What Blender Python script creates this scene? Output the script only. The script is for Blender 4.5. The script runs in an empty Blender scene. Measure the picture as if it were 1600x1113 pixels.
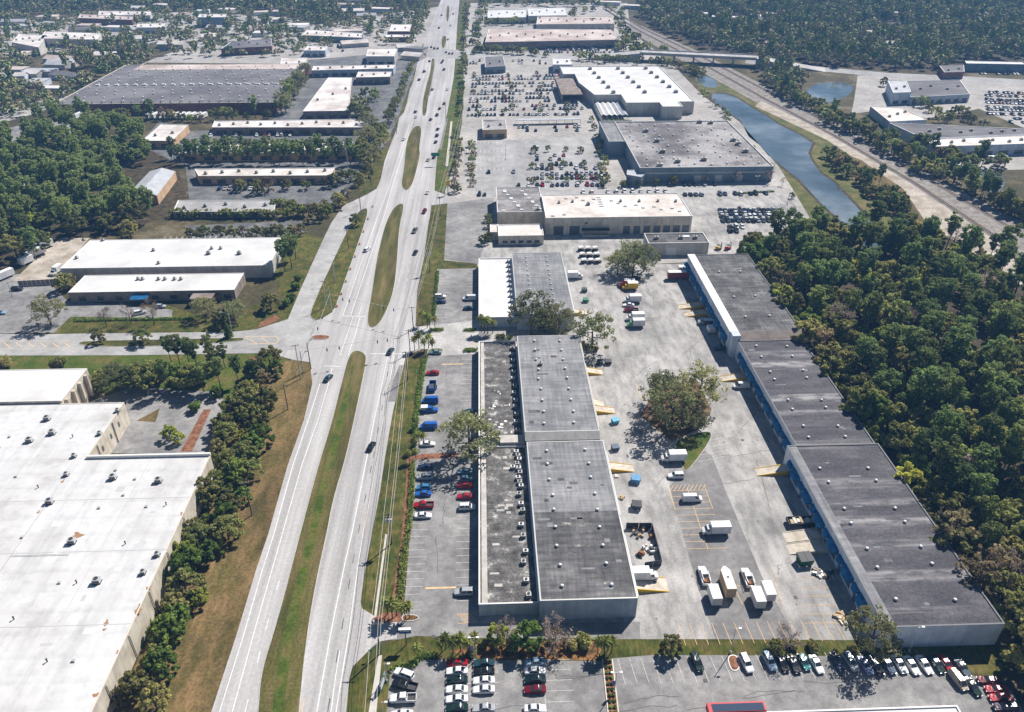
import bpy, math, random
import numpy as np
from mathutils import Vector, Matrix

# ------------------------------------------------------------------ camera, sky, sun, exposure
FPX, CX, CY, CAM_H = 1210.0, 800.0, 556.5, 150.0
PITCH = math.atan2(CY + 195.0, FPX)
YAW = math.atan2(52.0, math.hypot(FPX, CY + 195.0))
scene = bpy.context.scene
col = scene.collection
cam_data = bpy.data.cameras.new('camera')
cam = bpy.data.objects.new('camera', cam_data)
col.objects.link(cam)
cam_data.sensor_width = 36.0
cam_data.lens = 36.0 * FPX / 1600.0
cam_data.clip_start = 1.0
cam_data.clip_end = 9000.0
cam.location = (0, 0, CAM_H)
cam.rotation_euler = (math.pi / 2 - PITCH, 0, -YAW)
scene.camera = cam

SUN_EL = math.radians(47.0)
SUN_AZ = math.radians(41.0)          # clockwise from +Y (away from the viewer) towards +X
world = bpy.data.worlds.new('World')
scene.world = world
world.use_nodes = True
wn = world.node_tree
bg = wn.nodes['Background']
sky = wn.nodes.new('ShaderNodeTexSky')
sky.sky_type = 'NISHITA'
sky.sun_disc = False
sky.sun_elevation = SUN_EL
sky.sun_rotation = SUN_AZ
sky.altitude = 1500
sky.air_density = 1.0
sky.dust_density = 0.0
sky.ozone_density = 1.5
wn.links.new(sky.outputs[0], bg.inputs[0])
bg.inputs[1].default_value = 0.05
sun_data = bpy.data.lights.new('sun', 'SUN')
sun_data.energy = 5.0
sun_data.angle = math.radians(0.5)
sun_data.color = (1.0, 0.955, 0.895)
sun = bpy.data.objects.new('sun', sun_data)
col.objects.link(sun)
sdir = Vector((math.sin(SUN_AZ) * math.cos(SUN_EL), math.cos(SUN_AZ) * math.cos(SUN_EL), math.sin(SUN_EL)))
sun.rotation_euler = sdir.to_track_quat('Z', 'Y').to_euler()
vs = scene.view_settings
vs.view_transform = 'Standard'
vs.look = 'None'
vs.gamma = 1.0
vs.exposure = 0.5
vs.use_curve_mapping = False
scene.cycles.max_bounces = 6
scene.cycles.diffuse_bounces = 4
scene.cycles.glossy_bounces = 2
scene.cycles.transmission_bounces = 2
scene.cycles.transparent_max_bounces = 4
scene.cycles.volume_bounces = 0
scene.cycles.use_adaptive_sampling = True
scene.cycles.adaptive_threshold = 0.02

# ------------------------------------------------------------------ map: photo row and column to a place on the ground
_F = Vector((math.sin(YAW) * math.cos(PITCH), math.cos(YAW) * math.cos(PITCH), -math.sin(PITCH)))
_R = Vector((math.cos(YAW), -math.sin(YAW), 0))
_U = _R.cross(_F)
def G(px, py, z=0.0):
    d = _F + _R * ((px - CX) / FPX) - _U * ((py - CY) / FPX)
    t = (z - CAM_H) / d.z
    return Vector((d.x * t, d.y * t, z))
def GL(pts, z=0.0):
    return [G(x, y, z) for x, y in pts]

rnd = random.Random(7)
# ------------------------------------------------------------------ materials
MATS = {}
def nodes_of(m):
    m.use_nodes = True
    nt = m.node_tree
    return nt, nt.nodes, nt.links, nt.nodes['Principled BSDF']
def ramp(nt, fac, stops):
    r = nt.nodes.new('ShaderNodeValToRGB')
    el = r.color_ramp.elements
    while len(el) < len(stops):
        el.new(0.5)
    for e, (p, c) in zip(el, stops):
        e.position = p
        e.color = (c[0], c[1], c[2], 1)
    nt.links.new(fac, r.inputs[0])
    return r.outputs[0]
def noise(nt, scale, detail=3.0, rough=0.6, stretch=None, coord='Position', offs=0.0):
    n = nt.nodes
    if coord == 'Position':
        src = n.new('ShaderNodeNewGeometry').outputs['Position']
    else:
        src = n.new('ShaderNodeTexCoord').outputs['Object']
    mp = n.new('ShaderNodeMapping')
    s = stretch or (1, 1, 1)
    mp.inputs['Scale'].default_value = s
    mp.inputs['Location'].default_value = (offs, offs * 1.7, offs * .6)
    nt.links.new(src, mp.inputs[0])
    t = n.new('ShaderNodeTexNoise')
    t.inputs['Scale'].default_value = scale
    t.inputs['Detail'].default_value = detail
    t.inputs['Roughness'].default_value = rough
    nt.links.new(mp.outputs[0], t.inputs[0])
    return t.outputs[0]
def mix(nt, a, b, fac, mode='MIX'):
    m = nt.nodes.new('ShaderNodeMix')
    m.data_type = 'RGBA'
    m.blend_type = mode
    if isinstance(fac, (int, float)):
        m.inputs[0].default_value = fac
    else:
        nt.links.new(fac, m.inputs[0])
    for k, v in ((6, a), (7, b)):
        if isinstance(v, (tuple, list)):
            m.inputs[k].default_value = (v[0], v[1], v[2], 1)
        else:
            nt.links.new(v, m.inputs[k])
    return m.outputs[2]
def g3(v):
    return (v, v, v)
def plain(name, c, rough=0.8, metal=0.0, spec=0.3):
    if name in MATS:
        return MATS[name]
    m = bpy.data.materials.new(name)
    nt, n, l, b = nodes_of(m)
    b.inputs['Base Color'].default_value = (c[0], c[1], c[2], 1)
    b.inputs['Roughness'].default_value = rough
    b.inputs['Metallic'].default_value = metal
    b.inputs['Specular IOR Level'].default_value = spec
    MATS[name] = m
    return m
def varied(name, stops, scale, detail=4, rough=0.9, stretch=None, second=None, spec=0.15, coord='Position', bump=0.0, third=None):
    """colour from one stretched noise; second / third = (scale, stretch, lo, hi, pos0, pos1) multiplies wear and dirt over it"""
    m = bpy.data.materials.new(name)
    nt, n, l, b = nodes_of(m)
    f = noise(nt, scale, detail, 0.65, stretch, coord)
    c = ramp(nt, f, [(.5 + (q - .5) * .62, v) for q, v in stops])
    for k, s in enumerate((second, third)):
        if s:
            f2 = noise(nt, s[0], 3, 0.6, s[1], coord, offs=13.7 + 31 * k)
            w = ramp(nt, f2, [(.5 + (s[4] - .5) * .75, g3(s[2]) if isinstance(s[2], float) else s[2]), (.5 + (s[5] - .5) * .75, g3(s[3]) if isinstance(s[3], float) else s[3])])
            c = mix(nt, c, w, 1.0, 'MULTIPLY')
    l.new(c, b.inputs['Base Color'])
    b.inputs['Roughness'].default_value = rough
    b.inputs['Specular IOR Level'].default_value = spec
    if bump:
        bm = n.new('ShaderNodeBump')
        bm.inputs['Strength'].default_value = bump
        bm.inputs['Distance'].default_value = 0.2
        l.new(f, bm.inputs['Height'])
        l.new(bm.outputs[0], b.inputs['Normal'])
    MATS[name] = m
    return m

# ground covers
varied('ground_mix', [(.3, (0.060, 0.056, 0.025)), (.48, (0.080, 0.068, 0.032)), (.6, (0.128, 0.100, 0.052)), (.75, (0.176, 0.152, 0.098))], .035, 6, second=(.5, None, .7, 1.2, .3, .7))
varied('wood_floor', [(.3, (.035, .03, .018)), (.55, (.07, .055, .03)), (.75, (.13, .085, .05))], .3, 5)
varied('verge_grass', [(.28, (0.050, 0.067, 0.011)), (.45, (0.086, 0.092, 0.018)), (.6, (0.122, 0.107, 0.028)), (.75, (0.166, 0.126, 0.043))], .22, 6, second=(1.6, (1, .25, 1), .65, 1.2, .3, .7), third=(.03, None, .75, 1.15, .35, .65))
varied('median_grass', [(.2, (0.067, 0.076, 0.017)), (.46, (0.111, 0.103, 0.029)), (.6, (0.152, 0.122, 0.045)), (.8, (0.200, 0.152, 0.069))], .3, 6, stretch=(1, .15, 1), second=(1.8, None, .65, 1.2, .3, .7), third=(.3, (1, .05, 1), .75, 1.1, .35, .6))
varied('brown_verge', [(.3, (.11, .09, .029)), (.5, (.17, .122, .048)), (.65, (.215, .142, .062)), (.8, (.27, .17, .08))], .3, 6, stretch=(1, .3, 1), second=(1.5, None, .65, 1.2, .3, .7), third=(.05, (1, .4, 1), .7, 1.1, .35, .65))
varied('lush_grass', [(.3, (0.053, 0.086, 0.012)), (.5, (0.090, 0.115, 0.018)), (.7, (0.150, 0.122, 0.042))], .15, 5, second=(1.5, None, .7, 1.2, .3, .7))
varied('bank_grass', [(.3, (0.072, 0.088, 0.019)), (.5, (0.120, 0.120, 0.033)), (.7, (0.192, 0.152, 0.065))], .1, 5, second=(1.2, None, .7, 1.2, .3, .7))
varied('mulch', [(.3, (0.180, 0.075, 0.038)), (.5, (0.270, 0.120, 0.068)), (.7, (0.338, 0.180, 0.112))], .6, 4, second=(2, None, .6, 1.1, .3, .7))
varied('leaf_litter', [(.3, (0.080, 0.056, 0.024)), (.5, (0.224, 0.112, 0.044)), (.65, (0.320, 0.160, 0.056)), (.8, (0.160, 0.120, 0.040))], .4, 5, second=(2, None, .5, 1.2, .3, .7))
varied('island_soil', [(.3, (.09, .06, .035)), (.5, (.16, .10, .055)), (.7, (.22, .14, .08))], .5, 5)
varied('sand', [(.3, (.33, .28, .22)), (.5, (.45, .39, .32)), (.7, (.56, .5, .43))], .12, 5, second=(1.2, None, .75, 1.1, .3, .7))
varied('ballast', [(.3, (.2, .175, .15)), (.5, (.28, .25, .22)), (.7, (.36, .33, .3))], .25, 5, second=(1.5, None, .75, 1.1, .3, .7))
# paving
varied('road_concrete', [(.2, (0.385, 0.366, 0.355)), (.5, (0.473, 0.452, 0.441)), (.8, (0.551, 0.530, 0.520))], .05, 7, stretch=(1, .3, 1), second=(.55, (1, .012, 1), .78, 1.08, .3, .7), third=(1.3, None, .88, 1.05, .3, .7), rough=.8)
varied('street_asphalt', [(.3, (.33, .32, .31)), (.5, (.38, .37, .36)), (.7, (.43, .42, .41))], .15, 6, second=(.8, None, .9, 1.05, .3, .7), third=(.05, (1, .3, 1), .85, 1.1, .35, .65))
varied('yard_asphalt', [(.2, (.25, .24, .23)), (.42, (.35, .335, .32)), (.58, (.42, .40, .38)), (.8, (.52, .495, .47))], .055, 7, second=(.35, (1, .35, 1), .72, 1.1, .3, .62), third=(1.6, None, .86, 1.06, .3, .7))
varied('lot_asphalt', [(.25, (.20, .193, .188)), (.5, (.265, .255, .248)), (.75, (.35, .337, .325))], .06, 7, second=(.4, None, .8, 1.1, .3, .65), third=(1.8, None, .88, 1.06, .3, .7))
varied('dark_asphalt', [(.28, (.11, .11, .115)), (.5, (.16, .16, .16)), (.72, (.23, .225, .22))], .09, 7, second=(.6, None, .8, 1.1, .3, .65))
varied('far_lot', [(.2, (.31, .29, .268)), (.5, (.40, .375, .35)), (.8, (.50, .47, .44))], .03, 6, second=(.4, None, .82, 1.08, .3, .65))
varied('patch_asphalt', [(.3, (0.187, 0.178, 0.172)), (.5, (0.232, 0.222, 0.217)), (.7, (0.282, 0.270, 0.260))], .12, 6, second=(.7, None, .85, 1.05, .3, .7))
varied('light_patch', [(.3, (.40, .385, .37)), (.5, (.47, .45, .43)), (.7, (.54, .52, .50))], .12, 5, second=(1, None, .85, 1.05, .3, .7))
varied('kerb_concrete', [(.3, (.42, .40, .37)), (.7, (.55, .53, .5))], .8, 3)
varied('sidewalk', [(.3, (.48, .44, .40)), (.7, (.58, .54, .5))], .5, 4)
varied('white_paint', [(.3, (.62, .61, .59)), (.6, (.78, .77, .75))], .9, 4)
varied('worn_paint', [(.32, (.42, .40, .38)), (.6, (.66, .64, .61))], 1.1, 5)
varied('yellow_paint', [(.3, (.62, .42, .22)), (.6, (.74, .52, .29))], .9, 4)
# roofs
varied('white_roof', [(.1, (.44, .42, .40)), (.34, (.56, .548, .535)), (.6, (.63, .622, .615))], .07, 8, second=(.9, (.5, .5, 1), .9, 1.02, .25, .5), third=(.35, (1, .12, 1), .92, 1.02, .3, .5), rough=.7)
varied('clean_roof', [(.2, (.56, .545, .53)), (.6, (.69, .68, .67))], .06, 5, rough=.7)
varied('cream_roof', [(.28, (.54, .47, .42)), (.5, (.70, .64, .59)), (.7, (.77, .73, .69))], .06, 6, second=(.4, None, .9, 1.03, .3, .7), rough=.7)
varied('far_roof', [(.3, (.50, .44, .40)), (.5, (.66, .61, .58)), (.7, (.76, .73, .71))], .05, 6)
varied('pink_roof', [(.3, (.40, .32, .28)), (.5, (.54, .45, .41)), (.7, (.66, .58, .54))], .04, 6)
varied('dark_gravel_roof', [(.2, (.075, .07, .066)), (.45, (.14, .132, .126)), (.6, (.20, .19, .18)), (.68, (.36, .345, .32)), (.8, (.62, .6, .56))], .28, 9, second=(2.0, None, .6, 1.25, .3, .7), third=(.5, (.15, 1, 1), .75, 1.12, .35, .65))
varied('grey_membrane', [(.2, (.20, .20, .21)), (.5, (.27, .268, .275)), (.8, (.36, .355, .355))], .09, 7, second=(.8, (.12, 1, 1), .8, 1.1, .3, .7), third=(.9, (1, .12, 1), .8, 1.1, .3, .7))
varied('dark_membrane', [(.2, (.085, .083, .085)), (.5, (.14, .136, .137)), (.8, (.25, .24, .235))], .11, 8, second=(.9, (.12, 1, 1), .7, 1.18, .3, .7), third=(1.1, (1, .12, 1), .75, 1.12, .3, .7))
def streaky_roof():
    m = varied('purple_roof', [(.2, (.066, .063, .072)), (.5, (.098, .093, .103)), (.8, (.15, .142, .15))], .25, 7, stretch=(.3, 1, 1), second=(1.6, None, .75, 1.18, .3, .7))
    nt = m.node_tree; n = nt.nodes; b = n['Principled BSDF']
    src = b.inputs['Base Color'].links[0].from_socket
    a = ramp(nt, noise(nt, .2, 4, .6, (.035, 1, 1), offs=3), [(.5, g3(0)), (.64, g3(1))])
    f = ramp(nt, noise(nt, .5, 5, .65, (.35, 1, 1), offs=9), [(.36, g3(0)), (.6, g3(.8))])
    k = mix(nt, a, f, 1.0, 'MULTIPLY')
    nt.links.new(mix(nt, src, (.40, .385, .385), k), b.inputs['Base Color'])
streaky_roof()
varied('slate_roof', [(.3, (.15, .14, .15)), (.5, (.19, .18, .185)), (.7, (.235, .225, .23))], .03, 6, second=(.5, (.1, 1, 1), .85, 1.08, .35, .65))
varied('patchy_roof', [(.3, (.13, .12, .125)), (.44, (.2, .185, .185)), (.56, (.33, .31, .305)), (.7, (.42, .40, .39))], .03, 7, second=(.6, None, .75, 1.15, .3, .7))
varied('metal_roof', [(.3, (.40, .41, .43)), (.7, (.50, .51, .53))], .2, 3, rough=.5)
# walls
varied('cream_wall', [(.3, (.52, .46, .37)), (.6, (.66, .60, .50))], .25, 4, second=(.7, (1, 1, .15), .8, 1.05, .3, .7))
varied('white_wall', [(.3, (.52, .58, .65)), (.6, (.64, .69, .75))], .2, 4, second=(.6, (1, 1, .1), .85, 1.05, .3, .7))
varied('beige_wall', [(.3, (.46, .43, .39)), (.6, (.56, .53, .49))], .2, 4, second=(.6, (1, 1, .1), .85, 1.05, .3, .7))
varied('grey_wall', [(.3, (.38, .44, .50)), (.6, (.48, .54, .60))], .2, 4, second=(.6, (1, 1, .1), .85, 1.05, .3, .7))
varied('brick_wall', [(.3, (.16, .075, .06)), (.6, (.24, .12, .10))], .5, 4)
varied('tan_wall', [(.3, (.46, .30, .17)), (.6, (.60, .42, .27))], .2, 4)
varied('brown_wall', [(.3, (.2, .16, .14)), (.6, (.3, .25, .22))], .2, 4)
varied('teal_wall', [(.3, (.16, .21, .25)), (.6, (.24, .29, .33))], .1, 4)
varied('ramp_concrete', [(.3, (.46, .40, .32)), (.6, (.62, .55, .46))], .5, 5)
plain('yellow_side', (.62, .38, .03), .7)
varied('awning_blue', [(.3, (.012, .10, .24)), (.7, (.03, .17, .36))], .6, 3)
plain('coping_white', (.74, .72, .69), .6)
plain('coping_dull', (.17, .168, .175), .7)
plain('coping_tan', (.66, .60, .50), .7)
plain('dark_door', (.10, .11, .13), .6)  # dark grey for doors, wall vents and a wall sign
plain('garage_glass', (.10, .12, .14), .25, spec=.5)
plain('door_frame', (.55, .53, .5), .6)
plain('window_glass', (.035, .045, .055), .12, spec=.6)
plain('vent_white', (.78, .78, .77), .5)
plain('unit_metal', (.52, .52, .5), .45, metal=.2)
plain('unit_dark', (.06, .06, .065), .6)
plain('rust', (.28, .13, .06), .9)
plain('rubber', (.015, .015, .016), .8)
plain('chrome', (.5, .5, .52), .3, metal=.8)
plain('lamp_clear', (.7, .7, .68), .2)
plain('lamp_red', (.35, .02, .02), .3)
plain('wood_pole', (.16, .12, .09), .9)
plain('steel_pole', (.5, .51, .52), .5, metal=.3)
plain('dark_metal', (.05, .055, .06), .5)
plain('wire', (.55, .54, .5), .6)
plain('sign_blue', (.03, .10, .28), .5)
plain('recess_shade_blue', (.035, .055, .10), .8)  # bluish shade of the parapet recess, put into the colour
plain('sign_green', (.0, .22, .12), .5)
plain('sign_white', (.75, .75, .75), .5)
plain('red_trim', (.5, .02, .03), .5)
plain('timber', (.48, .36, .22), .9)
plain('orange_box', (.7, .22, .05), .6)
plain('banner_purple', (.22, .15, .4), .7)

def seams(name, dx, dy, strength):
    m = MATS[name]; nt = m.node_tree; n = nt.nodes; b = n['Principled BSDF']
    src = b.inputs['Base Color'].links[0].from_socket
    geo = n.new('ShaderNodeNewGeometry'); sep = n.new('ShaderNodeSeparateXYZ'); nt.links.new(geo.outputs['Position'], sep.inputs[0])
    prev = src
    for ax, d in ((0, dx), (1, dy)):
        dv_ = n.new('ShaderNodeMath'); dv_.operation = 'DIVIDE'; dv_.inputs[1].default_value = d
        nt.links.new(sep.outputs[ax], dv_.inputs[0])
        fr = n.new('ShaderNodeMath'); fr.operation = 'FRACT'; nt.links.new(dv_.outputs[0], fr.inputs[0])
        w = ramp(nt, fr.outputs[0], [(0, g3(1 - strength)), (.12, g3(1 - strength * .8)), (.3, g3(1)), (1, g3(1))])
        prev = mix(nt, prev, w, 1.0, 'MULTIPLY')
    nt.links.new(prev, b.inputs['Base Color'])
seams('grey_membrane', 1.35, 1.2, .09); seams('dark_membrane', 1.35, 1.2, .07); seams('slate_roof', 6, 3, .08); seams('white_roof', 23, 6.1, .06)

def leafmat(name, dark, light, warm, sat_noise=.55):
    """leaves: colour from the plant (per-plant random) and fine noise through its crown"""
    m = bpy.data.materials.new(name)
    nt, n, l, b = nodes_of(m)
    oi = n.new('ShaderNodeObjectInfo')
    f = noise(nt, sat_noise, 3, .6, None, 'Position')
    c = ramp(nt, f, [(.3, dark), (.7, light)])
    c = mix(nt, c, warm, ramp(nt, oi.outputs['Random'], [(.35, g3(0)), (1.0, g3(.65))]))
    mm = n.new('ShaderNodeMath'); mm.operation = 'MULTIPLY_ADD'
    mm.inputs[1].default_value = 7.31; mm.inputs[2].default_value = .13
    l.new(oi.outputs['Random'], mm.inputs[0])
    fr = n.new('ShaderNodeMath'); fr.operation = 'FRACT'
    l.new(mm.outputs[0], fr.inputs[0])
    v = ramp(nt, fr.outputs[0], [(0, g3(.6)), (1, g3(1.3))])
    c = mix(nt, c, v, 1.0, 'MULTIPLY')
    c = mix(nt, c, ramp(nt, noise(nt, 2.2, 2, .6, offs=4), [(.34, g3(.55)), (.64, g3(1.7))]), 1.0, 'MULTIPLY')
    l.new(c, b.inputs['Base Color'])
    b.inputs['Roughness'].default_value = .75
    b.inputs['Specular IOR Level'].default_value = .12
    tr = n.new('ShaderNodeBsdfTranslucent')
    l.new(c, tr.inputs[0])
    ms = n.new('ShaderNodeMixShader')
    ms.inputs[0].default_value = .5
    l.new(b.outputs[0], ms.inputs[1])
    l.new(tr.outputs[0], ms.inputs[2])
    l.new(ms.outputs[0], n['Material Output'].inputs[0])
    MATS[name] = m
    return m
leafmat('pine_leaf', (.10, .155, .055), (.25, .32, .105), (.29, .31, .095))
leafmat('oak_leaf', (.14, .17, .055), (.32, .345, .115), (.38, .34, .12))
leafmat('olive_leaf', (.165, .175, .055), (.36, .36, .12), (.40, .34, .13))
leafmat('live_oak_leaf', (.15, .165, .075), (.34, .35, .16), (.37, .34, .16))
leafmat('bright_leaf', (0.22, 0.27, 0.04), (0.46, 0.5, 0.1), (0.55, 0.5, 0.11))
leafmat('russet_leaf', (.22, .18, .095), (.38, .32, .18), (.40, .28, .17))
leafmat('bare_twig', (0.24, 0.19, 0.16), (0.4, 0.32, 0.28), (0.44, 0.32, 0.28))
leafmat('palm_leaf', (0.14, 0.175, 0.04), (0.31, 0.34, 0.09), (0.37, 0.34, 0.1))
leafmat('hedge_leaf', (0.1, 0.165, 0.035), (0.24, 0.33, 0.07), (0.3, 0.33, 0.08))
plain('oil_stain', (.14, .135, .13), .6)
plain('tar_seal', (.09, .088, .088), .7)
plain('seam_grey', (.50, .49, .48), .8)
plain('stain_brown', (.34, .19, .10), .9)
varied('bark', [(.3, (.07, .055, .045)), (.7, (.15, .12, .10))], 1.5, 3)
varied('pine_bark', [(.3, (.12, .085, .065)), (.7, (.22, .16, .13))], 1.5, 3)

def carpaint():
    m = bpy.data.materials.new('car_paint')
    nt, n, l, b = nodes_of(m)
    oi = n.new('ShaderNodeObjectInfo')
    f = noise(nt, 3, 3, .6, None, 'Object')
    c = mix(nt, oi.outputs['Color'], ramp(nt, f, [(.3, g3(.85)), (.7, g3(1.0))]), 1.0, 'MULTIPLY')
    l.new(c, b.inputs['Base Color'])
    b.inputs['Roughness'].default_value = .2
    b.inputs['Specular IOR Level'].default_value = .35
    bm = n.new('ShaderNodeBump'); bm.inputs['Strength'].default_value = .5; bm.inputs['Distance'].default_value = .25
    l.new(noise(nt, .9, 1, .5, None, 'Object', offs=2), bm.inputs['Height']); l.new(bm.outputs[0], b.inputs['Normal'])
    MATS['car_paint'] = m
    m = bpy.data.materials.new('box_paint')
    nt, n, l, b = nodes_of(m)
    oi = n.new('ShaderNodeObjectInfo')
    f = noise(nt, .8, 4, .6, (1, 1, .2), 'Object')
    c = mix(nt, oi.outputs['Color'], ramp(nt, f, [(.3, g3(.8)), (.6, g3(1.0))]), 1.0, 'MULTIPLY')
    l.new(c, b.inputs['Base Color'])
    b.inputs['Roughness'].default_value = .55
    MATS['box_paint'] = m
carpaint()
def water():
    m = bpy.data.materials.new('canal_water')
    nt, n, l, b = nodes_of(m)
    l.new(ramp(nt, noise(nt, .02, 5, .6), [(.35, (.05, .075, .085)), (.5, (.10, .135, .16)), (.65, (.22, .255, .28))]), b.inputs['Base Color'])
    b.inputs['Roughness'].default_value = .05
    b.inputs['IOR'].default_value = 1.33
    f = noise(nt, .5, 3, .6)
    bm = n.new('ShaderNodeBump')
    bm.inputs['Strength'].default_value = .12
    bm.inputs['Distance'].default_value = .25
    l.new(f, bm.inputs['Height'])
    l.new(bm.outputs[0], b.inputs['Normal'])
    MATS['canal_water'] = m
water()

# ------------------------------------------------------------------ object helpers
def tag(o, label=None, cat=None, group=None, kind=None):
    if label: o['label'] = label
    if cat: o['category'] = cat
    if group: o['group'] = group
    if kind: o['kind'] = kind
    return o
def thing(name, label, cat, loc=(0, 0, 0), rz=0.0, group=None):
    o = bpy.data.objects.new(name, None)
    o.empty_display_size = .2
    col.objects.link(o)
    o.location = loc
    o.rotation_euler = (0, 0, rz)
    return tag(o, label, cat, group)
def link(name, me, parent=None, loc=(0, 0, 0), rot=(0, 0, 0), scale=None, color=None):
    o = bpy.data.objects.new(name, me)
    col.objects.link(o)
    o.parent = parent
    o.location = loc
    o.rotation_euler = rot
    if scale is not None: o.scale = scale
    if color is not None: o.color = (color[0], color[1], color[2], 1)
    return o
class MB:
    def __init__(s):
        s.v = []; s.f = []; s.m = []
    def face(s, pts, m=0):
        i = len(s.v)
        s.v.extend([tuple(p) for p in pts])
        s.f.append(tuple(range(i, i + len(pts))))
        s.m.append(m)
    def box(s, x0, x1, y0, y1, z0, z1, m=0, mtop=None):
        s.prism([(x0, y0), (x1, y0), (x1, y1), (x0, y1)], z0, z1, m, mtop)
    def prism(s, poly, z0, z1, m=0, mtop=None, cap=True, bottom=False):
        poly = ccw(poly)
        n = len(poly); i = len(s.v)
        s.v.extend([(p[0], p[1], z0) for p in poly] + [(p[0], p[1], z1) for p in poly])
        for k in range(n):
            j = (k + 1) % n
            s.f.append((i + k, i + j, i + n + j, i + n + k)); s.m.append(m)
        if cap:
            s.f.append(tuple(range(i + n, i + 2 * n))); s.m.append(m if mtop is None else mtop)
        if bottom:
            s.f.append(tuple(range(i + n - 1, i - 1, -1))); s.m.append(m)
    def ring(s, outer, inner, z0, z1, m=0):
        """a wall standing between two outlines of equal length"""
        n = len(outer)
        for k in range(n):
            j = (k + 1) % n
            a, b, c, d = outer[k], outer[j], inner[j], inner[k]
            s.face([(a[0], a[1], z1), (b[0], b[1], z1), (c[0], c[1], z1), (d[0], d[1], z1)], m)
            s.face([(a[0], a[1], z0), (b[0], b[1], z0), (b[0], b[1], z1), (a[0], a[1], z1)], m)
            s.face([(c[0], c[1], z0), (d[0], d[1], z0), (d[0], d[1], z1), (c[0], c[1], z1)], m)
    def tube(s, p0, p1, r0, r1=None, n=6, m=0, cap=True):
        r1 = r0 if r1 is None else r1
        p0 = Vector(p0); p1 = Vector(p1)
        ax = (p1 - p0).normalized()
        a = ax.orthogonal().normalized(); b = ax.cross(a)
        i = len(s.v)
        for p, r in ((p0, r0), (p1, r1)):
            for k in range(n):
                t = 2 * math.pi * k / n
                s.v.append(tuple(p + a * (r * math.cos(t)) + b * (r * math.sin(t))))
        for k in range(n):
            j = (k + 1) % n
            s.f.append((i + k, i + j, i + n + j, i + n + k)); s.m.append(m)
        if cap:
            s.f.append(tuple(range(i + n, i + 2 * n))); s.m.append(m)
            s.f.append(tuple(range(i + n - 1, i - 1, -1))); s.m.append(m)
    def mesh(s, name, mats, smooth=False, origin=(0, 0, 0)):
        me = bpy.data.meshes.new(name)
        ox, oy, oz = origin
        me.from_pydata([(x - ox, y - oy, z - oz) for x, y, z in s.v], [], s.f)
        for mt in mats:
            me.materials.append(MATS[mt])
        if len(mats) > 1:
            me.polygons.foreach_set('material_index', s.m)
        if smooth:
            me.polygons.foreach_set('use_smooth', [True] * len(s.f))
        me.update()
        return me
    def build(s, name, mats, parent=None, smooth=False, color=None):
        """vertices are in world metres; with an unrotated parent they are kept where they are"""
        if isinstance(mats, str): mats = [mats]
        o = (0, 0, 0) if parent is None else tuple(world_loc(parent))
        return link(name, s.mesh(name, mats, smooth, o), parent, color=color)
def world_loc(o):
    p = Vector(o.location)
    while o.parent is not None:
        o = o.parent
        p = p + Vector(o.location)
    return p
def ccw(poly):
    a = 0
    for k in range(len(poly)):
        x0, y0 = poly[k][0], poly[k][1]; x1, y1 = poly[(k + 1) % len(poly)][0], poly[(k + 1) % len(poly)][1]
        a += x0 * y1 - x1 * y0
    return [(p[0], p[1]) for p in (poly if a > 0 else list(reversed(poly)))]
def inset(poly, d):
    poly = ccw(poly); n = len(poly); out = []
    for k in range(n):
        p0 = Vector(poly[k - 1]); p1 = Vector(poly[k]); p2 = Vector(poly[(k + 1) % n])
        e1 = (p1 - p0).normalized(); e2 = (p2 - p1).normalized()
        n1 = Vector((-e1.y, e1.x)); n2 = Vector((-e2.y, e2.x))
        bis = (n1 + n2)
        if bis.length < 1e-4: bis = n1.copy()
        bis.normalize()
        c = max(.35, bis.dot(n1))
        q = p1 + bis * (d / c)
        out.append((q.x, q.y))
    return out
def inside(p, poly):
    x, y = p[0], p[1]; r = False; n = len(poly)
    for i in range(n):
        x0, y0 = poly[i][0], poly[i][1]; x1, y1 = poly[i - 1][0], poly[i - 1][1]
        if (y0 > y) != (y1 > y) and x < (x1 - x0) * (y - y0) / (y1 - y0) + x0:
            r = not r
    return r
def sheet(name, pts, z, mat, world_pts=False, label=None, parent=None):
    """a flat paved or planted piece of ground"""
    w = pts if world_pts else [(p.x, p.y) for p in GL(pts)]
    w = ccw(w)
    mb = MB()
    mb.face([(x, y, z) for x, y in w])
    o = mb.build(name, mat, parent)
    if parent is None: tag(o, kind='structure')
    return o
def smooth_px(pts, n=3):
    """rounds a closed outline"""
    for _ in range(n):
        q = []
        for k in range(len(pts)):
            a = pts[k]; b = pts[(k + 1) % len(pts)]
            q.append((a[0] * .75 + b[0] * .25, a[1] * .75 + b[1] * .25))
            q.append((a[0] * .25 + b[0] * .75, a[1] * .25 + b[1] * .75))
        pts = q
    return pts
def island(name, pts, mat, z=.12, kerb=.18, rounds=2, kerb_mat='kerb_concrete'):
    """a planted island: turf inside a kerb"""
    w = ccw([(p.x, p.y) for p in GL(smooth_px(pts, rounds))])
    inn = inset(w, kerb)
    mb = MB(); mb.face([(x, y, z - .02) for x, y in inn])
    o = mb.build(name, mat); tag(o, kind='structure')
    k = MB(); k.ring(w, inn, 0, z); k.build('kerb', kerb_mat, o)
    return o
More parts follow.
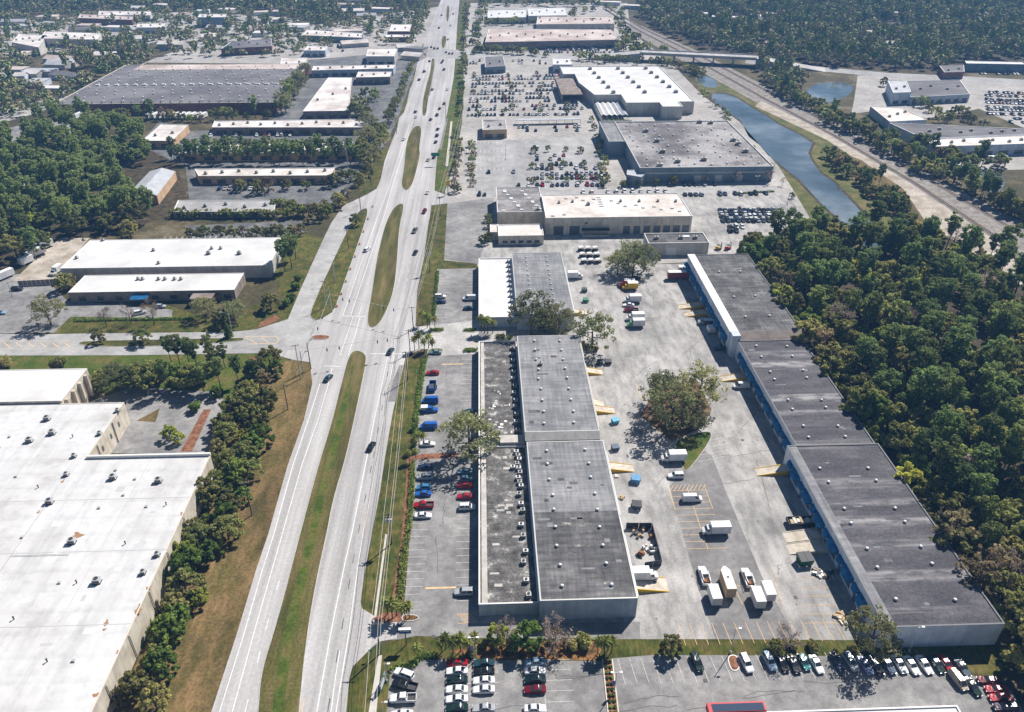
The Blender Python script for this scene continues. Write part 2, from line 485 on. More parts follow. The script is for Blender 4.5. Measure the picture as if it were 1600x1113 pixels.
def strip_line(mb, pts, width, z, dash=None, world_pts=False):
    """paint along a polyline (photo points), optionally dashed (on, off) in metres"""
    w = [Vector((p[0], p[1])) for p in pts] if world_pts else [p.xy for p in GL(pts)]
    for a, b in zip(w[:-1], w[1:]):
        d = b - a; L = d.length
        if L < 1e-3: continue
        d.normalize(); nrm = Vector((-d.y, d.x)) * (width / 2)
        segs = [(0, L)]
        if dash:
            segs = []; t = 0
            while t < L:
                segs.append((t, min(L, t + dash[0]))); t += dash[0] + dash[1]
        for s0, s1 in segs:
            p = a + d * s0; q = a + d * s1
            mb.face([(p.x - nrm.x, p.y - nrm.y, z), (q.x - nrm.x, q.y - nrm.y, z), (q.x + nrm.x, q.y + nrm.y, z), (p.x + nrm.x, p.y + nrm.y, z)])
# ------------------------------------------------------------------ the ground, streets and lots
sheet('ground', [(-5000, -1500), (5000, -1500), (5000, 7000), (-5000, 7000)], 0, 'ground_mix', True)

# woodland floors, lawns and verges (z rises sheet by sheet)
sheet('woodland_floor', [(1600, 1200), (1800, 1113), (1800, 420), (1600, 395), (1420, 330), (1200, 335), (1215, 520), (1400, 760), (1570, 1010), (1590, 1113)], .010, 'wood_floor')
sheet('woodland_floor', [(-60, 420), (70, 420), (140, 372), (300, 330), (275, 255), (205, 212), (120, 185), (50, 205), (-60, 250)], .010, 'wood_floor')
sheet('woodland_floor', [(1010, -90), (1700, -120), (1700, 100), (1480, 118), (1330, 108), (1200, 100), (1110, 84), (990, 28)], .010, 'wood_floor')
sheet('lawn', [(-60, 556), (420, 553), (452, 562), (432, 600), (330, 640), (140, 612), (135, 578), (-60, 580)], .012, 'lush_grass')
sheet('roadside_verge', [(490, 560), (500, 590), (478, 656), (452, 726), (420, 835), (400, 891), (372, 985), (328, 1120), (322, 1150), (120, 1150), (175, 1113), (232, 1000), (300, 860), (352, 730), (360, 650), (400, 590), (445, 565), (470, 560)], .014, 'brown_verge')
sheet('roadside_verge', [(632, 560), (660, 560), (668, 545), (651, 630), (648, 731), (641, 835), (632, 941), (625, 965), (575, 966), (560, 951), (563, 930), (568, 903), (580, 833), (594, 766), (601, 718), (614, 643)], .016, 'verge_grass')
sheet('roadside_verge', [(545, 1040), (585, 1012), (620, 1000), (652, 994), (960, 998), (1130, 999), (1385, 1002), (1600, 1012), (1560, 1062), (1515, 1050), (1480, 1026), (1127, 1024), (940, 1033), (650, 1031), (640, 1045), (610, 1047), (604, 1150), (530, 1150), (541, 1113)], .016, 'verge_grass')
sheet('roadside_verge', [(652, 505), (661, 406), (669, 355), (676, 321), (700, 318), (694, 406), (745, 412), (748, 420), (683, 422), (680, 494), (668, 512)], .016, 'verge_grass')
sheet('roadside_verge', [(678, 298), (684, 236), (696, 190), (709, 121), (713, 83), (716, 38), (722, 0), (726, 0), (723, 90), (722, 180), (714, 225), (706, 270), (703, 300)], .012, 'lush_grass')
sheet('roadside_verge', [(425, 420), (450, 380), (470, 365), (505, 372), (468, 456), (450, 499), (400, 517), (362, 516), (380, 480), (440, 470)], .014, 'verge_grass')
sheet('roadside_verge', [(105, 478), (265, 478), (300, 490), (360, 505), (362, 519), (50, 523), (80, 500)], .012, 'verge_grass')
sheet('roadside_verge', [(640, 141), (636, 161), (624, 184), (621, 199), (605, 200), (600, 185), (620, 140), (635, 115)], .012, 'verge_grass')
sheet('roadside_verge', [(595, 282), (573, 304), (560, 304), (555, 290), (580, 240), (607, 232), (601, 252)], .012, 'verge_grass')
sheet('canal_bank', [(1085, 118), (1135, 112), (1180, 140), (1240, 180), (1300, 225), (1345, 262), (1420, 330), (1450, 390), (1300, 390), (1262, 340), (1225, 285), (1180, 225), (1130, 190), (1095, 150)], .012, 'bank_grass')
sheet('planting_bed', [(700, 1018), (760, 1003), (930, 1002), (940, 1016), (930, 1032), (760, 1030)], .022, 'leaf_litter')
sheet('planting_bed', [(1000, 650), (1030, 600), (1090, 595), (1112, 640), (1098, 668), (1050, 690)], .052, 'island_soil')

# railway land
sheet('railway_bed', [(930, 5), (1000, 40), (1090, 80), (1210, 142), (1330, 205), (1466, 280), (1602, 350), (1760, 440), (1760, 560), (1600, 412), (1500, 345), (1405, 285), (1290, 215), (1190, 165), (1060, 92), (985, 50), (920, 10)], .018, 'ballast')
sheet('sandy_track', [(1190, 158), (1300, 212), (1415, 282), (1500, 335), (1600, 402), (1680, 460), (1640, 480), (1510, 388), (1440, 345), (1412, 300), (1292, 219), (1180, 166)], .024, 'sand')
sheet('scrub_ground', [(1300, 232), (1345, 250), (1412, 296), (1445, 345), (1420, 360), (1380, 330), (1340, 290)], .026, 'brown_verge')
sheet('staff_lot', [(288, 353), (470, 345), (480, 362), (440, 371), (296, 372)], .022, 'dark_asphalt')

# the paved land right of the boulevard
sheet('retail_pavement', [(700, 320), (695, 300), (708, 262), (716, 225), (724, 180), (724, 95), (727, 40), (735, 5), (980, 5), (985, 50), (1045, 95), (1098, 150), (1155, 190), (1218, 262), (1268, 345), (1215, 362), (1190, 395), (1112, 410), (1070, 410), (900, 420), (748, 420), (745, 412), (694, 407)], .020, 'far_lot')
sheet('dealer_yard', [(752, 305), (1090, 303), (1215, 290), (1262, 342), (1190, 365), (1150, 395), (1010, 410), (905, 418), (752, 412)], .026, 'yard_asphalt')
sheet('side_lot', [(699, 318), (772, 309), (770, 345), (747, 413), (694, 405)], .028, 'lot_asphalt')
sheet('shop_lot', [(745, 222), (930, 212), (948, 296), (742, 300)], .026, 'street_asphalt')
sheet('store_lot', [(728, 112), (870, 102), (900, 120), (930, 185), (880, 190), (722, 188)], .026, 'far_lot')
sheet('service_lane', [(742, 301), (948, 297), (1200, 289), (1210, 296), (1085, 303), (742, 309)], .032, 'street_asphalt')
YARD_EDGE = [(1350, 1003), (1385, 1000)]
sheet('truck_court', [(748, 421), (1072, 412), (1135, 520), (1150, 560), (1240, 730), (1325, 880), (1372, 975), (1380, 1001), (1130, 999), (960, 999), (760, 997), (748, 997)], .030, 'yard_asphalt')
sheet('front_lot', [(683, 421), (750, 419), (750, 997), (735, 996), (651, 994), (620, 1000), (600, 1000), (578, 1014), (578, 965), (600, 968), (629, 966), (632, 941), (641, 835), (648, 731), (651, 630), (669, 555), (668, 545), (655, 543), (650, 512), (668, 512), (680, 494)], .036, 'lot_asphalt')
sheet('entrance_pavement', [(652, 545), (650, 511), (690, 507), (748, 500), (748, 553), (690, 556), (668, 546)], .042, 'light_patch')
sheet('rear_lane', [(735, 996), (735, 975), (1000, 972), (1000, 999)], .040, 'lot_asphalt')
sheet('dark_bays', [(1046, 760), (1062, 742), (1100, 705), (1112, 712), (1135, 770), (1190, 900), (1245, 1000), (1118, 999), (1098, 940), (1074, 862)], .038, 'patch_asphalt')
sheet('customer_lot', [(610, 1047), (650, 1044), (655, 1031), (941, 1033), (958, 1029), (1016, 1024), (1127, 1024), (1480, 1027), (1514, 1055), (1545, 1062), (1580, 1080), (1600, 1113), (1640, 1200), (596, 1200), (604, 1113)], .030, 'lot_asphalt')
# paved land left of the boulevard
sheet('left_pavement', [(300, 345), (420, 322), (520, 318), (545, 300), (570, 250), (600, 230), (620, 190), (655, 90), (640, 80), (470, 95), (420, 200), (300, 205), (250, 190), (215, 225), (290, 262)], .014, 'dark_asphalt')
sheet('left_lot', [(-60, 440), (60, 425), (105, 470), (270, 484), (268, 497), (110, 495), (85, 520), (-60, 522)], .016, 'lot_asphalt')
sheet('left_lot', [(20, 440), (60, 400), (95, 372), (140, 372), (96, 425), (100, 445)], .018, 'sand')
sheet('left_lot', [(-60, 215), (60, 190), (160, 182), (170, 198), (60, 222), (-60, 240)], .014, 'lot_asphalt')
sheet('left_lot', [(140, 628), (205, 605), (330, 612), (350, 625), (335, 712), (173, 708)], .026, 'lot_asphalt')
sheet('walk_bed', [(318, 640), (330, 640), (300, 706), (282, 706)], .034, 'mulch')
sheet('turf_patch', [(213, 658), (250, 638), (243, 660)], .034, 'brown_verge')
sheet('far_pavement', [(-80, 170), (110, 150), (240, 92), (330, 60), (480, 40), (690, 10), (690, 30), (650, 85), (470, 100), (230, 98), (75, 172), (-80, 215)], .010, 'far_lot')
sheet('far_pavement', [(-100, 60), (60, 30), (300, 18), (480, 30), (330, 62), (100, 80), (-100, 110)], .008, 'far_lot')

# the boulevard
ROAD = [(320, 1150), (330, 1113), (372, 985), (400, 891), (419, 835), (450, 726), (475, 656), (488, 600), (484, 566), (460, 563), (420, 552), (350, 553), (200, 555.5), (-60, 556), (-60, 521), (50, 523), (133, 521.5), (266, 520), (362, 519), (400, 515), (450, 499), (468, 456), (505.6, 373), (518, 348), (537, 321), (553, 314), (573.6, 304), (588.7, 295), (595, 280), (601, 251.6), (607.5, 234), (621, 199), (624, 184), (631, 176), (636, 161), (640, 141), (646.5, 126), (651.6, 100.6), (656.6, 85.5), (664, 65), (671.7, 43), (679, 25), (689, 0), (698, -30), (727, -30), (718, 0), (714.5, 38), (712, 83), (709, 121), (697, 186), (692, 221), (684, 236), (680.5, 272), (679, 298), (700, 306), (700, 318), (674, 321), (669, 355), (661.6, 406), (651.6, 456), (649, 509), (660, 545), (634, 556), (631, 570), (614, 643), (601, 718), (594, 766), (581, 835), (568.5, 903), (563.5, 941), (566, 951), (590, 966), (620, 968), (620, 998), (590, 1003), (575, 1018), (551, 1042), (546, 1059), (541, 1113), (535, 1150)]
boulevard = sheet('boulevard', ROAD, .046, 'road_concrete')
sheet('side_street', [(-60, 521), (50, 523), (133, 521.5), (266, 520), (362, 519), (400, 515), (450, 499), (468, 456), (505.6, 373), (518, 348), (537, 321), (553, 314), (562, 322), (546, 353), (521, 406), (500, 451), (482, 490), (488, 500), (500, 520), (470, 545), (420, 552), (350, 553), (200, 555.5), (-60, 556)], .052, 'street_asphalt')
sheet('arterial_street', [(655, 88), (660, 76), (713, 78), (760, 84), (915, 86), (1000, 88), (1000, 94), (915, 94), (760, 92), (713, 92)], .050, 'street_asphalt')
sheet('arterial_street', [(1165, 92), (1275, 104), (1386, 114), (1500, 119), (1620, 126), (1620, 132), (1500, 126), (1386, 121), (1275, 111), (1165, 99)], .030, 'street_asphalt')

M1 = [(556, 547), (570, 552), (573.6, 562), (561, 623), (541, 716), (521, 781), (511, 835), (493, 916), (478, 1009), (468, 1113), (464, 1150), (398, 1150), (403, 1113), (407, 1052), (433, 971), (469, 833), (496, 731), (518, 661), (533, 600), (545, 555)]
M2 = [(627.7, 317), (632, 323), (624, 355), (621, 406), (616, 456), (601, 494), (588.7, 511), (577, 513), (573, 500), (581, 456), (586, 421), (591, 393), (601, 353), (614, 325)]
M3 = [(634, 299), (626, 290), (631, 266), (634, 226), (641, 206), (650, 196), (660, 199), (655, 231), (657, 241), (652, 262), (647, 282), (641, 294)]
M4 = [(659, 182), (666, 181), (668, 161), (678, 111), (680, 92), (674, 91), (673, 111), (661, 151)]
M5 = [(690, 76), (695, 76), (699, 57), (690, 56)]
M6 = [(697, 34), (701, 34), (703, 11), (698, 7)]
for mm in (M1, M2, M3, M4, M5, M6):
    island('grass_median', mm, 'median_grass', .17, .16, 2)
gs = MB()
GP = [(431, 1150), (435, 1113), (450, 996), (468, 925), (485, 848), (508, 756), (523, 696), (533, 655), (546, 600), (553, 570)]
for a_, b_ in zip(GP[:-1], GP[1:]):
    pa, pb = G(*a_), G(*b_)
    wa, wb = (1.3 if a_[1] > 640 else .6), (1.3 if b_[1] > 640 else .6)
    gs.face([(pa.x - wa, pa.y, .156), (pa.x + wa * .8, pa.y, .156), (pb.x + wb * .8, pb.y, .156), (pb.x - wb, pb.y, .156)])
tag(gs.build('green_swale', 'lush_grass'), kind='structure')
island('grass_median', [(483, 492), (500, 451), (521, 406), (546, 353), (560, 330), (578, 323), (566, 363), (551, 406), (530, 465), (523, 486), (502, 500), (488, 500)], 'verge_grass', .17, .16, 2)
island('street_median', [(119, 537), (135, 533), (254, 531), (375, 528), (384, 530), (375, 534), (254, 542), (140, 542)], 'verge_grass', .17, .16, 1)
island('round_bed', [(484, 528), (492, 524), (510, 524), (517, 527), (510, 531), (492, 532)], 'mulch', .2, .2, 2)
island('driveway_island', [(592, 208), (600, 200), (612, 210), (606, 222), (596, 222)], 'verge_grass', .17, .16, 2)
island('tree_island', [(1051, 690), (1090, 676), (1113, 674), (1110, 690), (1078, 734), (1068, 738), (1060, 712)], 'lush_grass', .17, .18, 2)
island('end_island', [(627, 962), (640, 960), (654, 962), (655, 969), (640, 972), (628, 971)], 'leaf_litter', .17, .25, 2)
island('end_island', [(1135, 1025), (1152, 1023), (1157, 1044), (1150, 1050), (1141, 1047)], 'mulch', .17, .22, 2, 'coping_white')
island('end_island', [(670, 514), (693, 512), (695, 516), (690, 520), (672, 520)], 'lush_grass', .17, .2, 2)
island('end_island', [(723, 514), (745, 512), (746, 520), (726, 520)], 'lush_grass', .17, .2, 2)
island('end_island', [(668, 546), (690, 544), (694, 550), (680, 556), (668, 556)], 'lush_grass', .17, .2, 2)
island('end_island', [(722, 544), (746, 543), (747, 552), (724, 552)], 'lush_grass', .17, .2, 2)
for k, pts in enumerate(([(636, 716), (660, 709), (716, 708), (716, 715), (650, 719)],)):
    sheet('planting_bed', pts, .048, 'mulch')
sheet('planting_bed', [(580, 968), (600, 958), (625, 957), (628, 971), (600, 974)], .050, 'mulch')
sheet('planting_bed', [(636, 716), (642, 716), (640, 800), (632, 880), (620, 940), (612, 940), (626, 850), (633, 780)], .044, 'mulch')
sheet('planting_bed', [(405, 505), (430, 492), (438, 498), (420, 508), (405, 511)], .040, 'mulch')
sheet('planting_bed', [(392, 557), (405, 560), (408, 575), (385, 578)], .040, 'mulch')
# pavements for walking
sheet('sidewalk', [(591, 1025), (597, 1024), (588, 1113), (585, 1150), (572, 1150), (576, 1113)], .034, 'sidewalk')
sheet('sidewalk', [(605, 835), (602, 835), (584, 966), (588, 966)], .034, 'sidewalk')
sheet('footpath', [(704, 190), (707, 190), (700, 260), (696, 260)], .036, 'sidewalk')

# painted lines on the boulevard
def line_part(name, pts, w, dash=None, mat='white_paint', z=.056, parent=boulevard):
    mb = MB(); strip_line(mb, pts, w, z, dash)
    return mb.build(name, mat, parent)
line_part('edge_line', [(343, 1113), (383, 985), (410, 891), (428, 835), (458, 726), (482, 656), (500, 600)], .22)
line_part('lane_line', [(363, 1113), (398, 985), (425, 891), (441, 835), (472, 726), (497, 656), (512, 605), (519, 575)], .22)
line_part('lane_line', [(383, 1113), (415, 985), (441, 891)], .2, (3, 9))
line_part('yellow_line', [(403.5, 1112), (410, 1050), (436, 971), (470, 838)], .16, None, 'yellow_paint')
line_part('lane_line', [(495, 1113), (518, 984), (539, 880), (550, 833), (568, 742), (585, 655), (597, 600), (606, 556)], .24)
line_part('dashed_lane_line', [(512, 1113), (534, 984), (551, 880), (560, 833), (583, 716), (600, 620), (610, 556)], .26, (3.2, 9), 'dark_asphalt')
line_part('edge_line', [(525, 1113), (546, 984), (560, 880), (568, 833), (586, 733), (602, 640), (616, 556)], .22)
line_part('dotted_line', [(517, 1113), (524, 1060), (531, 1016)], .2)
line_part('yellow_line', [(471, 1113), (476, 1092)], .2, None, 'yellow_paint')
line_part('yellow_line', [(566, 838), (584, 742), (600, 655), (610, 588)], .14, None, 'yellow_paint')
# upper reach
line_part('lane_line', [(536, 493), (566, 406), (588, 345), (606, 296), (620, 254), (640, 195)], .24)
line_part('lane_line', [(548, 493), (577, 406), (598, 345), (612, 296), (625, 254), (645, 190)], .24)
line_part('stop_line', [(535, 494), (571, 495)], .4)
line_part('lane_line', [(560, 494), (566, 478)], .22)
line_part('lane_line', [(531, 556), (547, 510), (552, 494)], .22)
line_part('lane_line', [(544, 556), (556, 520), (563, 494)], .22)
line_part('stop_line', [(506, 572), (532, 573)], .35)
line_part('stop_line', [(578, 553), (628, 553)], .35)
line_part('dashed_lane_line', [(622, 500), (636, 440), (645, 380), (654, 320), (664, 260), (676, 200)], .2, (3, 6), 'worn_paint')
line_part('dashed_lane_line', [(607, 500), (624, 440), (634, 380), (643, 320), (652, 260), (668, 200)], .2, (3, 6), 'worn_paint')
line_part('dashed_lane_line', [(645, 190), (655, 140), (664, 100), (672, 70), (688, 15)], .3, (3, 6), 'worn_paint')
line_part('dashed_lane_line', [(680, 190), (688, 140), (694, 100), (700, 60), (708, 10)], .3, (3, 6), 'worn_paint')
line_part('stop_line', [(658, 92), (673, 92)], .5)
for x in range(6, 118, 19):      # painted hatching before the street island
    line_part('hatch_line', [(x, 536), (x + 10, 543)], .35, None, 'yellow_paint', .060)
line_part('hatch_line', [(-20, 533.5), (119, 533.5)], .16, None, 'yellow_paint', .060)
line_part('hatch_line', [(-20, 545.5), (122, 545.5)], .16, None, 'yellow_paint', .060)
for a, b in (((384, 528), (402, 537)), ((408, 528), (420, 536)), ((384, 526), (432, 526)), ((384, 538), (432, 537)), ((432, 526), (436, 531)), ((436, 531), (432, 537))):
    line_part('hatch_line', [a, b], .3, None, 'yellow_paint', .060)
# dark tyre bands and repairs on the roadway
sheet('road_repair', [(606, 628), (614, 596), (624, 571), (630, 571), (618, 628)], .0485, 'patch_asphalt')
sheet('road_repair', [(668, 148), (675, 100), (680, 100), (672, 150)], .0485, 'patch_asphalt')
sheet('road_repair', [(686, 234), (697, 186), (700, 186), (690, 234)], .0485, 'patch_asphalt')

# parking bays
STRIPE = MB(); STRIPE.face([(-.5, -.5, 0), (.5, -.5, 0), (.5, .5, 0), (-.5, .5, 0)])
STRIPE_ME = {m: STRIPE.mesh('bay_line', [m]) for m in ('white_paint', 'yellow_paint', 'worn_paint')}
def bay(parent, a, b, w=.12, mat='worn_paint', z=.06):
    p = G(*a); q = G(*b); d = q - p
    return link('bay_line', STRIPE_ME[mat], parent, ((p.x + q.x) / 2, (p.y + q.y) / 2, z), (0, 0, math.atan2(d.y, d.x)), (d.length, w, 1))
front = bpy.data.objects['front_lot']
Y0 = G(690, 940).y
def xrow(parent, x0, x1, y0, y1, step, mat='worn_paint', z=.06, w=.12, skip=()):
    """bay lines running across (along x), repeated up the lot"""
    y = y0; k = 0
    while y <= y1 + 1e-3:
        if k not in skip:
            link('bay_line', STRIPE_ME[mat], parent, ((x0 + x1) / 2, y, z), (0, 0, 0), (abs(x1 - x0), w, 1))
        y += step; k += 1
def yrow(parent, x0, x1, y0, y1, step, mat='worn_paint', z=.06, w=.12, slant=0.0):
    x = x0
    while x <= x1 + 1e-3:
        L = y1 - y0
        link('bay_line', STRIPE_ME[mat], parent, (x + slant / 2, (y0 + y1) / 2, z), (0, 0, math.atan2(L, slant)), (math.hypot(L, slant), w, 1))
        x += step
# ------------------------------------------------------------------ buildings
VENT = MB()
VENT.tube((0, 0, 0), (0, 0, .35), .3, .3, 8); VENT.tube((0, 0, .35), (0, 0, .62), .52, .3, 8)
VENT_ME = VENT.mesh('roof_vent', ['vent_white'], True)
PIPE = MB(); PIPE.tube((0, 0, 0), (0, 0, .8), .14, .14, 6); PIPE.tube((0, 0, .8), (0, 0, .95), .24, .2, 6)
PIPE_ME = PIPE.mesh('vent_pipe', ['unit_dark'], True)
def unit_mesh(w, d, h, mat='unit_metal'):
    mb = MB()
    mb.box(-w / 2 - .1, w / 2 + .1, -d / 2 - .1, d / 2 + .1, 0, .22, 1)
    mb.box(-w / 2, w / 2, -d / 2, d / 2, .22, h, 0)
    mb.box(-w / 2 - .04, w / 2 + .04, -d / 2 - .04, d / 2 + .04, h, h + .06, 0)
    for k in range(4):
        z = .4 + k * (h - .6) / 4
        mb.box(-w / 2 + .1, w / 2 - .1, -d / 2 - .03, -d / 2, z, z + (h - .6) / 7, 1)
    return mb.mesh('rooftop_unit', [mat, 'unit_dark'])
def fan_mesh(r):
    mb = MB(); mb.tube((0, 0, 0), (0, 0, .18), r, r * .95, 12)
    for k in range(4):
        t = k * math.pi / 4
        c, s_ = math.cos(t) * r * .8, math.sin(t) * r * .8
        mb.face([(-c - s_ * .12, -s_ + c * .12, .2), (-c + s_ * .12, -s_ - c * .12, .2), (c + s_ * .12, s_ - c * .12, .2), (c - s_ * .12, s_ + c * .12, .2)])
    return mb.mesh('fan', ['unit_dark'])
UNIT = {'s': unit_mesh(1.1, 1.1, 1.0), 'm': unit_mesh(1.7, 1.3, 1.3), 'l': unit_mesh(3.0, 2.0, 1.9), 'w': unit_mesh(1.2, 1.0, 1.0, 'vent_white')}
FAN = {'s': fan_mesh(.38), 'm': fan_mesh(.5), 'l': fan_mesh(.62), 'w': fan_mesh(.36)}
UH = {'s': 1.06, 'm': 1.36, 'l': 1.96, 'w': 1.06}
SKY = MB(); SKY.box(-.8, .8, -.6, .6, 0, .3); SKY.box(-.7, .7, -.5, .5, .3, .42)
SKYLIGHT_ME = SKY.mesh('skylight', ['vent_white'])
SKYD_ME = SKY.mesh('roof_hatch', ['unit_metal'])

class Building:
    def __init__(s, name, label, poly, z, wall, roof, coping='coping_white', parapet=.45, base=0.0, cw=.3, cat='building', group=None):
        s.poly = ccw(poly); s.z = z
        xs = [p[0] for p in s.poly]; ys = [p[1] for p in s.poly]
        s.x0, s.x1, s.y0, s.y1 = min(xs), max(xs), min(ys), max(ys)
        s.root = thing(name, label, cat, ((s.x0 + s.x1) / 2, (s.y0 + s.y1) / 2, 0), group=group)
        s.section(s.poly, z, wall, roof, coping, parapet, base, cw)
    def section(s, poly, z, wall, roof, coping='coping_white', parapet=.45, base=0.0, cw=.3):
        poly = ccw(poly)
        mb = MB(); mb.prism(poly, base, z - .06, cap=False)
        s.wall = mb.build('wall', wall, s.root)
        inn = inset(poly, cw)
        mb = MB(); mb.face([(x, y, z - parapet) for x, y in inn])
        s.roof = mb.build('roof', roof, s.root)
        s.rz = z - parapet
        mb = MB(); mb.ring(inset(poly, -.04), inn, z - .06, z)
        n = len(poly)
        for k in range(n):
            c, d = inn[k], inn[(k + 1) % n]
            mb.face([(d[0], d[1], z - parapet), (c[0], c[1], z - parapet), (c[0], c[1], z - .06), (d[0], d[1], z - .06)])
        s.coping = mb.build('coping', coping, s.root)
    def put(s, name, me, x, y, z, rz=0, scale=None):
        r = s.root.location
        return link(name, me, s.root, (x - r.x, y - r.y, z), (0, 0, rz), scale)
    def vent(s, x, y, z=None, k=1.0):
        return s.put('roof_vent', VENT_ME, x, y, s.rz if z is None else z, 0, (k, k, k))
    def pipe(s, x, y, z=None):
        return s.put('vent_pipe', PIPE_ME, x, y, s.rz if z is None else z)
    def unit(s, x, y, size='m', z=None, rz=0.0):
        o = s.put('rooftop_unit', UNIT[size], x, y, s.rz if z is None else z, rz)
        link('fan', FAN[size], o, (0, 0, UH[size]))
        return o
    def panel(s, name, x0, x1, z0, z1, mat, face='front', at=None, proud=.05, frame=None):
        """a door, window or sign panel on the wall that faces the viewer ('front'), or left / right"""
        mb = MB()
        t = proud
        if face == 'front':
            y = s.y0 if at is None else at
            mb.box(x0, x1, y - t, y + .02, z0, z1)
            mb.face([(x0, y - t, z0), (x1, y - t, z0), (x1, y - t, z1), (x0, y - t, z1)][::-1]) if False else None
        elif face == 'left':
            x = s.x0 if at is None else at
            mb.box(x - t, x + .02, x0, x1, z0, z1)
        else:
            x = s.x1 if at is None else at
            mb.box(x - .02, x + t, x0, x1, z0, z1)
        o = mb.build(name, mat, s.root)
        if frame:
            fb = MB(); w = .14
            def fr(a, b, c, d):
                if face == 'front': fb.box(a, b, y - t - .06, y + .02, c, d)
                elif face == 'left': fb.box(x - t - .06, x + .02, a, b, c, d)
                else: fb.box(x - .02, x + t + .06, a, b, c, d)
            fr(x0 - w, x0, z0, z1 + w); fr(x1, x1 + w, z0, z1 + w); fr(x0, x1, z1, z1 + w)
            f = fb.build('frame', frame, s.root)
            f.parent = o; f.location = (0, 0, 0)
            me = f.data; off = Vector(o.location)
        return o
def rect(pts, z):
    """back-left, back-right, front-right, front-left photo corners of a roof at height z -> an upright rectangle"""
    w = GL(pts, z)
    x0 = (w[0].x + w[3].x) / 2; x1 = (w[1].x + w[2].x) / 2
    y1 = (w[0].y + w[1].y) / 2; y0 = (w[2].y + w[3].y) / 2
    return [(x0, y0), (x1, y0), (x1, y1), (x0, y1)]
def poly_at(pts, z):
    return [(p.x, p.y) for p in GL(pts, z)]

# --- the row of three warehouses along the front lot
def R4(x0, x1, y0, y1): return [(x0, y0), (x1, y0), (x1, y1), (x0, y1)]
b1 = Building('warehouse', 'nearest grey-roofed warehouse beside the front parking strip, roof half dark and half pale', R4(11.0, 33.9, 122.6, 182.0), 6.7, 'grey_wall', 'dark_membrane', 'unit_metal', .12)
b1.roof.data.materials.clear(); b1.roof.data.materials.append(MATS['dark_membrane'])
mb = MB(); mb.box(11.35, 33.55, 152, 181.7, 6.5, 6.605); mb.build('roof_overlay', 'grey_membrane', b1.root)
hi = b1.rz
mb = MB(); mb.box(33.9, 34.15, 123, 143, 6.2, 6.78); mb.box(33.9, 34.15, 150, 176, 6.2, 6.78); mb.build('gutter', 'coping_white', b1.root)
b1.section(R4(-3.3, 10.96, 124.2, 183.6), 4.2, 'grey_wall', 'dark_gravel_roof', 'coping_white', .5, cw=.35)
lo1 = b1.rz
mb = MB(); mb.box(-2.6, -1.2, 124.8, 183, lo1, lo1 + .25); mb.build('cant_strip', 'beige_wall', b1.root)
for r in range(9):
    y = 127 + r * 6.35
    for x in (16.6, 28.2):
        b1.vent(x + rnd.uniform(-.3, .3), y + rnd.uniform(-.4, .4), 6.6)
for k, y in enumerate([126.5, 131, 137, 140.5, 146, 150, 155.5, 158, 162, 165.2, 166.9, 168.8, 171, 173, 175, 177, 178.8, 180.5]):
    b1.unit(8.6 - (k % 3) * .35, y, 'w' if k % 2 else 's', lo1, rnd.uniform(-.1, .1))
b1.unit(6.6, 173.5, 'w', lo1)
mb = MB(); mb.tube((10.55, 126, lo1 + .3), (10.55, 182, lo1 + .3), .1, .1, 6); mb.build('roof_pipe', 'unit_dark', b1.root)
for k in range(9):
    y = 128.5 + k * 6.2
    b1.panel('window', y, y + 2.6, 1.0, 2.7, 'window_glass', 'left', -3.3, .05)
    if k % 2: b1.panel('door', y + 3.2, y + 4.3, 0, 2.3, 'dark_door', 'left', -3.3, .06)
for k in range(5):
    b1.panel('dock_door', 126 + k * 11.5, 129.2 + k * 11.5, 1.1, 4.3, 'dark_door', 'right', 33.9, .06)

b2 = Building('warehouse', 'middle warehouse with pale grey roof behind the nearest one, beige band along its near edge', R4(10.6, 33.0, 184.6, 241.5), 8.4, 'beige_wall', 'grey_membrane', 'unit_metal', .12)
mb = MB()
mb.face([(10.6, 182.4, 6.72), (33.0, 182.4, 6.72), (33.0, 184.56, 8.38), (10.6, 184.56, 8.38)])
mb.face([(33.0, 182.4, 0), (33.0, 184.56, 0), (33.0, 184.56, 8.38), (33.0, 182.4, 6.72)])
mb.face([(10.6, 184.56, 0), (10.6, 182.4, 0), (10.6, 182.4, 6.72), (10.6, 184.56, 8.38)])
mb.build('sloped_parapet', 'beige_wall', b2.root)
mb = MB(); mb.box(33.0, 33.25, 186, 222, 7.9, 8.48); mb.box(33.0, 33.25, 226, 241, 7.9, 8.48); mb.build('gutter', 'coping_tan', b2.root)
for r in range(9):
    for x in (16.8, 26.0):
        b2.vent(x + rnd.uniform(-.3, .3), 188.5 + r * 6.1 + rnd.uniform(-.4, .4), 8.3)
b2.unit(17.8, 222, 's', 8.28)
b2.section(R4(-3.3, 10.56, 188.0, 245.4), 4.2, 'grey_wall', 'dark_gravel_roof', 'coping_white', .5, cw=.35)
mb = MB(); mb.box(-2.6, -1.4, 189, 245, b2.rz, b2.rz + .22); mb.build('cant_strip', 'beige_wall', b2.root)
mb = MB(); mb.box(3.2, 10.5, 184.0, 187.6, 0, 5.1); mb.build('link_block', 'beige_wall', b2.root)
for k in range(13):
    b2.unit(8.8 - (k % 2) * .4, 191 + k * 4.1 + rnd.uniform(-.5, .5), 'w' if k % 3 else 's')
for k in range(9):
    y = 190.5 + k * 6
    b2.panel('window', y, y + 2.6, 1.0, 2.7, 'window_glass', 'left', -3.3, .05)
for k in range(5):
    b2.panel('dock_door', 188 + k * 10.5, 191.2 + k * 10.5, 1.1, 4.3, 'dark_door', 'right', 33.0, .06)

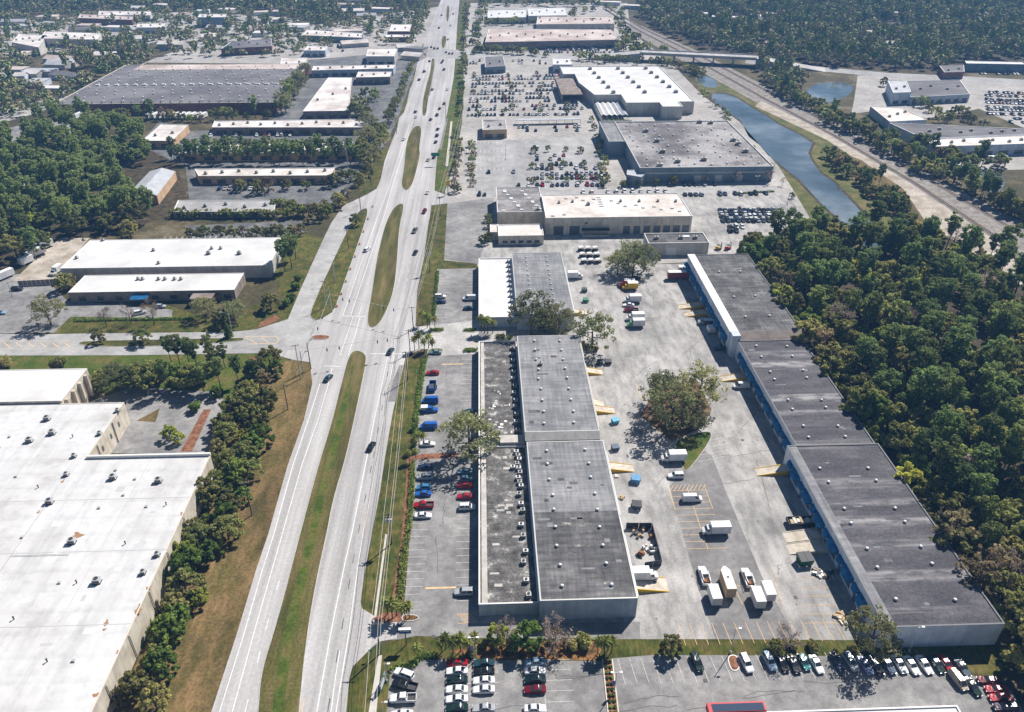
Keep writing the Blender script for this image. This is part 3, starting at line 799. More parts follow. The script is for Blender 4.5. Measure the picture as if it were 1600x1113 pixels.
b3 = Building('warehouse', 'farthest of three row warehouses, grey roof with a bright white strip on its street side', R4(11.4, 33.5, 260.5, 317.2), 7.0, 'grey_wall', 'grey_membrane', 'unit_metal', .12)
mb = MB(); mb.box(33.5, 33.75, 262, 300, 6.5, 7.08); mb.build('gutter', 'coping_white', b3.root)
for r in range(12):
    for x in (17.5, 26.5):
        b3.vent(x, 263 + r * 4.5, 6.9, .8)
b3.section(R4(-3.3, 11.36, 263.0, 317.6), 4.5, 'grey_wall', 'clean_roof', 'coping_white', .4, cw=.35)
for k in range(11):
    b3.unit(9.6, 266.5 + k * 4.7, 'w')
for k in range(9):
    b3.panel('window', 266 + k * 5.6, 268.6 + k * 5.6, 1.0, 2.7, 'window_glass', 'left', -3.3, .05)

# --- the long warehouse by the wood
rb = Building('long_warehouse', 'long dark-roofed warehouse with blue dock awnings against the wood', R4(87.6, 114.9, 111.9, 176.9), 7.2, 'white_wall', 'purple_roof', 'coping_dull', .25, cw=.35)
def rvents(ys, xs, z):
    for y in ys:
        for x in xs:
            rb.vent(x + rnd.uniform(-.3, .3), y + rnd.uniform(-.6, .6), z, 1.0)
rvents([119.5, 129.5, 135.5, 144, 150, 161, 166.5], (93.5, 107.3), rb.rz)
for k, (x0, x1, y0, y1) in enumerate(((87.95, 90.2, 112.3, 176.5),)):
    mb = MB(); mb.box(x0, x1, y0, y1, rb.rz, rb.rz + .12); mb.build('roof_edge_strip', 'grey_membrane', rb.root)
rb.section(R4(90.2, 114.0, 176.94, 237.4), 7.2, 'white_wall', 'purple_roof', 'coping_dull', .25, cw=.35)
rvents([181, 186, 195, 200, 212, 217, 226, 233], (95.5, 106.5), rb.rz)
rb.section(R4(88.3, 114.6, 241.0, 308.0), 9.0, 'white_wall', 'dark_membrane', 'coping_dull', .25, cw=.3)
rvents([252, 268, 290], (97, 106), rb.rz)
mb = MB(); mb.box(88.0, 91.2, 240.6, 308.2, 8.72, 9.15); mb.build('wide_coping', 'coping_white', rb.root)
mb = MB()
mb.face([(91.2, 237.45, 7.2), (114.0, 237.45, 7.2), (114.6, 240.96, 8.98), (91.2, 240.96, 8.98)])
mb.build('sloped_parapet', 'brown_wall', rb.root)
mb = MB(); mb.box(88.3, 91.2, 237.45, 240.55, 0, 9.1); mb.build('end_wall', 'white_wall', rb.root)
def awning_mesh(L, proj, h):
    mb = MB(); n = 7; m = 6
    prof = [(-proj * math.sin(math.pi / 2 * k / n), h * math.cos(math.pi / 2 * k / n)) for k in range(n + 1)]
    for k in range(n):
        (xa, za), (xb, zb) = prof[k], prof[k + 1]
        e = min(.9, L * .22)
        fa = e * (1 - math.sqrt(max(0, 1 - (xa / proj) ** 2))) ; fb = e * (1 - math.sqrt(max(0, 1 - (xb / proj) ** 2)))
        mb.face([(xa, -L / 2 + fa, za), (xb, -L / 2 + fb, zb), (xb, L / 2 - fb, zb), (xa, L / 2 - fa, za)][::-1])
        mb.face([(xa, -L / 2 + fa, za), (0, -L / 2 + fa, 0), (0, -L / 2 + fb, 0), (xb, -L / 2 + fb, zb)])
        mb.face([(xa, L / 2 - fa, za), (xb, L / 2 - fb, zb), (0, L / 2 - fb, 0), (0, L / 2 - fa, 0)])
    return mb.mesh('awning', ['awning_blue'])
AW = {'l': awning_mesh(5.2, 1.35, 2.0), 's': awning_mesh(3.0, 1.1, 1.5)}
def awnings(xw, y0, y1, z, step=9.2):
    y = y0
    while y < y1 - 4:
        rb.put('awning', AW['l'], xw - .02, y + 2.6, z)
        rb.panel('dock_door', y + .8, y + 4.4, .9, 4.0, 'dark_door', 'left', xw, .05)
        rb.put('awning', AW['s'], xw - .02, y + 7.0, z + .3)
        rb.panel('door', y + 6.3, y + 7.7, 0, 2.4, 'dark_door', 'left', xw, .05)
        y += step
awnings(87.6, 118.5, 176, 3.2)
awnings(90.2, 178.5, 236, 3.2)
awnings(88.3, 243, 306, 3.6, 9.6)
for k in range(6):
    rb.panel('window', 92 + k * 3.9, 93.4 + k * 3.9, 1.2, 2.2, 'window_glass', 'front', 111.9, .04) if k in () else None

# --- dealership workshop and its neighbours
u1 = Building('workshop', 'cream-roofed workshop with a row of garage doors', R4(29.3, 100.9, 353.0, 385.0), 9.0, 'cream_wall', 'cream_roof', 'coping_white', .35)
for x in (74.2, 79.2, 84.1, 88.9, 93.8, 98.4):
    u1.panel('garage_door', x - 1.8, x + 1.6, .1, 4.2, 'garage_glass', 'front', None, .05, None)
u1.panel('garage_door', 67.4, 70.8, .1, 4.2, 'garage_glass', 'front', None, .05)
u1.panel('bay_door', 33.2, 38, .1, 4.6, 'dark_door', 'front', None, .05)
u1.panel('bay_door', 41, 46, .1, 4.6, 'dark_door', 'front', None, .05)
u1.panel('wall_sign', 48.4, 49.8, 5.6, 6.4, 'dark_door', 'front', None, .08)
mb = MB(); mb.box(46.8, 60.4, 349.6, 352.9, 3.1, 3.4); mb.build('canopy', 'dark_metal', u1.root)
mb = MB(); mb.box(47.2, 60.0, 349.9, 352.9, 0, .9); mb.build('loading_dock', 'ramp_concrete', u1.root)
for x in (47.3, 51.6, 55.9, 60.1):
    mb = MB(); mb.tube((x, 350, .9), (x, 350, 3.1), .08); mb.build('canopy_post', 'coping_white', u1.root)
for k in range(16):
    x = 33 + (k * 37.3 % 66); y = 356 + (k * 11.7 % 26)
    u1.put('roof_hatch', SKYD_ME, x, y, u1.rz)
for x in (37.5, 44.5, 69, 78.5, 88, 97): u1.unit(x, 372 + (x % 5) * .6, 's')
u1.unit(52, 370.5, 'm')
for k in range(5): u1.put('skylight', SKYLIGHT_ME, 58.5, 368 + k * 3.1, u1.rz, 0, (1.4, .5, 1))
u1b = Building('showroom', 'dark gravel-roofed block joined to the cream-roofed workshop', R4(6.0, 29.2, 364.6, 400.4), 7.8, 'cream_wall', 'patchy_roof', 'coping_white', .4)
for k in range(18):
    u1b.put('skylight', SKYLIGHT_ME, 9 + (k * 7.7 % 18.5), 367 + (k * 5.3 % 31), u1b.rz, 0, (1.1, 1.1, 1))
u1b.unit(26.3, 367.2, 'm')
u1c = Building('office_annexe', 'low white-roofed annexe in front of the dark gravel-roofed block', R4(6.0, 27.6, 342.0, 356.0), 4.7, 'cream_wall', 'cream_roof', 'coping_white', .3)
u1c.section(R4(2.2, 5.95, 348, 357.5), 4.2, 'cream_wall', 'cream_roof', 'coping_white', .2)
for k in range(5): u1c.panel('window', 8 + k * 3.8, 10.4 + k * 3.8, .9, 2.2, 'window_glass', 'front', 342.0, .04)
u1d = Building('garage_block', 'small grey flat-roofed garage block behind the big oak of the truck court', R4(74.8, 103.0, 327.4, 339.0), 6.2, 'beige_wall', 'dark_membrane', 'coping_white', .4)
u1d.panel('garage_door', 83.5, 88, 0, 3.6, 'coping_white', 'front', None, .06)
for x in (79.5, 91, 97.8): u1d.unit(x, 333, 'm')
u1d.put('skylight', SKYLIGHT_ME, 94, 335, u1d.rz, 0, (2, 1.6, 1))
# --- big grey store and the white-roofed store
u2 = Building('furniture_store', 'big flat store with patchy grey roof and slate-blue walls beside the canal', R4(88.2, 165.0, 426.5, 523.5), 9.0, 'teal_wall', 'patchy_roof', 'unit_metal', .6, cw=.5)
u2.section(R4(77.6, 88.15, 476, 522), 9.6, 'teal_wall', 'grey_membrane', 'unit_metal', .5, cw=.4)
u2.section([(80.5, 424), (88.0, 419.5), (92, 426.4), (88.1, 432), (82, 432)], 6.0, 'teal_wall', 'metal_roof', 'unit_metal', .2)
u2.panel('shopfront_glass', 420.5, 425.5, .4, 4.6, 'window_glass', 'left', 81.2, .05)
for k in range(60):
    x = 93 + (k % 8) * 9.1 + (k * 3.3 % 3); y = 431 + (k // 8) * 11.6 + (k * 2.1 % 4)
    if x < 162 and y < 520: u2.vent(x, y, 8.4, 1.5)
for x, y in ((105, 500), (108, 478), (107, 456), (112, 437), (156, 478), (157, 470), (157, 455), (100, 430), (152, 518), (145, 520), (128, 440)): u2.unit(x, y, 'l', 8.4)
for k in range(3): u2.panel('loading_door', 120 + k * 12, 124 + k * 12, .2, 4, 'unit_metal', 'front', 426.5, .05)
mb = MB(); mb.box(88.0, 165.0, 426.3, 426.5, 5.4, 6.0); mb.build('wall_band', 'unit_metal', u2.root)
u3p = poly_at([(875, 104), (1029, 103), (1080.5, 153.5), (1067, 166), (1036, 167), (979, 161), (971, 148), (929.6, 148), (898, 116)], 9)
u3p = [(67.3, 701), (153.2, 701), (155, 590), (155, 576), (143.4, 576), (143.4, 562), (128.8, 562), (128.8, 574), (104.5, 574), (104.5, 599), (84.3, 599), (77, 640), (77, 671), (67.3, 671)]
u3 = Building('home_store', 'huge white-roofed home store with garden enclosure beyond the car park', u3p, 9.0, 'beige_wall', 'clean_roof', 'coping_white', .5, cw=.4)
for k in range(3):
    for r in range(6):
        u3.unit(92 + k * 24 + r * 1.5, 690 - r * 17, 'l', 8.5)
mb = MB(); mb.box(60.5, 77, 612, 668, 5.6, 6.2); mb.build('entrance_canopy', 'brown_wall', u3.root)
for k in range(7):
    mb = MB(); mb.tube((61.2, 614 + k * 8.8, 0), (61.2, 614 + k * 8.8, 5.6), .35); mb.build('canopy_column', 'cream_wall', u3.root)
mb = MB(); mb.box(76.9, 77, 620, 665, 3.8, 5.4); mb.build('fascia_sign', 'orange_box', u3.root)
gh = thing('garden_centre', 'white glass-roofed garden centre against the white-roofed store', 'greenhouse', (94, 575, 0))
for k in range(5):
    x = 84.5 + k * 3.9
    mb = MB(); mb.face([(x, 560, 3.4), (x + 1.9, 560, 4.4), (x + 1.9, 596, 4.4), (x, 596, 3.4)]); mb.face([(x + 1.9, 560, 4.4), (x + 3.8, 560, 3.4), (x + 3.8, 596, 3.4), (x + 1.9, 596, 4.4)])
    mb.build('roof_bay', 'clean_roof' if k < 3 else 'metal_roof', gh)
for k in range(6):
    for y in (560, 596):
        mb = MB(); mb.tube((84.5 + k * 3.9, y, 0), (84.5 + k * 3.9, y, 3.4), .12); mb.build('post', 'dark_metal', gh)
mb = MB(); mb.box(83.6, 104.4, 548, 548.15, 0, 3.2); mb.box(83.6, 83.75, 548, 598, 0, 3.2); mb.build('fence', 'unit_metal', gh)
mb = MB()
for k in range(6): mb.box(86 + k * 3, 88 + k * 3, 550, 557, 0, 1.3)
mb.build('plant_table', 'hedge_leaf', gh)

# --- left: the big white-roofed plant
lp = Building('white_factory', 'huge white flat-roofed factory filling the near corner beside the boulevard trees', [(-80.5, 60), (-80.5, 177.6), (-115.6, 177.6), (-115.6, 205.2), (-175, 205.2), (-240, 205.2), (-240, 60)], 8.0, 'cream_wall', 'white_roof', 'coping_tan', .14, cw=.25)
mb = MB(); mb.box(-115.5, -80.4, 177.3, 177.95, 7.9, 8.75); mb.build('back_parapet', 'coping_white', lp.root)
lp.section([(-135.0, 205.6), (-135.0, 224.4), (-240, 224.4), (-240, 205.6)], 8.9, 'cream_wall', 'clean_roof', 'coping_white', .12, cw=.3)
for k in range(4):
    mb = MB(); mb.box(-134.9, -133.9, 207 + k * 4.6, 208 + k * 4.6, 0, 8.2); mb.build('pilaster', 'cream_wall', lp.root)
    mb = MB(); mb.box(-135.0, -134.9, 208.6 + k * 4.6, 210.8 + k * 4.6, .6, 6.5); mb.build('tall_window', 'brown_wall', lp.root)
for px, py, s_ in ((74, 656, 'm'), (82, 678, 'm'), (46.5, 690, 'm'), (116, 714, 's'), (104, 743, 's'), (177, 748, 'm'), (248, 753, 'm'), (78, 786, 'm'), (184, 643, 's'), (156, 679, 's'), (113, 848, 'm'), (152, 910, 'm'), (224, 896, 's'), (246, 868, 's'), (-40, 800, 'l'), (-30, 690, 'm')):
    p = G(px, py, 7.9); lp.unit(p.x, p.y, s_, 7.86, .05)
for px, py in ((211, 749), (15, 683), (25, 745), (60, 762), (193, 774), (229, 792), (260, 789), (155, 794), (196, 850), (93, 911), (120, 911), (22, 968), (74, 1034), (115, 1033), (181, 735), (114, 683), (0, 700), (35, 840)):
    p = G(px, py, 7.9); lp.put('roof_hatch', SKYD_ME, p.x, p.y, 7.86, 0, (.5, .6, 1)) if (px % 2) else lp.pipe(p.x, p.y, 7.86)
for px, py, w, d in ((121, 836, 3.4, 2.6), (166, 973, 1.2, 2.0), (216, 952, 1.7, 3.4), (232, 919, 1.3, 2.2), (150, 1086, 1.6, 1.8), (184, 1019, 1.1, 1.2), (284, 803, 1.3, 1.9), (163, 984, 1.0, 1.4), (60, 800, .8, 1.4), (98, 752, .9, 1.6)):
    p = G(px, py, 7.9); a = [(p.x + w * .5 * math.cos(t) * (.75 + .4 * math.sin(3 * t + px)), p.y + d * .5 * math.sin(t) * (.75 + .35 * math.cos(2 * t + px))) for t in [k * math.pi / 6 for k in range(12)]]
    mb = MB(); mb.face([(x, y, 7.872) for x, y in a]); mb.build('rust_stain', 'stain_brown', lp.root)
for k in range(9):
    y = 66 + k * 12.4
    mb = MB(); mb.tube((-80.3, y, 0), (-80.3, y, 7.6), .12); mb.build('downpipe', 'cream_wall', lp.root)
for k in range(3): lp.panel('wall_vent', 186 + k * 6, 187 + k * 6, 3.4, 5.2, 'dark_door', 'right', -115.6, .05)
mb = MB(); mb.tube((-115.4, 184, 0), (-115.4, 184, 7.5), .15); mb.tube((-115.4, 195, 0), (-115.4, 195, 7.5), .15); mb.build('downpipe', 'brown_wall', lp.root)

lm = Building('white_depot', 'white flat-roofed depot left of the boulevard, lower front wing facing the bare trees', R4(-183.6, -94.2, 310.4, 341.0), 6.0, 'beige_wall', 'clean_roof', 'coping_white', .15, cw=.25)
for px, py, s_ in ((520 * .2516, 376, 's'), (161, 376, 's'), (240, 392, 's'), (120, 404, 's'), (331, 389, 's'), (326, 397, 'm'), (374, 397, 'm'), (345, 389, 's'), (248, 412, 's')):
    p = G(px, py, 5.9); lm.unit(p.x, p.y, s_, 5.86)
lm.section(R4(-171.6, -104.2, 290.0, 306.0), 4.6, 'brown_wall', 'clean_roof', 'coping_white', .15, cw=.25)
for px in (216, 223, 248, 258, 273, 283):
    p = G(px, 437, 4.5); lm.unit(p.x, p.y, 's', 4.46)
for k in range(9): lm.panel('window', -168 + k * 7.4, -165.2 + k * 7.4, .8, 2.6, 'window_glass', 'front', 290.0, .05)
mb = MB(); mb.face([(-146, 286.5, 2.6), (-139, 286.5, 2.6), (-139, 290, 3.4), (-146, 290, 3.4)]); mb.build('awning', 'awning_blue', lm.root)
mb = MB(); mb.box(-121, -112, 284.5, 289.9, 3.3, 3.6); mb.build('porch_roof', 'brown_wall', lm.root)
for x in (-120.6, -112.4):
    mb = MB(); mb.tube((x, 284.9, 0), (x, 284.9, 3.3), .2); mb.build('porch_post', 'brown_wall', lm.root)

bd = Building('brick_plant', 'vast dark-roofed brick plant with rows of small roof vents', R4(-314, -153, 588.6, 727), 8.0, 'brick_wall', 'slate_roof', 'coping_tan', .3, cw=.5)
mb = MB(); mb.box(-300, -160, 706, 726.4, 7.6, 7.78); mb.build('roof_overlay', 'pink_roof', bd.root)
for k in range(20): bd.put('skylight', SKYLIGHT_ME, -306 + k * 7.4, 648, 7.7, 0, (2.2, 1.6, 2.2))
VT = []
for r in range(12):
    for k in range(22):
        x = -309 + k * 7.2 + (r % 2) * 3; y = 596 + r * 11
        if r == 5 or (k + r) % 2 == 0: bd.vent(x, y, 7.7, 1.6)
for k in range(22): bd.unit(-308 + k * 7.1, 592, 's', 7.7)

FARB = [  # label, name, corners (back-left, back-right, front-right, front-left), height, roof, wall
 ('white L-shaped plaza wing set behind the roadside oaks', 'plaza_building', [(513, 121), (550, 121), (545, 173), (473, 174)], 6, 'far_roof', 'brown_wall'),
 ('white flat-roofed plaza wing running out to the boulevard', 'plaza_building', [(560, 112), (612, 112), (609, 120), (556, 121)], 6, 'far_roof', 'brown_wall'),
 ('long brown strip of offices with pale roof above the pine row', 'office_strip', [(335, 189), (571, 186), (566, 199), (331, 199)], 5, 'far_roof', 'brown_wall'),
 ('small beige-roofed office turned end-on among pines', 'office_building', [(252, 194), (294, 195), (269, 220), (222, 220)], 5, 'far_roof', 'tan_wall'),
 ('long white-roofed office hidden behind a row of pines', 'office_strip', [(285, 226), (552, 222), (548, 238), (280, 240)], 5, 'far_roof', 'tan_wall'),
 ('tan office strip with pale roof below the pine row', 'office_strip', [(304, 264), (523, 262), (518, 274), (310, 275)], 5, 'cream_roof', 'tan_wall'),
 ('low pale-roofed office behind a clipped hedge', 'office_strip', [(278, 313), (432, 313), (428, 330), (270, 331)], 3.6, 'street_asphalt', 'brown_wall'),
 ('white-roofed shed at the picture edge beyond the pines', 'shed', [(-60, 277), (39, 277), (33, 303), (-60, 304)], 6, 'clean_roof', 'grey_wall'),
 ('white flat-roofed hall between the brick plant and the boulevard', 'hall', [(575, 76), (621, 76), (616, 88), (572, 88)], 8, 'far_roof', 'beige_wall'),
 ('pale strip building behind the plaza, long and thin', 'plaza_building', [(490, 103), (618, 101), (614, 107), (487, 110)], 6, 'far_roof', 'grey_wall'),
 ('pale-roofed shop behind the brick plant trees', 'shop_building', [(440, 90), (480, 90), (475, 103), (437, 104)], 6, 'far_roof', 'beige_wall'),
 ('low shop with pinkish roof near the far junction', 'shop_building', [(480, 72), (512, 72), (508, 79), (474, 79)], 6, 'far_roof', 'grey_wall'),
 ('long plaza with dark front and pale roof by the far bend', 'plaza_building', [(480, 46), (567, 52), (565, 59), (472, 55)], 6, 'far_roof', 'teal_wall'),
 ('square white shop beside the far boulevard trees', 'shop_building', [(612, 38), (643, 38), (640, 49), (608, 49)], 7, 'far_roof', 'brick_wall'),
 ('long red-fronted shop row near the far junction', 'shop_row', [(604, 54), (642, 54), (640, 58), (602, 58)], 5, 'far_roof', 'brick_wall'),
 ('white warehouse roofs beyond the dark trees at far edge', 'warehouse_block', [(70, 49), (158, 52), (152, 62), (62, 60)], 8, 'far_roof', 'beige_wall'),
 ('white warehouse with brown gable end at far edge', 'warehouse_block', [(30, 53), (72, 55), (60, 74), (18, 66)], 8, 'far_roof', 'beige_wall'),
 ('thin white shed row far behind the brick plant', 'shed', [(155, 17), (236, 18), (234, 24), (153, 24)], 7, 'far_roof', 'beige_wall'),
 ('dark brick building row far behind the brick plant', 'office_strip', [(125, 22), (208, 26), (206, 31), (122, 28)], 7, 'pink_roof', 'brick_wall'),
 ('pale roofed house-like office past the brick plant', 'office_building', [(215, 37), (258, 36), (256, 43), (213, 43)], 7, 'far_roof', 'grey_wall'),
 ('dark glass office past the brick plant corner', 'office_building', [(312, 22), (354, 22), (352, 27), (309, 27)], 11, 'far_roof', 'teal_wall'),
 ('brick office with grey roof behind the brick plant', 'office_building', [(360, 66), (424, 60), (424, 72), (345, 76)], 7, 'slate_roof', 'brick_wall'),
 ('white flat store far up beside the boulevard', 'store_building', [(762, 16), (822, 15), (822, 27), (762, 28)], 7, 'clean_roof', 'beige_wall'),
 ('bright white store behind the brick-fronted mall', 'store_building', [(824, 13), (883, 12), (886, 24), (826, 25)], 8, 'clean_roof', 'beige_wall'),
 ('long pink-roofed mall building with pillared front', 'mall_building', [(840, 26), (957, 26), (960, 37), (838, 38)], 8, 'pink_roof', 'beige_wall'),
 ('brown-fronted mall with pale patched roof behind the junction', 'mall_building', [(764, 45), (955, 46), (966, 62), (758, 66)], 8, 'pink_roof', 'brown_wall'),
 ('small dark glass restaurant beside the junction lot', 'restaurant', [(757, 89), (786, 88), (790, 103), (758, 105)], 6, 'slate_roof', 'teal_wall'),
 ('small tan pad building with dark roof by the boulevard', 'restaurant', [(754, 187), (790, 187), (792, 202), (754, 203)], 6, 'patchy_roof', 'tan_wall'),
 ('white booth roof behind the white-roofed store', 'shop_building', [(864, 91), (891, 91), (895, 101), (864, 101)], 7, 'clean_roof', 'grey_wall'),
 ('dark-roofed dealership showroom across the railway', 'dealership', [(1390, 127), (1500, 125), (1516, 147), (1424, 152)], 6, 'slate_roof', 'grey_wall'),
 ('white corner tower of the dealership across the railway', 'dealership', [(1387, 126), (1416, 126), (1424, 144), (1396, 145)], 9, 'metal_roof', 'white_wall'),
 ('white-roofed service shed across the railway', 'service_shed', [(1360, 166), (1408, 168), (1448, 187), (1390, 190)], 6, 'cream_roof', 'grey_wall'),
 ('grey-roofed service hall across the railway with white edge', 'service_hall', [(1390, 192), (1640, 203), (1650, 208), (1444, 217)], 7, 'slate_roof', 'white_wall'),
 ('white-roofed long wing in front of the service hall', 'service_hall', [(1444, 218), (1660, 209), (1680, 222), (1462, 229)], 7, 'cream_roof', 'grey_wall'),
 ('white flat building with dark glass front at far edge', 'showroom', [(1508, 95), (1680, 99), (1680, 102), (1510, 99)], 7, 'clean_roof', 'teal_wall'),
 ('brown strip building beside the white dark-fronted showroom', 'showroom', [(1468, 103), (1506, 102), (1507, 112), (1476, 113)], 6, 'slate_roof', 'brick_wall'),
]
FB = []
for lab, nm, pts, z, roof, wall in FARB:
    w = poly_at(pts, z)
    b = Building(nm, lab, w, z, wall, roof, 'coping_white', .3, cw=.4)
    FB.append(b)
    q = ccw(w); q.sort(key=lambda p: p[1])
    a, c = sorted(q[:2])                                  # the two near corners
    L = math.hypot(c[0] - a[0], c[1] - a[1])
    n = max(2, min(9, int(L / 7)))
    ux, uy = (c[0] - a[0]) / L, (c[1] - a[1]) / L
    for k in range(n):
        t0 = L * (k + .2) / n; t1 = L * (k + .8) / n
        P = [(a[0] + ux * t, a[1] + uy * t) for t in (t0, t1)]
        nx, ny = uy * .08, -ux * .08
        mb = MB()
        mb.face([(P[0][0] + nx, P[0][1] + ny, .5), (P[1][0] + nx, P[1][1] + ny, .5), (P[1][0] + nx, P[1][1] + ny, min(3.0, z - 1)), (P[0][0] + nx, P[0][1] + ny, min(3.0, z - 1))])
        mb.build('window', 'window_glass', b.root)
    for k in range(max(2, int(L / 9))):
        t = (k + .5) / max(2, int(L / 9)); s_ = .3 + .4 * ((k * 7) % 5) / 5
        i0 = [p for p in q[2:]]; i0.sort()
        bx = a[0] + (c[0] - a[0]) * t; by = a[1] + (c[1] - a[1]) * t
        ex = i0[0][0] + (i0[1][0] - i0[0][0]) * t; ey = i0[0][1] + (i0[1][1] - i0[0][1]) * t
        b.unit(bx + (ex - bx) * s_, by + (ey - by) * s_, 'm')
# the pitched metal-roofed office among the pines
gr = thing('gabled_office', 'grey metal-roofed office with tan wall between the pines and its car park', 'building', tuple(G(245, 300)))
w = GL([(234, 268), (274, 268), (245, 306), (203, 300)], 5)
mb = MB(); mb.prism([(p.x, p.y) for p in w], 0, 5, cap=False); mb.build('wall', 'tan_wall', gr)
m0 = (w[0] + w[1]) / 2 + Vector((0, 0, 2.2)); m1 = (w[2] + w[3]) / 2 + Vector((0, 0, 2.2))
mb = MB(); mb.face([w[1], w[2], m1, m0][::-1]); mb.face([w[0], m0, m1, w[3]][::-1]); mb.face([w[0], w[1], m0][::-1]); mb.face([w[3], m1, w[2]][::-1]); mb.build('roof', 'metal_roof', gr)
# red-edged store in the nearest corner of the picture
rs = Building('red_trimmed_store', 'white-roofed store with red trim at the bottom picture edge', [(44.2, 80), (44.2, 94.0), (95, 94.0), (95, 80)], 5.0, 'white_wall', 'clean_roof', 'coping_white', .3)
mb = MB(); mb.box(43.6, 55.5, 94.1, 96.2, 3.4, 5.3); mb.box(43.6, 44.1, 86, 94.1, 3.4, 5.3); mb.build('red_fascia', 'red_trim', rs.root)
mb = MB(); mb.box(44.4, 55.1, 94.15, 95.85, 5.302, 5.33); mb.build('painted_recess_shade', 'recess_shade_blue', rs.root)  # flat dark slab painted as the shadow inside the fascia recess
# ------------------------------------------------------------------ water, railway, overpass
sheet('canal', [(1112, 146), (1134, 147), (1152, 153.5), (1175, 168.5), (1200, 183), (1215, 194), (1250, 211), (1270, 224), (1263, 239), (1268, 251), (1283, 272), (1300, 282), (1326, 310), (1361, 348), (1402, 388), (1360, 392), (1308, 340), (1283, 318), (1250, 282), (1225, 262), (1200, 243), (1187, 227), (1170, 214), (1162, 199), (1158, 189), (1150, 184), (1124, 168.5), (1112, 156)], .020, 'canal_water')
sheet('reedy_margin', [(1108, 145), (1134, 145), (1153, 151.5), (1176, 166), (1201, 181), (1217, 192), (1252, 209), (1274, 223), (1267, 239), (1272, 251), (1287, 271), (1305, 282), (1331, 310), (1367, 348), (1408, 388), (1354, 392), (1303, 341), (1279, 319), (1246, 283), (1221, 263), (1196, 244), (1183, 228), (1166, 215), (1157, 199), (1152, 191), (1147, 186), (1120, 170), (1107, 156)], .016, 'wood_floor')
sheet('pond', smooth_px([(1086, 122), (1105, 117), (1123, 130), (1120, 138), (1098, 136)], 2), .020, 'canal_water')
sheet('pond', smooth_px([(1260, 135), (1298, 127), (1334, 132), (1330, 148), (1302, 158), (1280, 168), (1260, 160)], 2), .020, 'canal_water')
sheet('pond', smooth_px([(1518, 276), (1545, 264), (1572, 276), (1566, 300), (1540, 300)], 2), .020, 'canal_water')
sheet('pond', smooth_px([(1585, 318), (1640, 310), (1640, 345), (1592, 340)], 2), .020, 'canal_water')
sheet('dealer_lot', [(1340, 118), (1500, 120), (1640, 128), (1700, 240), (1590, 196), (1530, 170), (1450, 185), (1380, 172), (1330, 178), (1335, 155)], .014, 'far_lot')
sheet('dealer_lot', [(1470, 245), (1700, 232), (1700, 262), (1500, 268)], .014, 'far_lot')
def railway(pts, label):
    t = thing('railway_track', label, 'railway', tuple(G(*pts[len(pts) // 2])))
    w = GL(pts)
    sl = MB()
    rails = [MB(), MB()]
    for a, b in zip(w[:-1], w[1:]):
        d = (b - a); L = d.length; d.normalize(); n = Vector((-d.y, d.x, 0))
        for k, s_ in enumerate((-1, 1)):
            o = n * (.72 * s_); e = n * .09
            rails[k].face([a + o - e + Vector((0, 0, .34)), b + o - e + Vector((0, 0, .34)), b + o + e + Vector((0, 0, .34)), a + o + e + Vector((0, 0, .34))])
            rails[k].face([a + o - e + Vector((0, 0, .1)), b + o - e + Vector((0, 0, .1)), b + o - e + Vector((0, 0, .34)), a + o - e + Vector((0, 0, .34))])
        x = 0
        while x < L:
            c = a + d * x; u = n * 1.3; v = d * .13
            z = Vector((0, 0, .2))
            sl.face([c - u - v + z, c - u + v + z, c + u + v + z, c + u - v + z][::-1])
            x += .75
    bed = MB()
    for a, b in zip(w[:-1], w[1:]):
        d = (b - a).normalized(); n = Vector((-d.y, d.x, 0))
        z = Vector((0, 0, .16)); z0 = Vector((0, 0, .02))
        bed.face([a - n * 1.7 + z, b - n * 1.7 + z, b + n * 1.7 + z, a + n * 1.7 + z])
        bed.face([a - n * 2.3 + z0, b - n * 2.3 + z0, b - n * 1.7 + z, a - n * 1.7 + z])
        bed.face([a + n * 1.7 + z, b + n * 1.7 + z, b + n * 2.3 + z0, a + n * 2.3 + z0])
    bed.build('ballast', 'patch_asphalt', t)
    tag(sl.build('sleeper', 'wood_pole', t), kind='stuff')
    for r in rails: r.build('rail', 'rust', t)
railway([(950, 12), (1005, 45), (1085, 83), (1203, 145), (1318, 206), (1440, 275), (1560, 345), (1720, 448)], 'farther of the two railway tracks beside the canal')
railway([(944, 14), (998, 48), (1075, 87), (1190, 152), (1303, 212), (1425, 284), (1540, 360), (1690, 470)], 'nearer of the two railway tracks, beside the sandy strip')
ov = thing('overpass', 'concrete road bridge carrying the arterial street over the railway', 'bridge', tuple(G(1090, 100)))
A = G(1000, 94); Bq = G(1180, 103); d = (Bq - A).normalized(); n = Vector((-d.y, d.x, 0))
mb = MB(); mb.prism([(A - n * 8).xy, (Bq - n * 8).xy, (Bq + n * 8).xy, (A + n * 8).xy], 6.2, 7.6, bottom=True); mb.build('deck', 'road_concrete', ov)
for s_ in (-1, 1):
    o = n * (8.0 * s_); e = n * .2
    mb = MB(); mb.prism([(A + o - e).xy, (Bq + o - e).xy, (Bq + o + e).xy, (A + o + e).xy], 7.6, 8.6); mb.build('barrier', 'kerb_concrete', ov)
for q in (.3, .47, .64, .81):
    for s_ in (-1, -.33, .33, 1):
        c = A + (Bq - A) * q + n * (6.5 * s_)
        mb = MB(); mb.tube((c.x, c.y, 0), (c.x, c.y, 6.2), .7, .7, 8); mb.build('pier', 'kerb_concrete', ov)
E0 = G(905, 91)
mb = MB()
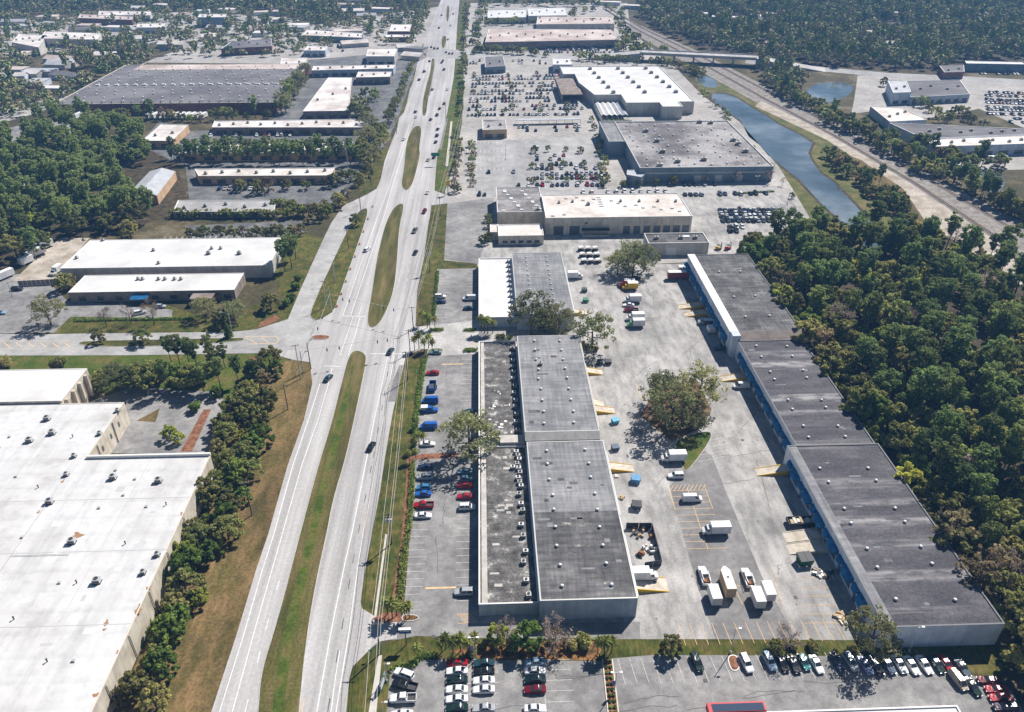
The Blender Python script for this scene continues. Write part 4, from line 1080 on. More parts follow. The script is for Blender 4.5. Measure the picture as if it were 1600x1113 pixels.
for P, Q in ((E0, A), (G(1290, 110), Bq)):
    dd = (Q - P).normalized(); nn = Vector((-dd.y, dd.x, 0)) * 8
    z = Vector((0, 0, 7.55))
    mb.face([P - nn, Q - nn + z, Q + nn + z, P + nn] if P is E0 else [P - nn, Q - nn + z, Q + nn + z, P + nn])
    mb.face([P - nn, Q - nn, Q - nn + z]); mb.face([P + nn, Q + nn + z, Q + nn])
mb.build('approach_ramp', 'road_concrete', ov)

# ------------------------------------------------------------------ plants
nrng = np.random.default_rng(11)
def unit_dirs(n):
    d = nrng.normal(size=(n, 3)); return d / np.linalg.norm(d, axis=1, keepdims=True)
def leaf_quads(cent, rad, per, size, flat=.8, jit=.75, aspect=1.0, inner=.55):
    """leaf-sized faces spread through clumps (centres, radii)"""
    cent = np.asarray(cent, float); rad = np.asarray(rad, float)
    idx = np.repeat(np.arange(len(cent)), per)
    d = unit_dirs(len(idx))
    r = rad[idx] * (inner + (1.05 - inner) * nrng.random(len(idx)) ** .7)
    p = cent[idx] + d * r[:, None] * np.array([1, 1, flat])
    nrm = d + jit * nrng.normal(size=d.shape) * .8 + np.array([0, 0, .35])
    nrm /= np.linalg.norm(nrm, axis=1, keepdims=True)
    a = np.cross(nrm, unit_dirs(len(idx))); a /= np.linalg.norm(a, axis=1, keepdims=True) + 1e-9
    b = np.cross(nrm, a)
    s = size * (.55 + .8 * nrng.random(len(idx)))[:, None]
    a = a * s * .5 * aspect; b = b * s * .5
    # uneven four-cornered leaves sprays
    k1 = .5 + .8 * nrng.random((len(idx), 1)); k2 = .5 + .8 * nrng.random((len(idx), 1))
    return np.stack([p - a * k1 - b, p + a - b * k2, p + a * k2 + b, p - a + b * k1], 1).reshape(-1, 3)
def quad_mesh(name, verts, mat):
    n = len(verts) // 4
    me = bpy.data.meshes.new(name)
    me.vertices.add(len(verts)); me.vertices.foreach_set('co', np.ascontiguousarray(verts, np.float32).ravel())
    me.loops.add(len(verts)); me.loops.foreach_set('vertex_index', np.arange(len(verts), dtype=np.int32))
    me.polygons.add(n); me.polygons.foreach_set('loop_start', np.arange(0, 4 * n, 4, dtype=np.int32))
    me.materials.append(MATS[mat]); me.update(calc_edges=True)
    return me
def branchy(mb, base, h, r, spread, n, seed, up=.35, start=.35, m=0):
    """trunk and forking limbs; returns limb ends"""
    q = random.Random(seed); ends = []
    top = Vector(base) + Vector((q.uniform(-.05, .05) * h, q.uniform(-.05, .05) * h, h))
    mid = Vector(base) + (top - Vector(base)) * .5 + Vector((q.uniform(-.04, .04) * h, q.uniform(-.04, .04) * h, 0))
    mb.tube(base, mid, r, r * .75, 7); mb.tube(mid, top, r * .75, r * .3, 6)
    for k in range(n):
        t = start + (.95 - start) * (k + .5) / n
        p = Vector(base) + (mid - Vector(base)) * (t / .5) if t < .5 else mid + (top - mid) * ((t - .5) / .5)
        a = k * 2.4 + q.uniform(-.4, .4); L = spread * (.6 + .5 * q.random()) * (1.1 - .5 * t)
        e = p + Vector((math.cos(a) * L, math.sin(a) * L, L * up * (.6 + q.random())))
        mb.tube(p, e, r * .38, r * .16, 5)
        ends.append(e)
        for j in range(2):
            a2 = a + q.uniform(-.9, .9); L2 = L * .5
            f = p + (e - p) * q.uniform(.45, .8)
            g_ = f + Vector((math.cos(a2) * L2, math.sin(a2) * L2, L2 * (up + q.uniform(0, .5))))
            mb.tube(f, g_, r * .2, r * .08, 4); ends.append(g_)
    return ends
PROTO = {}
def proto_pine(seed, lod=0):
    q = random.Random(seed); H = 17.0
    mb = MB(); branchy(mb, (0, 0, 0), H * .95, .26, 3.0, 7, seed, .1, .5)
    cs, rs = [], []
    nc = 30 if lod == 0 else 13
    for k in range(nc):
        t = (k + .5) / nc
        z = H * (.44 + .54 * t)
        R = 3.1 * math.sin(math.pi * min(1, .2 + .85 * (1 - t))) ** .8
        a = k * 2.399 + q.uniform(-.5, .5); rr = R * math.sqrt(q.uniform(.15, 1))
        cs.append((math.cos(a) * rr, math.sin(a) * rr, z + q.uniform(-.5, .5))); rs.append(q.uniform(.85, 1.5) * (1 if lod == 0 else 1.35))
    v = leaf_quads(cs, rs, 70 if lod == 0 else 12, .5 if lod == 0 else 1.4, .6, .7)
    return mb, v, 'pine_bark', 'pine_leaf'
def proto_oak(seed, leaf='oak_leaf', H=10.5, W=6.0, per=58, size=.6, nc=46, lod=0, flat=.7, top=.55, inner_r=.62, thick=.34):
    q = random.Random(seed)
    mb = MB(); branchy(mb, (0, 0, 0), H * .72, thick, W * .85, 8, seed, .35, .25)
    cs, rs = [], []
    if lod: nc = 14
    for k in range(nc):
        u = q.random(); a = k * 2.399 + q.uniform(-.4, .4)
        ph = math.acos(1 - u * 1.25)
        rr = q.uniform(inner_r, 1.0)
        x = math.cos(a) * math.sin(ph) * W * rr; y = math.sin(a) * math.sin(ph) * W * rr
        z = H * (1 - top) + math.cos(ph) * H * top * rr * .95
        cs.append((x, y, z)); rs.append(q.uniform(.65, 1.3) * W / 6 * (1 if not lod else 1.5))
    v = leaf_quads(cs, rs, per if not lod else 10, size if not lod else 1.5, flat, .8)
    return mb, v, 'bark', leaf
def proto_bare(seed, H=9.0, W=4.2):
    q = random.Random(seed); mb = MB()
    ends = branchy(mb, (0, 0, 0), H * .85, .2, W * .8, 11, seed, .75, .25)
    cs = [tuple(e) for e in ends]; rs = [q.uniform(.8, 1.4) for _ in cs]
    v1 = leaf_quads(cs, rs, 30, .5, .9, 1.0, .12, .1)
    v2 = leaf_quads(cs, rs, 8, .28, .9, 1.0, .7, .3)
    return mb, np.concatenate([v1, v2]), 'bark', 'bare_twig'
def proto_palm(seed, H=7.0):
    q = random.Random(seed); mb = MB()
    mb.tube((0, 0, 0), (q.uniform(-.3, .3), q.uniform(-.3, .3), H), .2, .16, 7)
    mb.tube((0, 0, H - .5), (0, 0, H + .1), .3, .2, 7)
    vs_ = []
    for k in range(40):
        a = k * 2.399; el = 1.2 - 1.9 * (k / 40); L = q.uniform(1.9, 2.7)
        d = Vector((math.cos(a) * math.cos(el), math.sin(a) * math.cos(el), math.sin(el)))
        side = Vector((-math.sin(a), math.cos(a), 0))
        p = Vector((0, 0, H)); pts = []
        for s_ in range(5):
            t = s_ / 4
            w = .34 * math.sin(math.pi * min(.98, .12 + .8 * t))
            c = p + d * (L * t) + Vector((0, 0, -.75 * t * t))
            pts.append((c, w))
        for (c0, w0), (c1, w1) in zip(pts[:-1], pts[1:]):
            for sg in (-1, 1):
                o0 = side * (w0 * sg) + Vector((0, 0, -.22 * w0)); o1 = side * (w1 * sg) + Vector((0, 0, -.22 * w1))
                vs_ += [c0, c1, c1 + o1, c0 + o0]
    return mb, np.array([tuple(x) for x in vs_]), 'bark', 'palm_leaf'
def proto_bush(seed, leaf, R=1.0, H=1.5):
    q = random.Random(seed); mb = MB()
    for k in range(4):
        a = k * 1.6; mb.tube((0, 0, 0), (math.cos(a) * R * .5, math.sin(a) * R * .5, H * .7), .05, .03, 4)
    cs = [(q.uniform(-.5, .5) * R, q.uniform(-.5, .5) * R, H * q.uniform(.35, .75)) for _ in range(8)]
    v = leaf_quads(cs, [R * .55] * 8, 60, .3, .9, .9)
    return mb, v, 'bark', leaf
def proto_cone(seed, H=6.0, R=1.5):
    q = random.Random(seed); mb = MB(); mb.tube((0, 0, 0), (0, 0, H * .9), .14, .04, 6)
    cs = []; rs = []
    for k in range(26):
        t = (k + .5) / 26; a = k * 2.399; rr = R * (1 - t) * .75
        cs.append((math.cos(a) * rr, math.sin(a) * rr, .5 + t * (H - .8))); rs.append(.3 + .75 * R * (1 - t) * .6)
    return mb, leaf_quads(cs, rs, 45, .4, .9, .9), 'bark', 'hedge_leaf'
def reg(kind, lst):
    out = []
    for mb, v, bark, leaf in lst:
        out.append((mb.mesh('trunk', [bark], True), quad_mesh('crown', v, leaf), v))
    PROTO[kind] = out
reg('pine', [proto_pine(s) for s in (1, 2, 3, 4, 5)])
reg('pine_far', [proto_pine(s, 1) for s in (6, 7, 8)])
reg('oak', [proto_oak(s) for s in (11, 12, 13)])
reg('oak_far', [proto_oak(s, lod=1) for s in (14, 15, 16)])
reg('bigoak', [proto_oak(s, 'live_oak_leaf', 16.5, 8.8, 40, .46, 72, top=.58, inner_r=.5, thick=.5) for s in (17, 18, 19)])
reg('olive', [proto_oak(s, 'olive_leaf', 9.0, 4.2, 60, .5, 40, flat=.85, top=.66) for s in (21, 22, 23)])
reg('bright', [proto_oak(s, 'bright_leaf', 8.5, 3.9, 58, .5, 38, flat=.85, top=.66) for s in (24, 25)])
reg('russet', [proto_oak(s, 'russet_leaf', 9.0, 4.0, 30, .42, 36, flat=.9, top=.68) for s in (26, 27)])
reg('green', [proto_oak(s, 'hedge_leaf', 9.0, 4.0, 60, .5, 40, flat=.85, top=.68) for s in (28, 29)])
reg('bare', [proto_bare(s) for s in (31, 32, 33)])
reg('palm', [proto_palm(s) for s in (41, 42)])
reg('bush', [proto_bush(s, 'hedge_leaf') for s in (51, 52)])
reg('olivebush', [proto_bush(s, 'olive_leaf') for s in (53, 54)])
reg('cone', [proto_cone(55)])
NAMES = {'pine': 'pine_tree', 'pine_far': 'pine_tree', 'oak': 'oak_tree', 'oak_far': 'oak_tree', 'bigoak': 'oak_tree', 'olive': 'broadleaf_tree', 'bright': 'leafy_tree', 'russet': 'brown_tree', 'green': 'leafy_tree', 'bare': 'bare_tree', 'palm': 'palm_tree', 'bush': 'shrub', 'olivebush': 'shrub', 'cone': 'conifer'}
TREES = []
def seen(x, y, margin=70, h=10.0):
    d = Vector((x, y, h - CAM_H)); w = d.dot(_F)
    if w < 1: return False
    px = CX + FPX * d.dot(_R) / w; py = CY - FPX * d.dot(_U) / w
    return -margin < px < 1600 + margin and -margin < py < 1113 + margin
def zone(label, x, y):
    if 'behind the long warehouse' in label:
        a = 'near corner' if y < 140 else ('near roof' if y < 178 else ('middle roof' if y < 240 else ('far roof' if y < 300 else 'canal end')))
        b = 'first rows' if x < 140 else ('second depth' if x < 160 else ('deep inside' if x < 190 else 'railway side'))
        return label.replace(' in the wood behind the long warehouse', ' in the wood by the long warehouse').replace(' among pines behind the long warehouse', ' in the wood by the long warehouse').replace(' among the pines behind the long warehouse', ' in the wood by the long warehouse') + ', ' + a + ', ' + b
    if 'edge of the wood' in label:
        return 'leafy tree on the wood edge over the long warehouse, ' + ('near end' if y < 145 else ('near roof' if y < 178 else ('middle roof' if y < 240 else 'far roof')))
    if 'between factory and boulevard' in label:
        return label + (', near end' if y < 125 else (', middle' if y < 160 else (', above the roof corner' if y < 195 else ', side street end')))
    if 'far side of the railway' in label:
        return label + (', canal bend' if y < 430 else (', service hall' if y < 520 else (', service shed' if y < 620 else ', overpass end')))
    if 'straight double row' in label:
        return label.replace('in front of the', 'before the') + (', wood end' if x < -190 else (', middle' if x < -120 else ', boulevard end'))
    if 'left of the tan offices' in label:
        return label + (', depot yard end' if y < 330 else (', middle' if y < 352 else ', office end'))
    return label
def tree(kind, x, y, s=1.0, label=None, group=None, sz=None, var=None):
    if not seen(x, y): return None
    P = PROTO[kind]; pr = P[(var if var is not None else rnd.randrange(len(P))) % len(P)]
    cat = 'shrub' if 'bush' in kind else ('palm tree' if kind == 'palm' else 'tree')
    if group: label = zone(label, x, y)
    t = thing(NAMES[kind], label, cat, (x, y, 0), rnd.uniform(0, 6.28), group)
    t.scale = (s, s, s * (sz or rnd.uniform(.88, 1.12)))
    link('trunk' if cat != 'shrub' else 'stem', pr[0], t); link('crown' if cat != 'shrub' else 'foliage', pr[1], t)
    TREES.append((x, y))
    return t
def tpx(kind, px, py, s=1.0, label=None, group=None, sz=None, var=None):
    p = G(px, py); return tree(kind, p.x, p.y, s, label, group, sz, var)
def scatter(poly, step, seed, jitter=.45, world_pts=False):
    w = poly if world_pts else [(p.x, p.y) for p in GL(poly)]
    q = random.Random(seed); out = []
    xs = [p[0] for p in w]; ys = [p[1] for p in w]
    y = min(ys); r = 0
    while y < max(ys):
        x = min(xs) + (step / 2 if r % 2 else 0)
        while x < max(xs):
            p = (x + q.uniform(-jitter, jitter) * step, y + q.uniform(-jitter, jitter) * step)
            if inside(p, w): out.append(p)
            x += step
        y += step * .87; r += 1
    return out

# the wood behind the long warehouse
wood = [(116.8, 96), (116.8, 176), (116.0, 236), (117.0, 312), (124, 330), (150, 345), (205, 345), (232, 315), (236, 250), (220, 200), (190, 120), (160, 96)]
pts = scatter(wood, 7.7, 3, .42, True)
for x, y in pts:
    edge = x < 124
    if rnd.random() < .07: continue
    r_ = rnd.random()
    if edge:
        k = 'olive' if r_ < .55 else ('russet' if r_ < .66 else ('bright' if r_ < .8 else 'green'))
        tree(k, x - .2, y, rnd.uniform(1.15, 1.7), 'leafy tree at the edge of the wood, leaning over the long warehouse roof', 'trees on the edge of the wood')
    elif r_ < .56:
        tree('pine', x, y, rnd.uniform(.72, 1.22), 'dark green pine in the wood behind the long warehouse', 'pines of the wood behind the long warehouse')
    elif r_ < .70:
        tree('oak', x, y, rnd.uniform(.9, 1.2), 'rounded dark evergreen among pines behind the long warehouse', 'evergreens of the wood behind the long warehouse')
    elif r_ < .86:
        tree('olive', x, y, rnd.uniform(1.1, 1.6), 'olive-brown broadleaf tree among the pines behind the long warehouse', 'broadleaf trees of the wood behind the long warehouse')
    elif r_ < .95:
        tree('bright', x, y, rnd.uniform(1.1, 1.5), 'yellow-green broadleaf tree among the pines behind the long warehouse', 'yellow-green trees of the wood behind the long warehouse')
    elif rnd.random() < .5: tree('bare', x, y, rnd.uniform(1.1, 1.5), 'leafless grey tree among the pines behind the long warehouse', 'leafless trees of the wood behind the long warehouse')
    else:
        tree('russet', x, y, rnd.uniform(.9, 1.3), 'rust-brown tree among the pines behind the long warehouse', 'rust-brown trees of the wood behind the long warehouse')
# belt of trees between the factory and the boulevard
belt = [(436, 562), (440, 590), (424, 640), (414, 720), (388, 790), (345, 890), (310, 960), (270, 1050), (245, 1130), (172, 1130), (196, 1070), (236, 985), (272, 905), (304, 835), (340, 745), (338, 700), (350, 640), (395, 590)]
for x, y in scatter(belt, 5.3, 8, .55):
    r_ = rnd.random()
    if rnd.random() < .12: continue
    k = 'olive' if r_ < .36 else ('green' if r_ < .62 else ('oak' if r_ < .78 else ('bright' if r_ < .93 else 'russet')))
    s_ = rnd.uniform(.55, 1.12) * (.8 if k == 'oak' else 1)
    tree(k, x, y, s_, {'olive': 'olive-brown tree in the belt between factory and boulevard', 'green': 'fresh green tree in the belt between factory and boulevard', 'oak': 'dark evergreen in the belt between factory and boulevard', 'bright': 'yellow-green tree in the belt between factory and boulevard', 'russet': 'brown thinning tree in the belt between factory and boulevard'}[k], 'tree belt beside the factory: ' + k)
# clump north of the factory
for px, py, k, s_ in ((160, 604, 'oak', .6), (185, 610, 'bigoak', .7), (208, 606, 'oak', .85), (226, 606, 'oak', .95), (245, 600, 'oak', .8), (262, 613, 'pine', .7), (280, 602, 'green', .9), (297, 607, 'oak', .95), (312, 596, 'oak', .7), (178, 590, 'oak', .6), (255, 590, 'green', .8), (340, 622, 'green', .6)):
    tpx(k, px, py, s_, 'tree of the dark clump shading the drive north of the factory', 'dark clump north of the factory')
for px, py, s_ in ((268, 566, .62), (282, 572, .7), (296, 570, .72), (308, 578, .66), (319, 612, .8), (330, 566, .62), (345, 606, .72), (352, 575, .6), (375, 601, .62), (398, 592, .5), (338, 590, .7)):
    tpx('pine', px, py, s_, 'tall thin pine between the side street and the factory drive', 'thin pines between side street and factory')
for px, py, s_ in ((266, 685, .6), (280, 692, .5)): tpx('bright', px, py, s_, 'feathery light green tree in the paved court beside the factory', 'light green trees in the factory court')
tpx('bush', 306, 642, 2.2, 'round dark shrub in the paved court beside the factory')
# street trees of the depot
tpx('bigoak', 80, 508, .78, 'wide olive oak spreading over the drive of the white depot')
for px, py, s_ in ((167, 510, .8), (205, 507, .8), (241, 508, .95)): tpx('bare', px, py, s_, 'leafless tree on the lawn before the white depot', 'bare trees before the white depot')
tpx('bigoak', 322, 496, .62, 'oak near the door of the white depot, behind the light pole'); tpx('bigoak', 367, 502, .62, 'dark oak at the corner of the side street, beside orange mulch'); tpx('oak', 350, 508, .7, 'low dark oak between two larger ones at the depot corner')
tpx('olive', 156, 536, .62, 'small round tree at the tip of the side street median'); tpx('oak', 224, 536, .62, 'round dark tree in the middle of the side street median'); tpx('cone', 358, 527, 1.0, 'narrow dark conifer on the side street median')
tpx('oak', 424, 484, .72, 'neat round tree on the corner lawn below the depot'); tpx('pine', 446, 424, .85, 'tall pine at the end wall of the white depot', 'pines at the depot end wall'); tpx('pine', 456, 420, .95, 'tall pine at the end wall of the white depot', 'pines at the depot end wall'); tpx('pine', 462, 405, .8, 'tall pine at the end wall of the white depot', 'pines at the depot end wall')
for px, py in ((448, 478), (456, 470), (463, 452), (466, 440)): tpx('bush', px, py, 1.9, 'clipped shrub on the lawn beside the slip road', 'shrubs beside the slip road')
tpx('oak', 556, 352, .55, 'lone dark round tree on the verge between slip road and boulevard')
tpx('olive', 100, 455, .9, 'bushy tree at the left end of the depot wing'); tpx('olive', 108, 450, .8, 'smaller bushy tree against the depot wing end')
for px, py in ((14, 572), (92, 574)): tpx('olivebush', px, py, 2.6, 'spreading shrub on the lawn before the factory', 'shrubs on the factory lawn')
tpx('olive', 205, 372, 1.1, 'rounded olive tree behind the back wall of the depot')
# trees of the truck court
tpx('bigoak', 1046, 668, 1.05, 'largest of the oaks on the truck court island', sz=1.05); tpx('bigoak', 1088, 642, 1.0, 'oak at the back of the truck court island'); tpx('bigoak', 1078, 672, .7, 'low oak in front of the truck court island group'); tpx('bigoak', 1034, 634, .85, 'oak leaning over the court on the shady side of the island')
tpx('bigoak', 925, 547, .95, 'round grey-green oak standing alone at the court side of the warehouses')
tpx('bigoak', 830, 523, 1.05, 'wide olive oak between the middle and far warehouses', var=1); tpx('bigoak', 872, 524, .8, 'smaller olive oak beside the wide one between the warehouses'); tpx('oak', 850, 520, .9, 'tree squeezed between the wide olive oak and its neighbour')
tpx('bigoak', 735, 712, 1.12, 'broad dark oak overhanging the front parking strip')
for px, py, s_ in ((965, 428, .75), (988, 432, .85), (1006, 424, .8), (982, 418, .8)): tpx('bigoak', px, py, s_, 'dark oak of the clump behind the truck court', 'oak clump behind the truck court')
for px, py in ((930, 548), (918, 545), (912, 540), (885, 527)): tpx('olivebush', px, py, 1.2, 'scrubby bush near the warehouse corner', 'scrub near the warehouse corner')
# planting along the near hedge strip
tpx('bright', 778, 1003, .68, 'small yellow-green tree before the nearest warehouse'); tpx('bare', 791, 1007, .7, 'thin grey tree beside the yellow-green one'); tpx('green', 822, 1010, .98, 'bushy bright green tree before the nearest warehouse'); tpx('bare', 863, 1018, 1.05, 'broad brown leafless tree at the warehouse corner', var=1); tpx('russet', 868, 1014, .72, 'thin rusty tree behind the brown leafless one')
tpx('olive', 1048, 1021, .62, 'round olive tree on the grass strip behind the dark parked car'); tpx('bare', 1229, 1020, .85, 'bare brown tree beside the truck bays'); tpx('olive', 1210, 1018, .45, 'small bushy conifer behind parked cars'); tpx('bigoak', 1353, 1020, .66, 'tall green oak at the near end of the long warehouse', sz=1.25); tpx('olive', 1392, 1012, .5, 'low olive bush against the shaded end wall')
for px, py, s_ in ((1268, 1015, 1.6), (1330, 1020, 1.2), (910, 1008, 1.9), (896, 1012, 1.5), (1236, 1012, 1.3), (740, 1022, 1.4), (755, 1010, 1.2), (800, 1018, 1.2), (836, 1018, 1.1)): tpx('olivebush', px, py, s_, 'shrub on the grass strip behind the parked cars', 'shrubs of the grass strip')
for px, py, s_ in ((697, 1014, .62), (708, 1022, .66), (720, 1018, .72), (733, 1020, .66), (742, 1012, .6), (690, 1020, .5)): tpx('palm', px, py, s_, 'cabbage palm in the thicket above the red parked car', 'palms above the red car')
for px, py, s_ in ((934, 1022, .62), (944, 1024, .7), (955, 1020, .66), (950, 1016, .6)): tpx('palm', px, py, s_, 'cabbage palm at the top of the planted divider', 'palms at the planted divider')
tpx('palm', 653, 1028, .55, 'single low palm beside the clipped hedge corner')
for px, py, s_ in ((613, 966, .8), (620, 962, .7), (634, 968, .7), (640, 966, .62), (606, 960, .72)): tpx('palm', px, py, s_, 'cabbage palm at the near driveway bed', 'palms at the near driveway')
for px, py, s_ in ((660, 508, .8), (668, 512, .85), (672, 515, .7), (680, 514, .7), (655, 545, .8), (663, 550, .75), (670, 545, .8), (676, 552, .7), (648, 548, .7)): tpx('palm', px, py, s_, 'cabbage palm at the gate of the front parking strip', 'palms at the front strip gate')
for px, py, s_ in ((752, 520, .9), (757, 521, .95), (762, 522, .9), (770, 521, .8), (778, 545, .72), (786, 545, .72), (796, 543, .7)): tpx('palm', px, py, s_, 'cabbage palm in the gap between warehouses', 'palms between the warehouses')
for px, py, s_ in ((652, 668, .55), (655, 694, .62), (662, 698, .6), (648, 704, .6), (640, 722, .55), (650, 720, .5)): tpx('palm', px, py, s_, 'cabbage palm beside the front parking strip hedge', 'palms beside the parking hedge')
# left wood and pine rows
LW = scatter([(-60, 415), (60, 412), (75, 372), (140, 366), (230, 352), (300, 326), (270, 262), (205, 215), (120, 190), (50, 212), (-60, 258)], 8.9, 14)
OFFICE = [(p.x, p.y) for p in GL([(188, 268), (200, 258), (300, 256), (310, 330), (250, 336), (196, 322)])]
LW = [q for q in LW if not inside(q, OFFICE)]
LWF = [q for q in LW if q[1] > 372]
for x, y in LW:
    if y > 372: continue
    r_ = rnd.random()
    if r_ < .62: tree('pine', x, y, rnd.uniform(.8, 1.15), 'pine in the dark wood left of the tan offices', 'pines of the wood left of the tan offices')
    elif r_ < .9: tree('oak', x, y, rnd.uniform(.9, 1.25), 'rounded evergreen in the wood left of the tan offices', 'evergreens of the wood left of the tan offices')
    else: tree('bright', x, y, rnd.uniform(.9, 1.3), 'bright green tree in the wood left of the tan offices', 'bright trees of the wood left of the tan offices')
for row_y, x0, x1, n_ in ((247, 275, 560, 34), (256, 270, 555, 30)):
    for k in range(n_):
        tpx('pine_far' if k % 3 else 'pine', x0 + (x1 - x0) * k / (n_ - 1) + rnd.uniform(-3, 3), row_y + rnd.uniform(-2, 2), rnd.uniform(.6, .8), 'pine of the straight double row in front of the white-roofed office', 'double pine row')
for k in range(24): tpx('oak_far', 272 + k * 7, 340 + rnd.uniform(-2, 2), rnd.uniform(.35, .5), 'clipped evergreen of the dark hedge row behind the depot', 'hedge row behind the depot')
MIX = [('oak_far', .7, 1.0), ('pine_far', .6, .9), ('olive', .7, 1.1), ('bright', .7, 1.0), ('russet', .7, 1.1)]
def line_trees(pts, n, label, group, mix=MIX, spread=4, smin=.7, smax=1.0):
    for k in range(n):
        t = k / max(1, n - 1) * (len(pts) - 1); i = min(int(t), len(pts) - 2); f = t - i
        kd, a, b = mix[rnd.randrange(len(mix))]
        tpx(kd, pts[i][0] + (pts[i + 1][0] - pts[i][0]) * f + rnd.uniform(-spread, spread), pts[i][1] + (pts[i + 1][1] - pts[i][1]) * f + rnd.uniform(-spread, spread) * .5, rnd.uniform(a, b), label, group)
line_trees([(565, 290), (590, 235), (612, 180), (628, 140), (645, 100)], 30, 'roadside tree along the far boulevard kerb', 'roadside trees of the boulevard, offices side', [('oak_far', .5, .75), ('olive', .6, .9), ('bright', .6, .9), ('russet', .6, .9)])
line_trees([(540, 312), (500, 345), (470, 340), (430, 330)], 14, 'garden tree around the slip road bend', 'trees at the slip road bend', [('oak', .55, .8), ('olive', .8, 1.1), ('russet', .7, 1.0), ('bright', .7, .9)], 10)
line_trees([(375, 300), (440, 300), (520, 290), (545, 285)], 9, 'tree in the car park below the tan office strip', 'trees in the tan office car park', [('oak', .5, .8), ('olive', .7, 1.0), ('russet', .7, 1.0)], 6)
line_trees([(575, 260), (560, 240), (585, 215), (560, 185)], 10, 'large tree beside the pine row end', 'large trees by the pine row end', [('bigoak', .7, .95), ('oak', .9, 1.1)], 6)
line_trees([(130, 190), (200, 188), (300, 190), (420, 186)], 22, 'tree along the front of the brick plant', 'trees before the brick plant', MIX, 5)
line_trees([(440, 180), (455, 160), (470, 140), (475, 120), (450, 150)], 18, 'dark tree between the brick plant and the plaza', 'trees between brick plant and plaza', [('bigoak', .7, .9), ('oak_far', .9, 1.1), ('pine_far', .7, .9)], 6)
line_trees([(545, 170), (580, 150), (575, 175), (555, 180)], 10, 'courtyard tree inside the plaza', 'plaza courtyard trees', [('bright', .7, 1.0), ('oak_far', .6, .8)], 8)
line_trees([(708, 300), (712, 250), (716, 215)], 12, 'small tree on the shop lot verge', 'trees of the shop lot verge', [('oak_far', .4, .6), ('olive', .5, .8), ('russet', .5, .7)], 5)
line_trees([(738, 290), (738, 230)], 8, 'tree in the narrow strip beside the empty shop lot', 'trees beside the empty shop lot', [('oak_far', .4, .55), ('russet', .5, .7)], 3)
line_trees([(718, 180), (722, 130)], 18, 'hedge tree in the dark strip beside the boulevard', 'dark hedge beside the boulevard', [('oak_far', .35, .45), ('bush', 2.2, 2.6)], 1.5)
line_trees([(722, 120), (724, 90), (727, 40), (730, 10)], 18, 'tree beside the far boulevard shops', 'trees beside the far boulevard shops', [('oak_far', .5, .8), ('olive', .6, .9)], 3)
line_trees([(765, 345), (770, 372), (758, 380)], 6, 'shrubby tree at the annexe corner', 'shrubby trees at the annexe', [('oak', .35, .5), ('olive', .45, .6)], 3)
line_trees([(925, 190), (940, 250), (948, 290)], 10, 'small tree along the store side lane', 'trees of the store side lane', [('oak_far', .35, .5), ('olive', .45, .6)], 3)
for row in (122, 133, 145, 157, 169, 182):
    line_trees([(745, row), (890, row - 3)], 4, 'small tree between the rows of the big store car park', 'car park trees before the white-roofed store', [('oak_far', .3, .5), ('olive', .4, .6), ('russet', .4, .6)], 6)
for row in (238, 262, 284):
    line_trees([(830, row), (935, row)], 5, 'small tree among cars on the shop lot', 'trees on the shop lot', [('oak_far', .3, .45), ('olive', .4, .6)], 5)
line_trees([(975, 292), (1050, 290), (1200, 286)], 7, 'thin street tree before the slate-blue store', 'street trees before the slate-blue store', [('olive', .4, .6), ('bare', .6, .8)], 3)
line_trees([(1293, 246), (1312, 266), (1345, 290), (1366, 308), (1392, 322), (1415, 338), (1370, 296), (1318, 256)], 38, 'scrubby tree on the far canal bank', 'trees on the far canal bank', [('oak', .55, .85), ('olive', .7, 1.0), ('russet', .7, 1.0), ('pine', .5, .7)], 8)
line_trees([(1100, 145), (1115, 165), (1130, 178), (1140, 190)], 10, 'bush at the canal head', 'bushes at the canal head', [('oak_far', .35, .5), ('bare', .5, .7)], 4)
line_trees([(1175, 235), (1205, 270), (1238, 310)], 5, 'sapling on the near canal bank', 'saplings on the near canal bank', [('bare', .5, .7), ('olive', .35, .5)], 3)
line_trees([(1215, 140), (1260, 165), (1310, 195), (1370, 225), (1430, 262), (1500, 290), (1560, 325), (1610, 350)], 90, 'tree in the line along the far side of the railway', 'trees along the railway', [('oak_far', .8, 1.1), ('oak_far', .7, 1.0), ('olive', .8, 1.2), ('pine', .6, .9)], 8)
line_trees([(1440, 235), (1500, 262), (1560, 262)], 14, 'dark tree before the long service hall', 'trees before the service hall', [('oak', .8, 1.1), ('pine', .7, .9), ('russet', .8, 1.0)], 9)
line_trees([(1385, 135), (1440, 172), (1470, 192), (1500, 180), (1530, 200)], 14, 'garden tree around the dealership across the railway', 'trees around the dealership', [('oak_far', .6, .9), ('olive', .7, .9)], 6)
line_trees([(905, 96), (960, 99), (1030, 101), (1080, 112), (1095, 120)], 26, 'tree between the white-roofed store and the overpass', 'trees below the overpass', [('oak_far', .6, .9), ('olive', .7, 1.0)], 5)
line_trees([(975, 70), (1000, 60), (960, 78), (1040, 80)], 24, 'tree on the slope beside the mall and railway', 'trees beside the mall slope', [('oak_far', .6, .9), ('olive', .7, 1.0), ('bright', .7, .9)], 8)

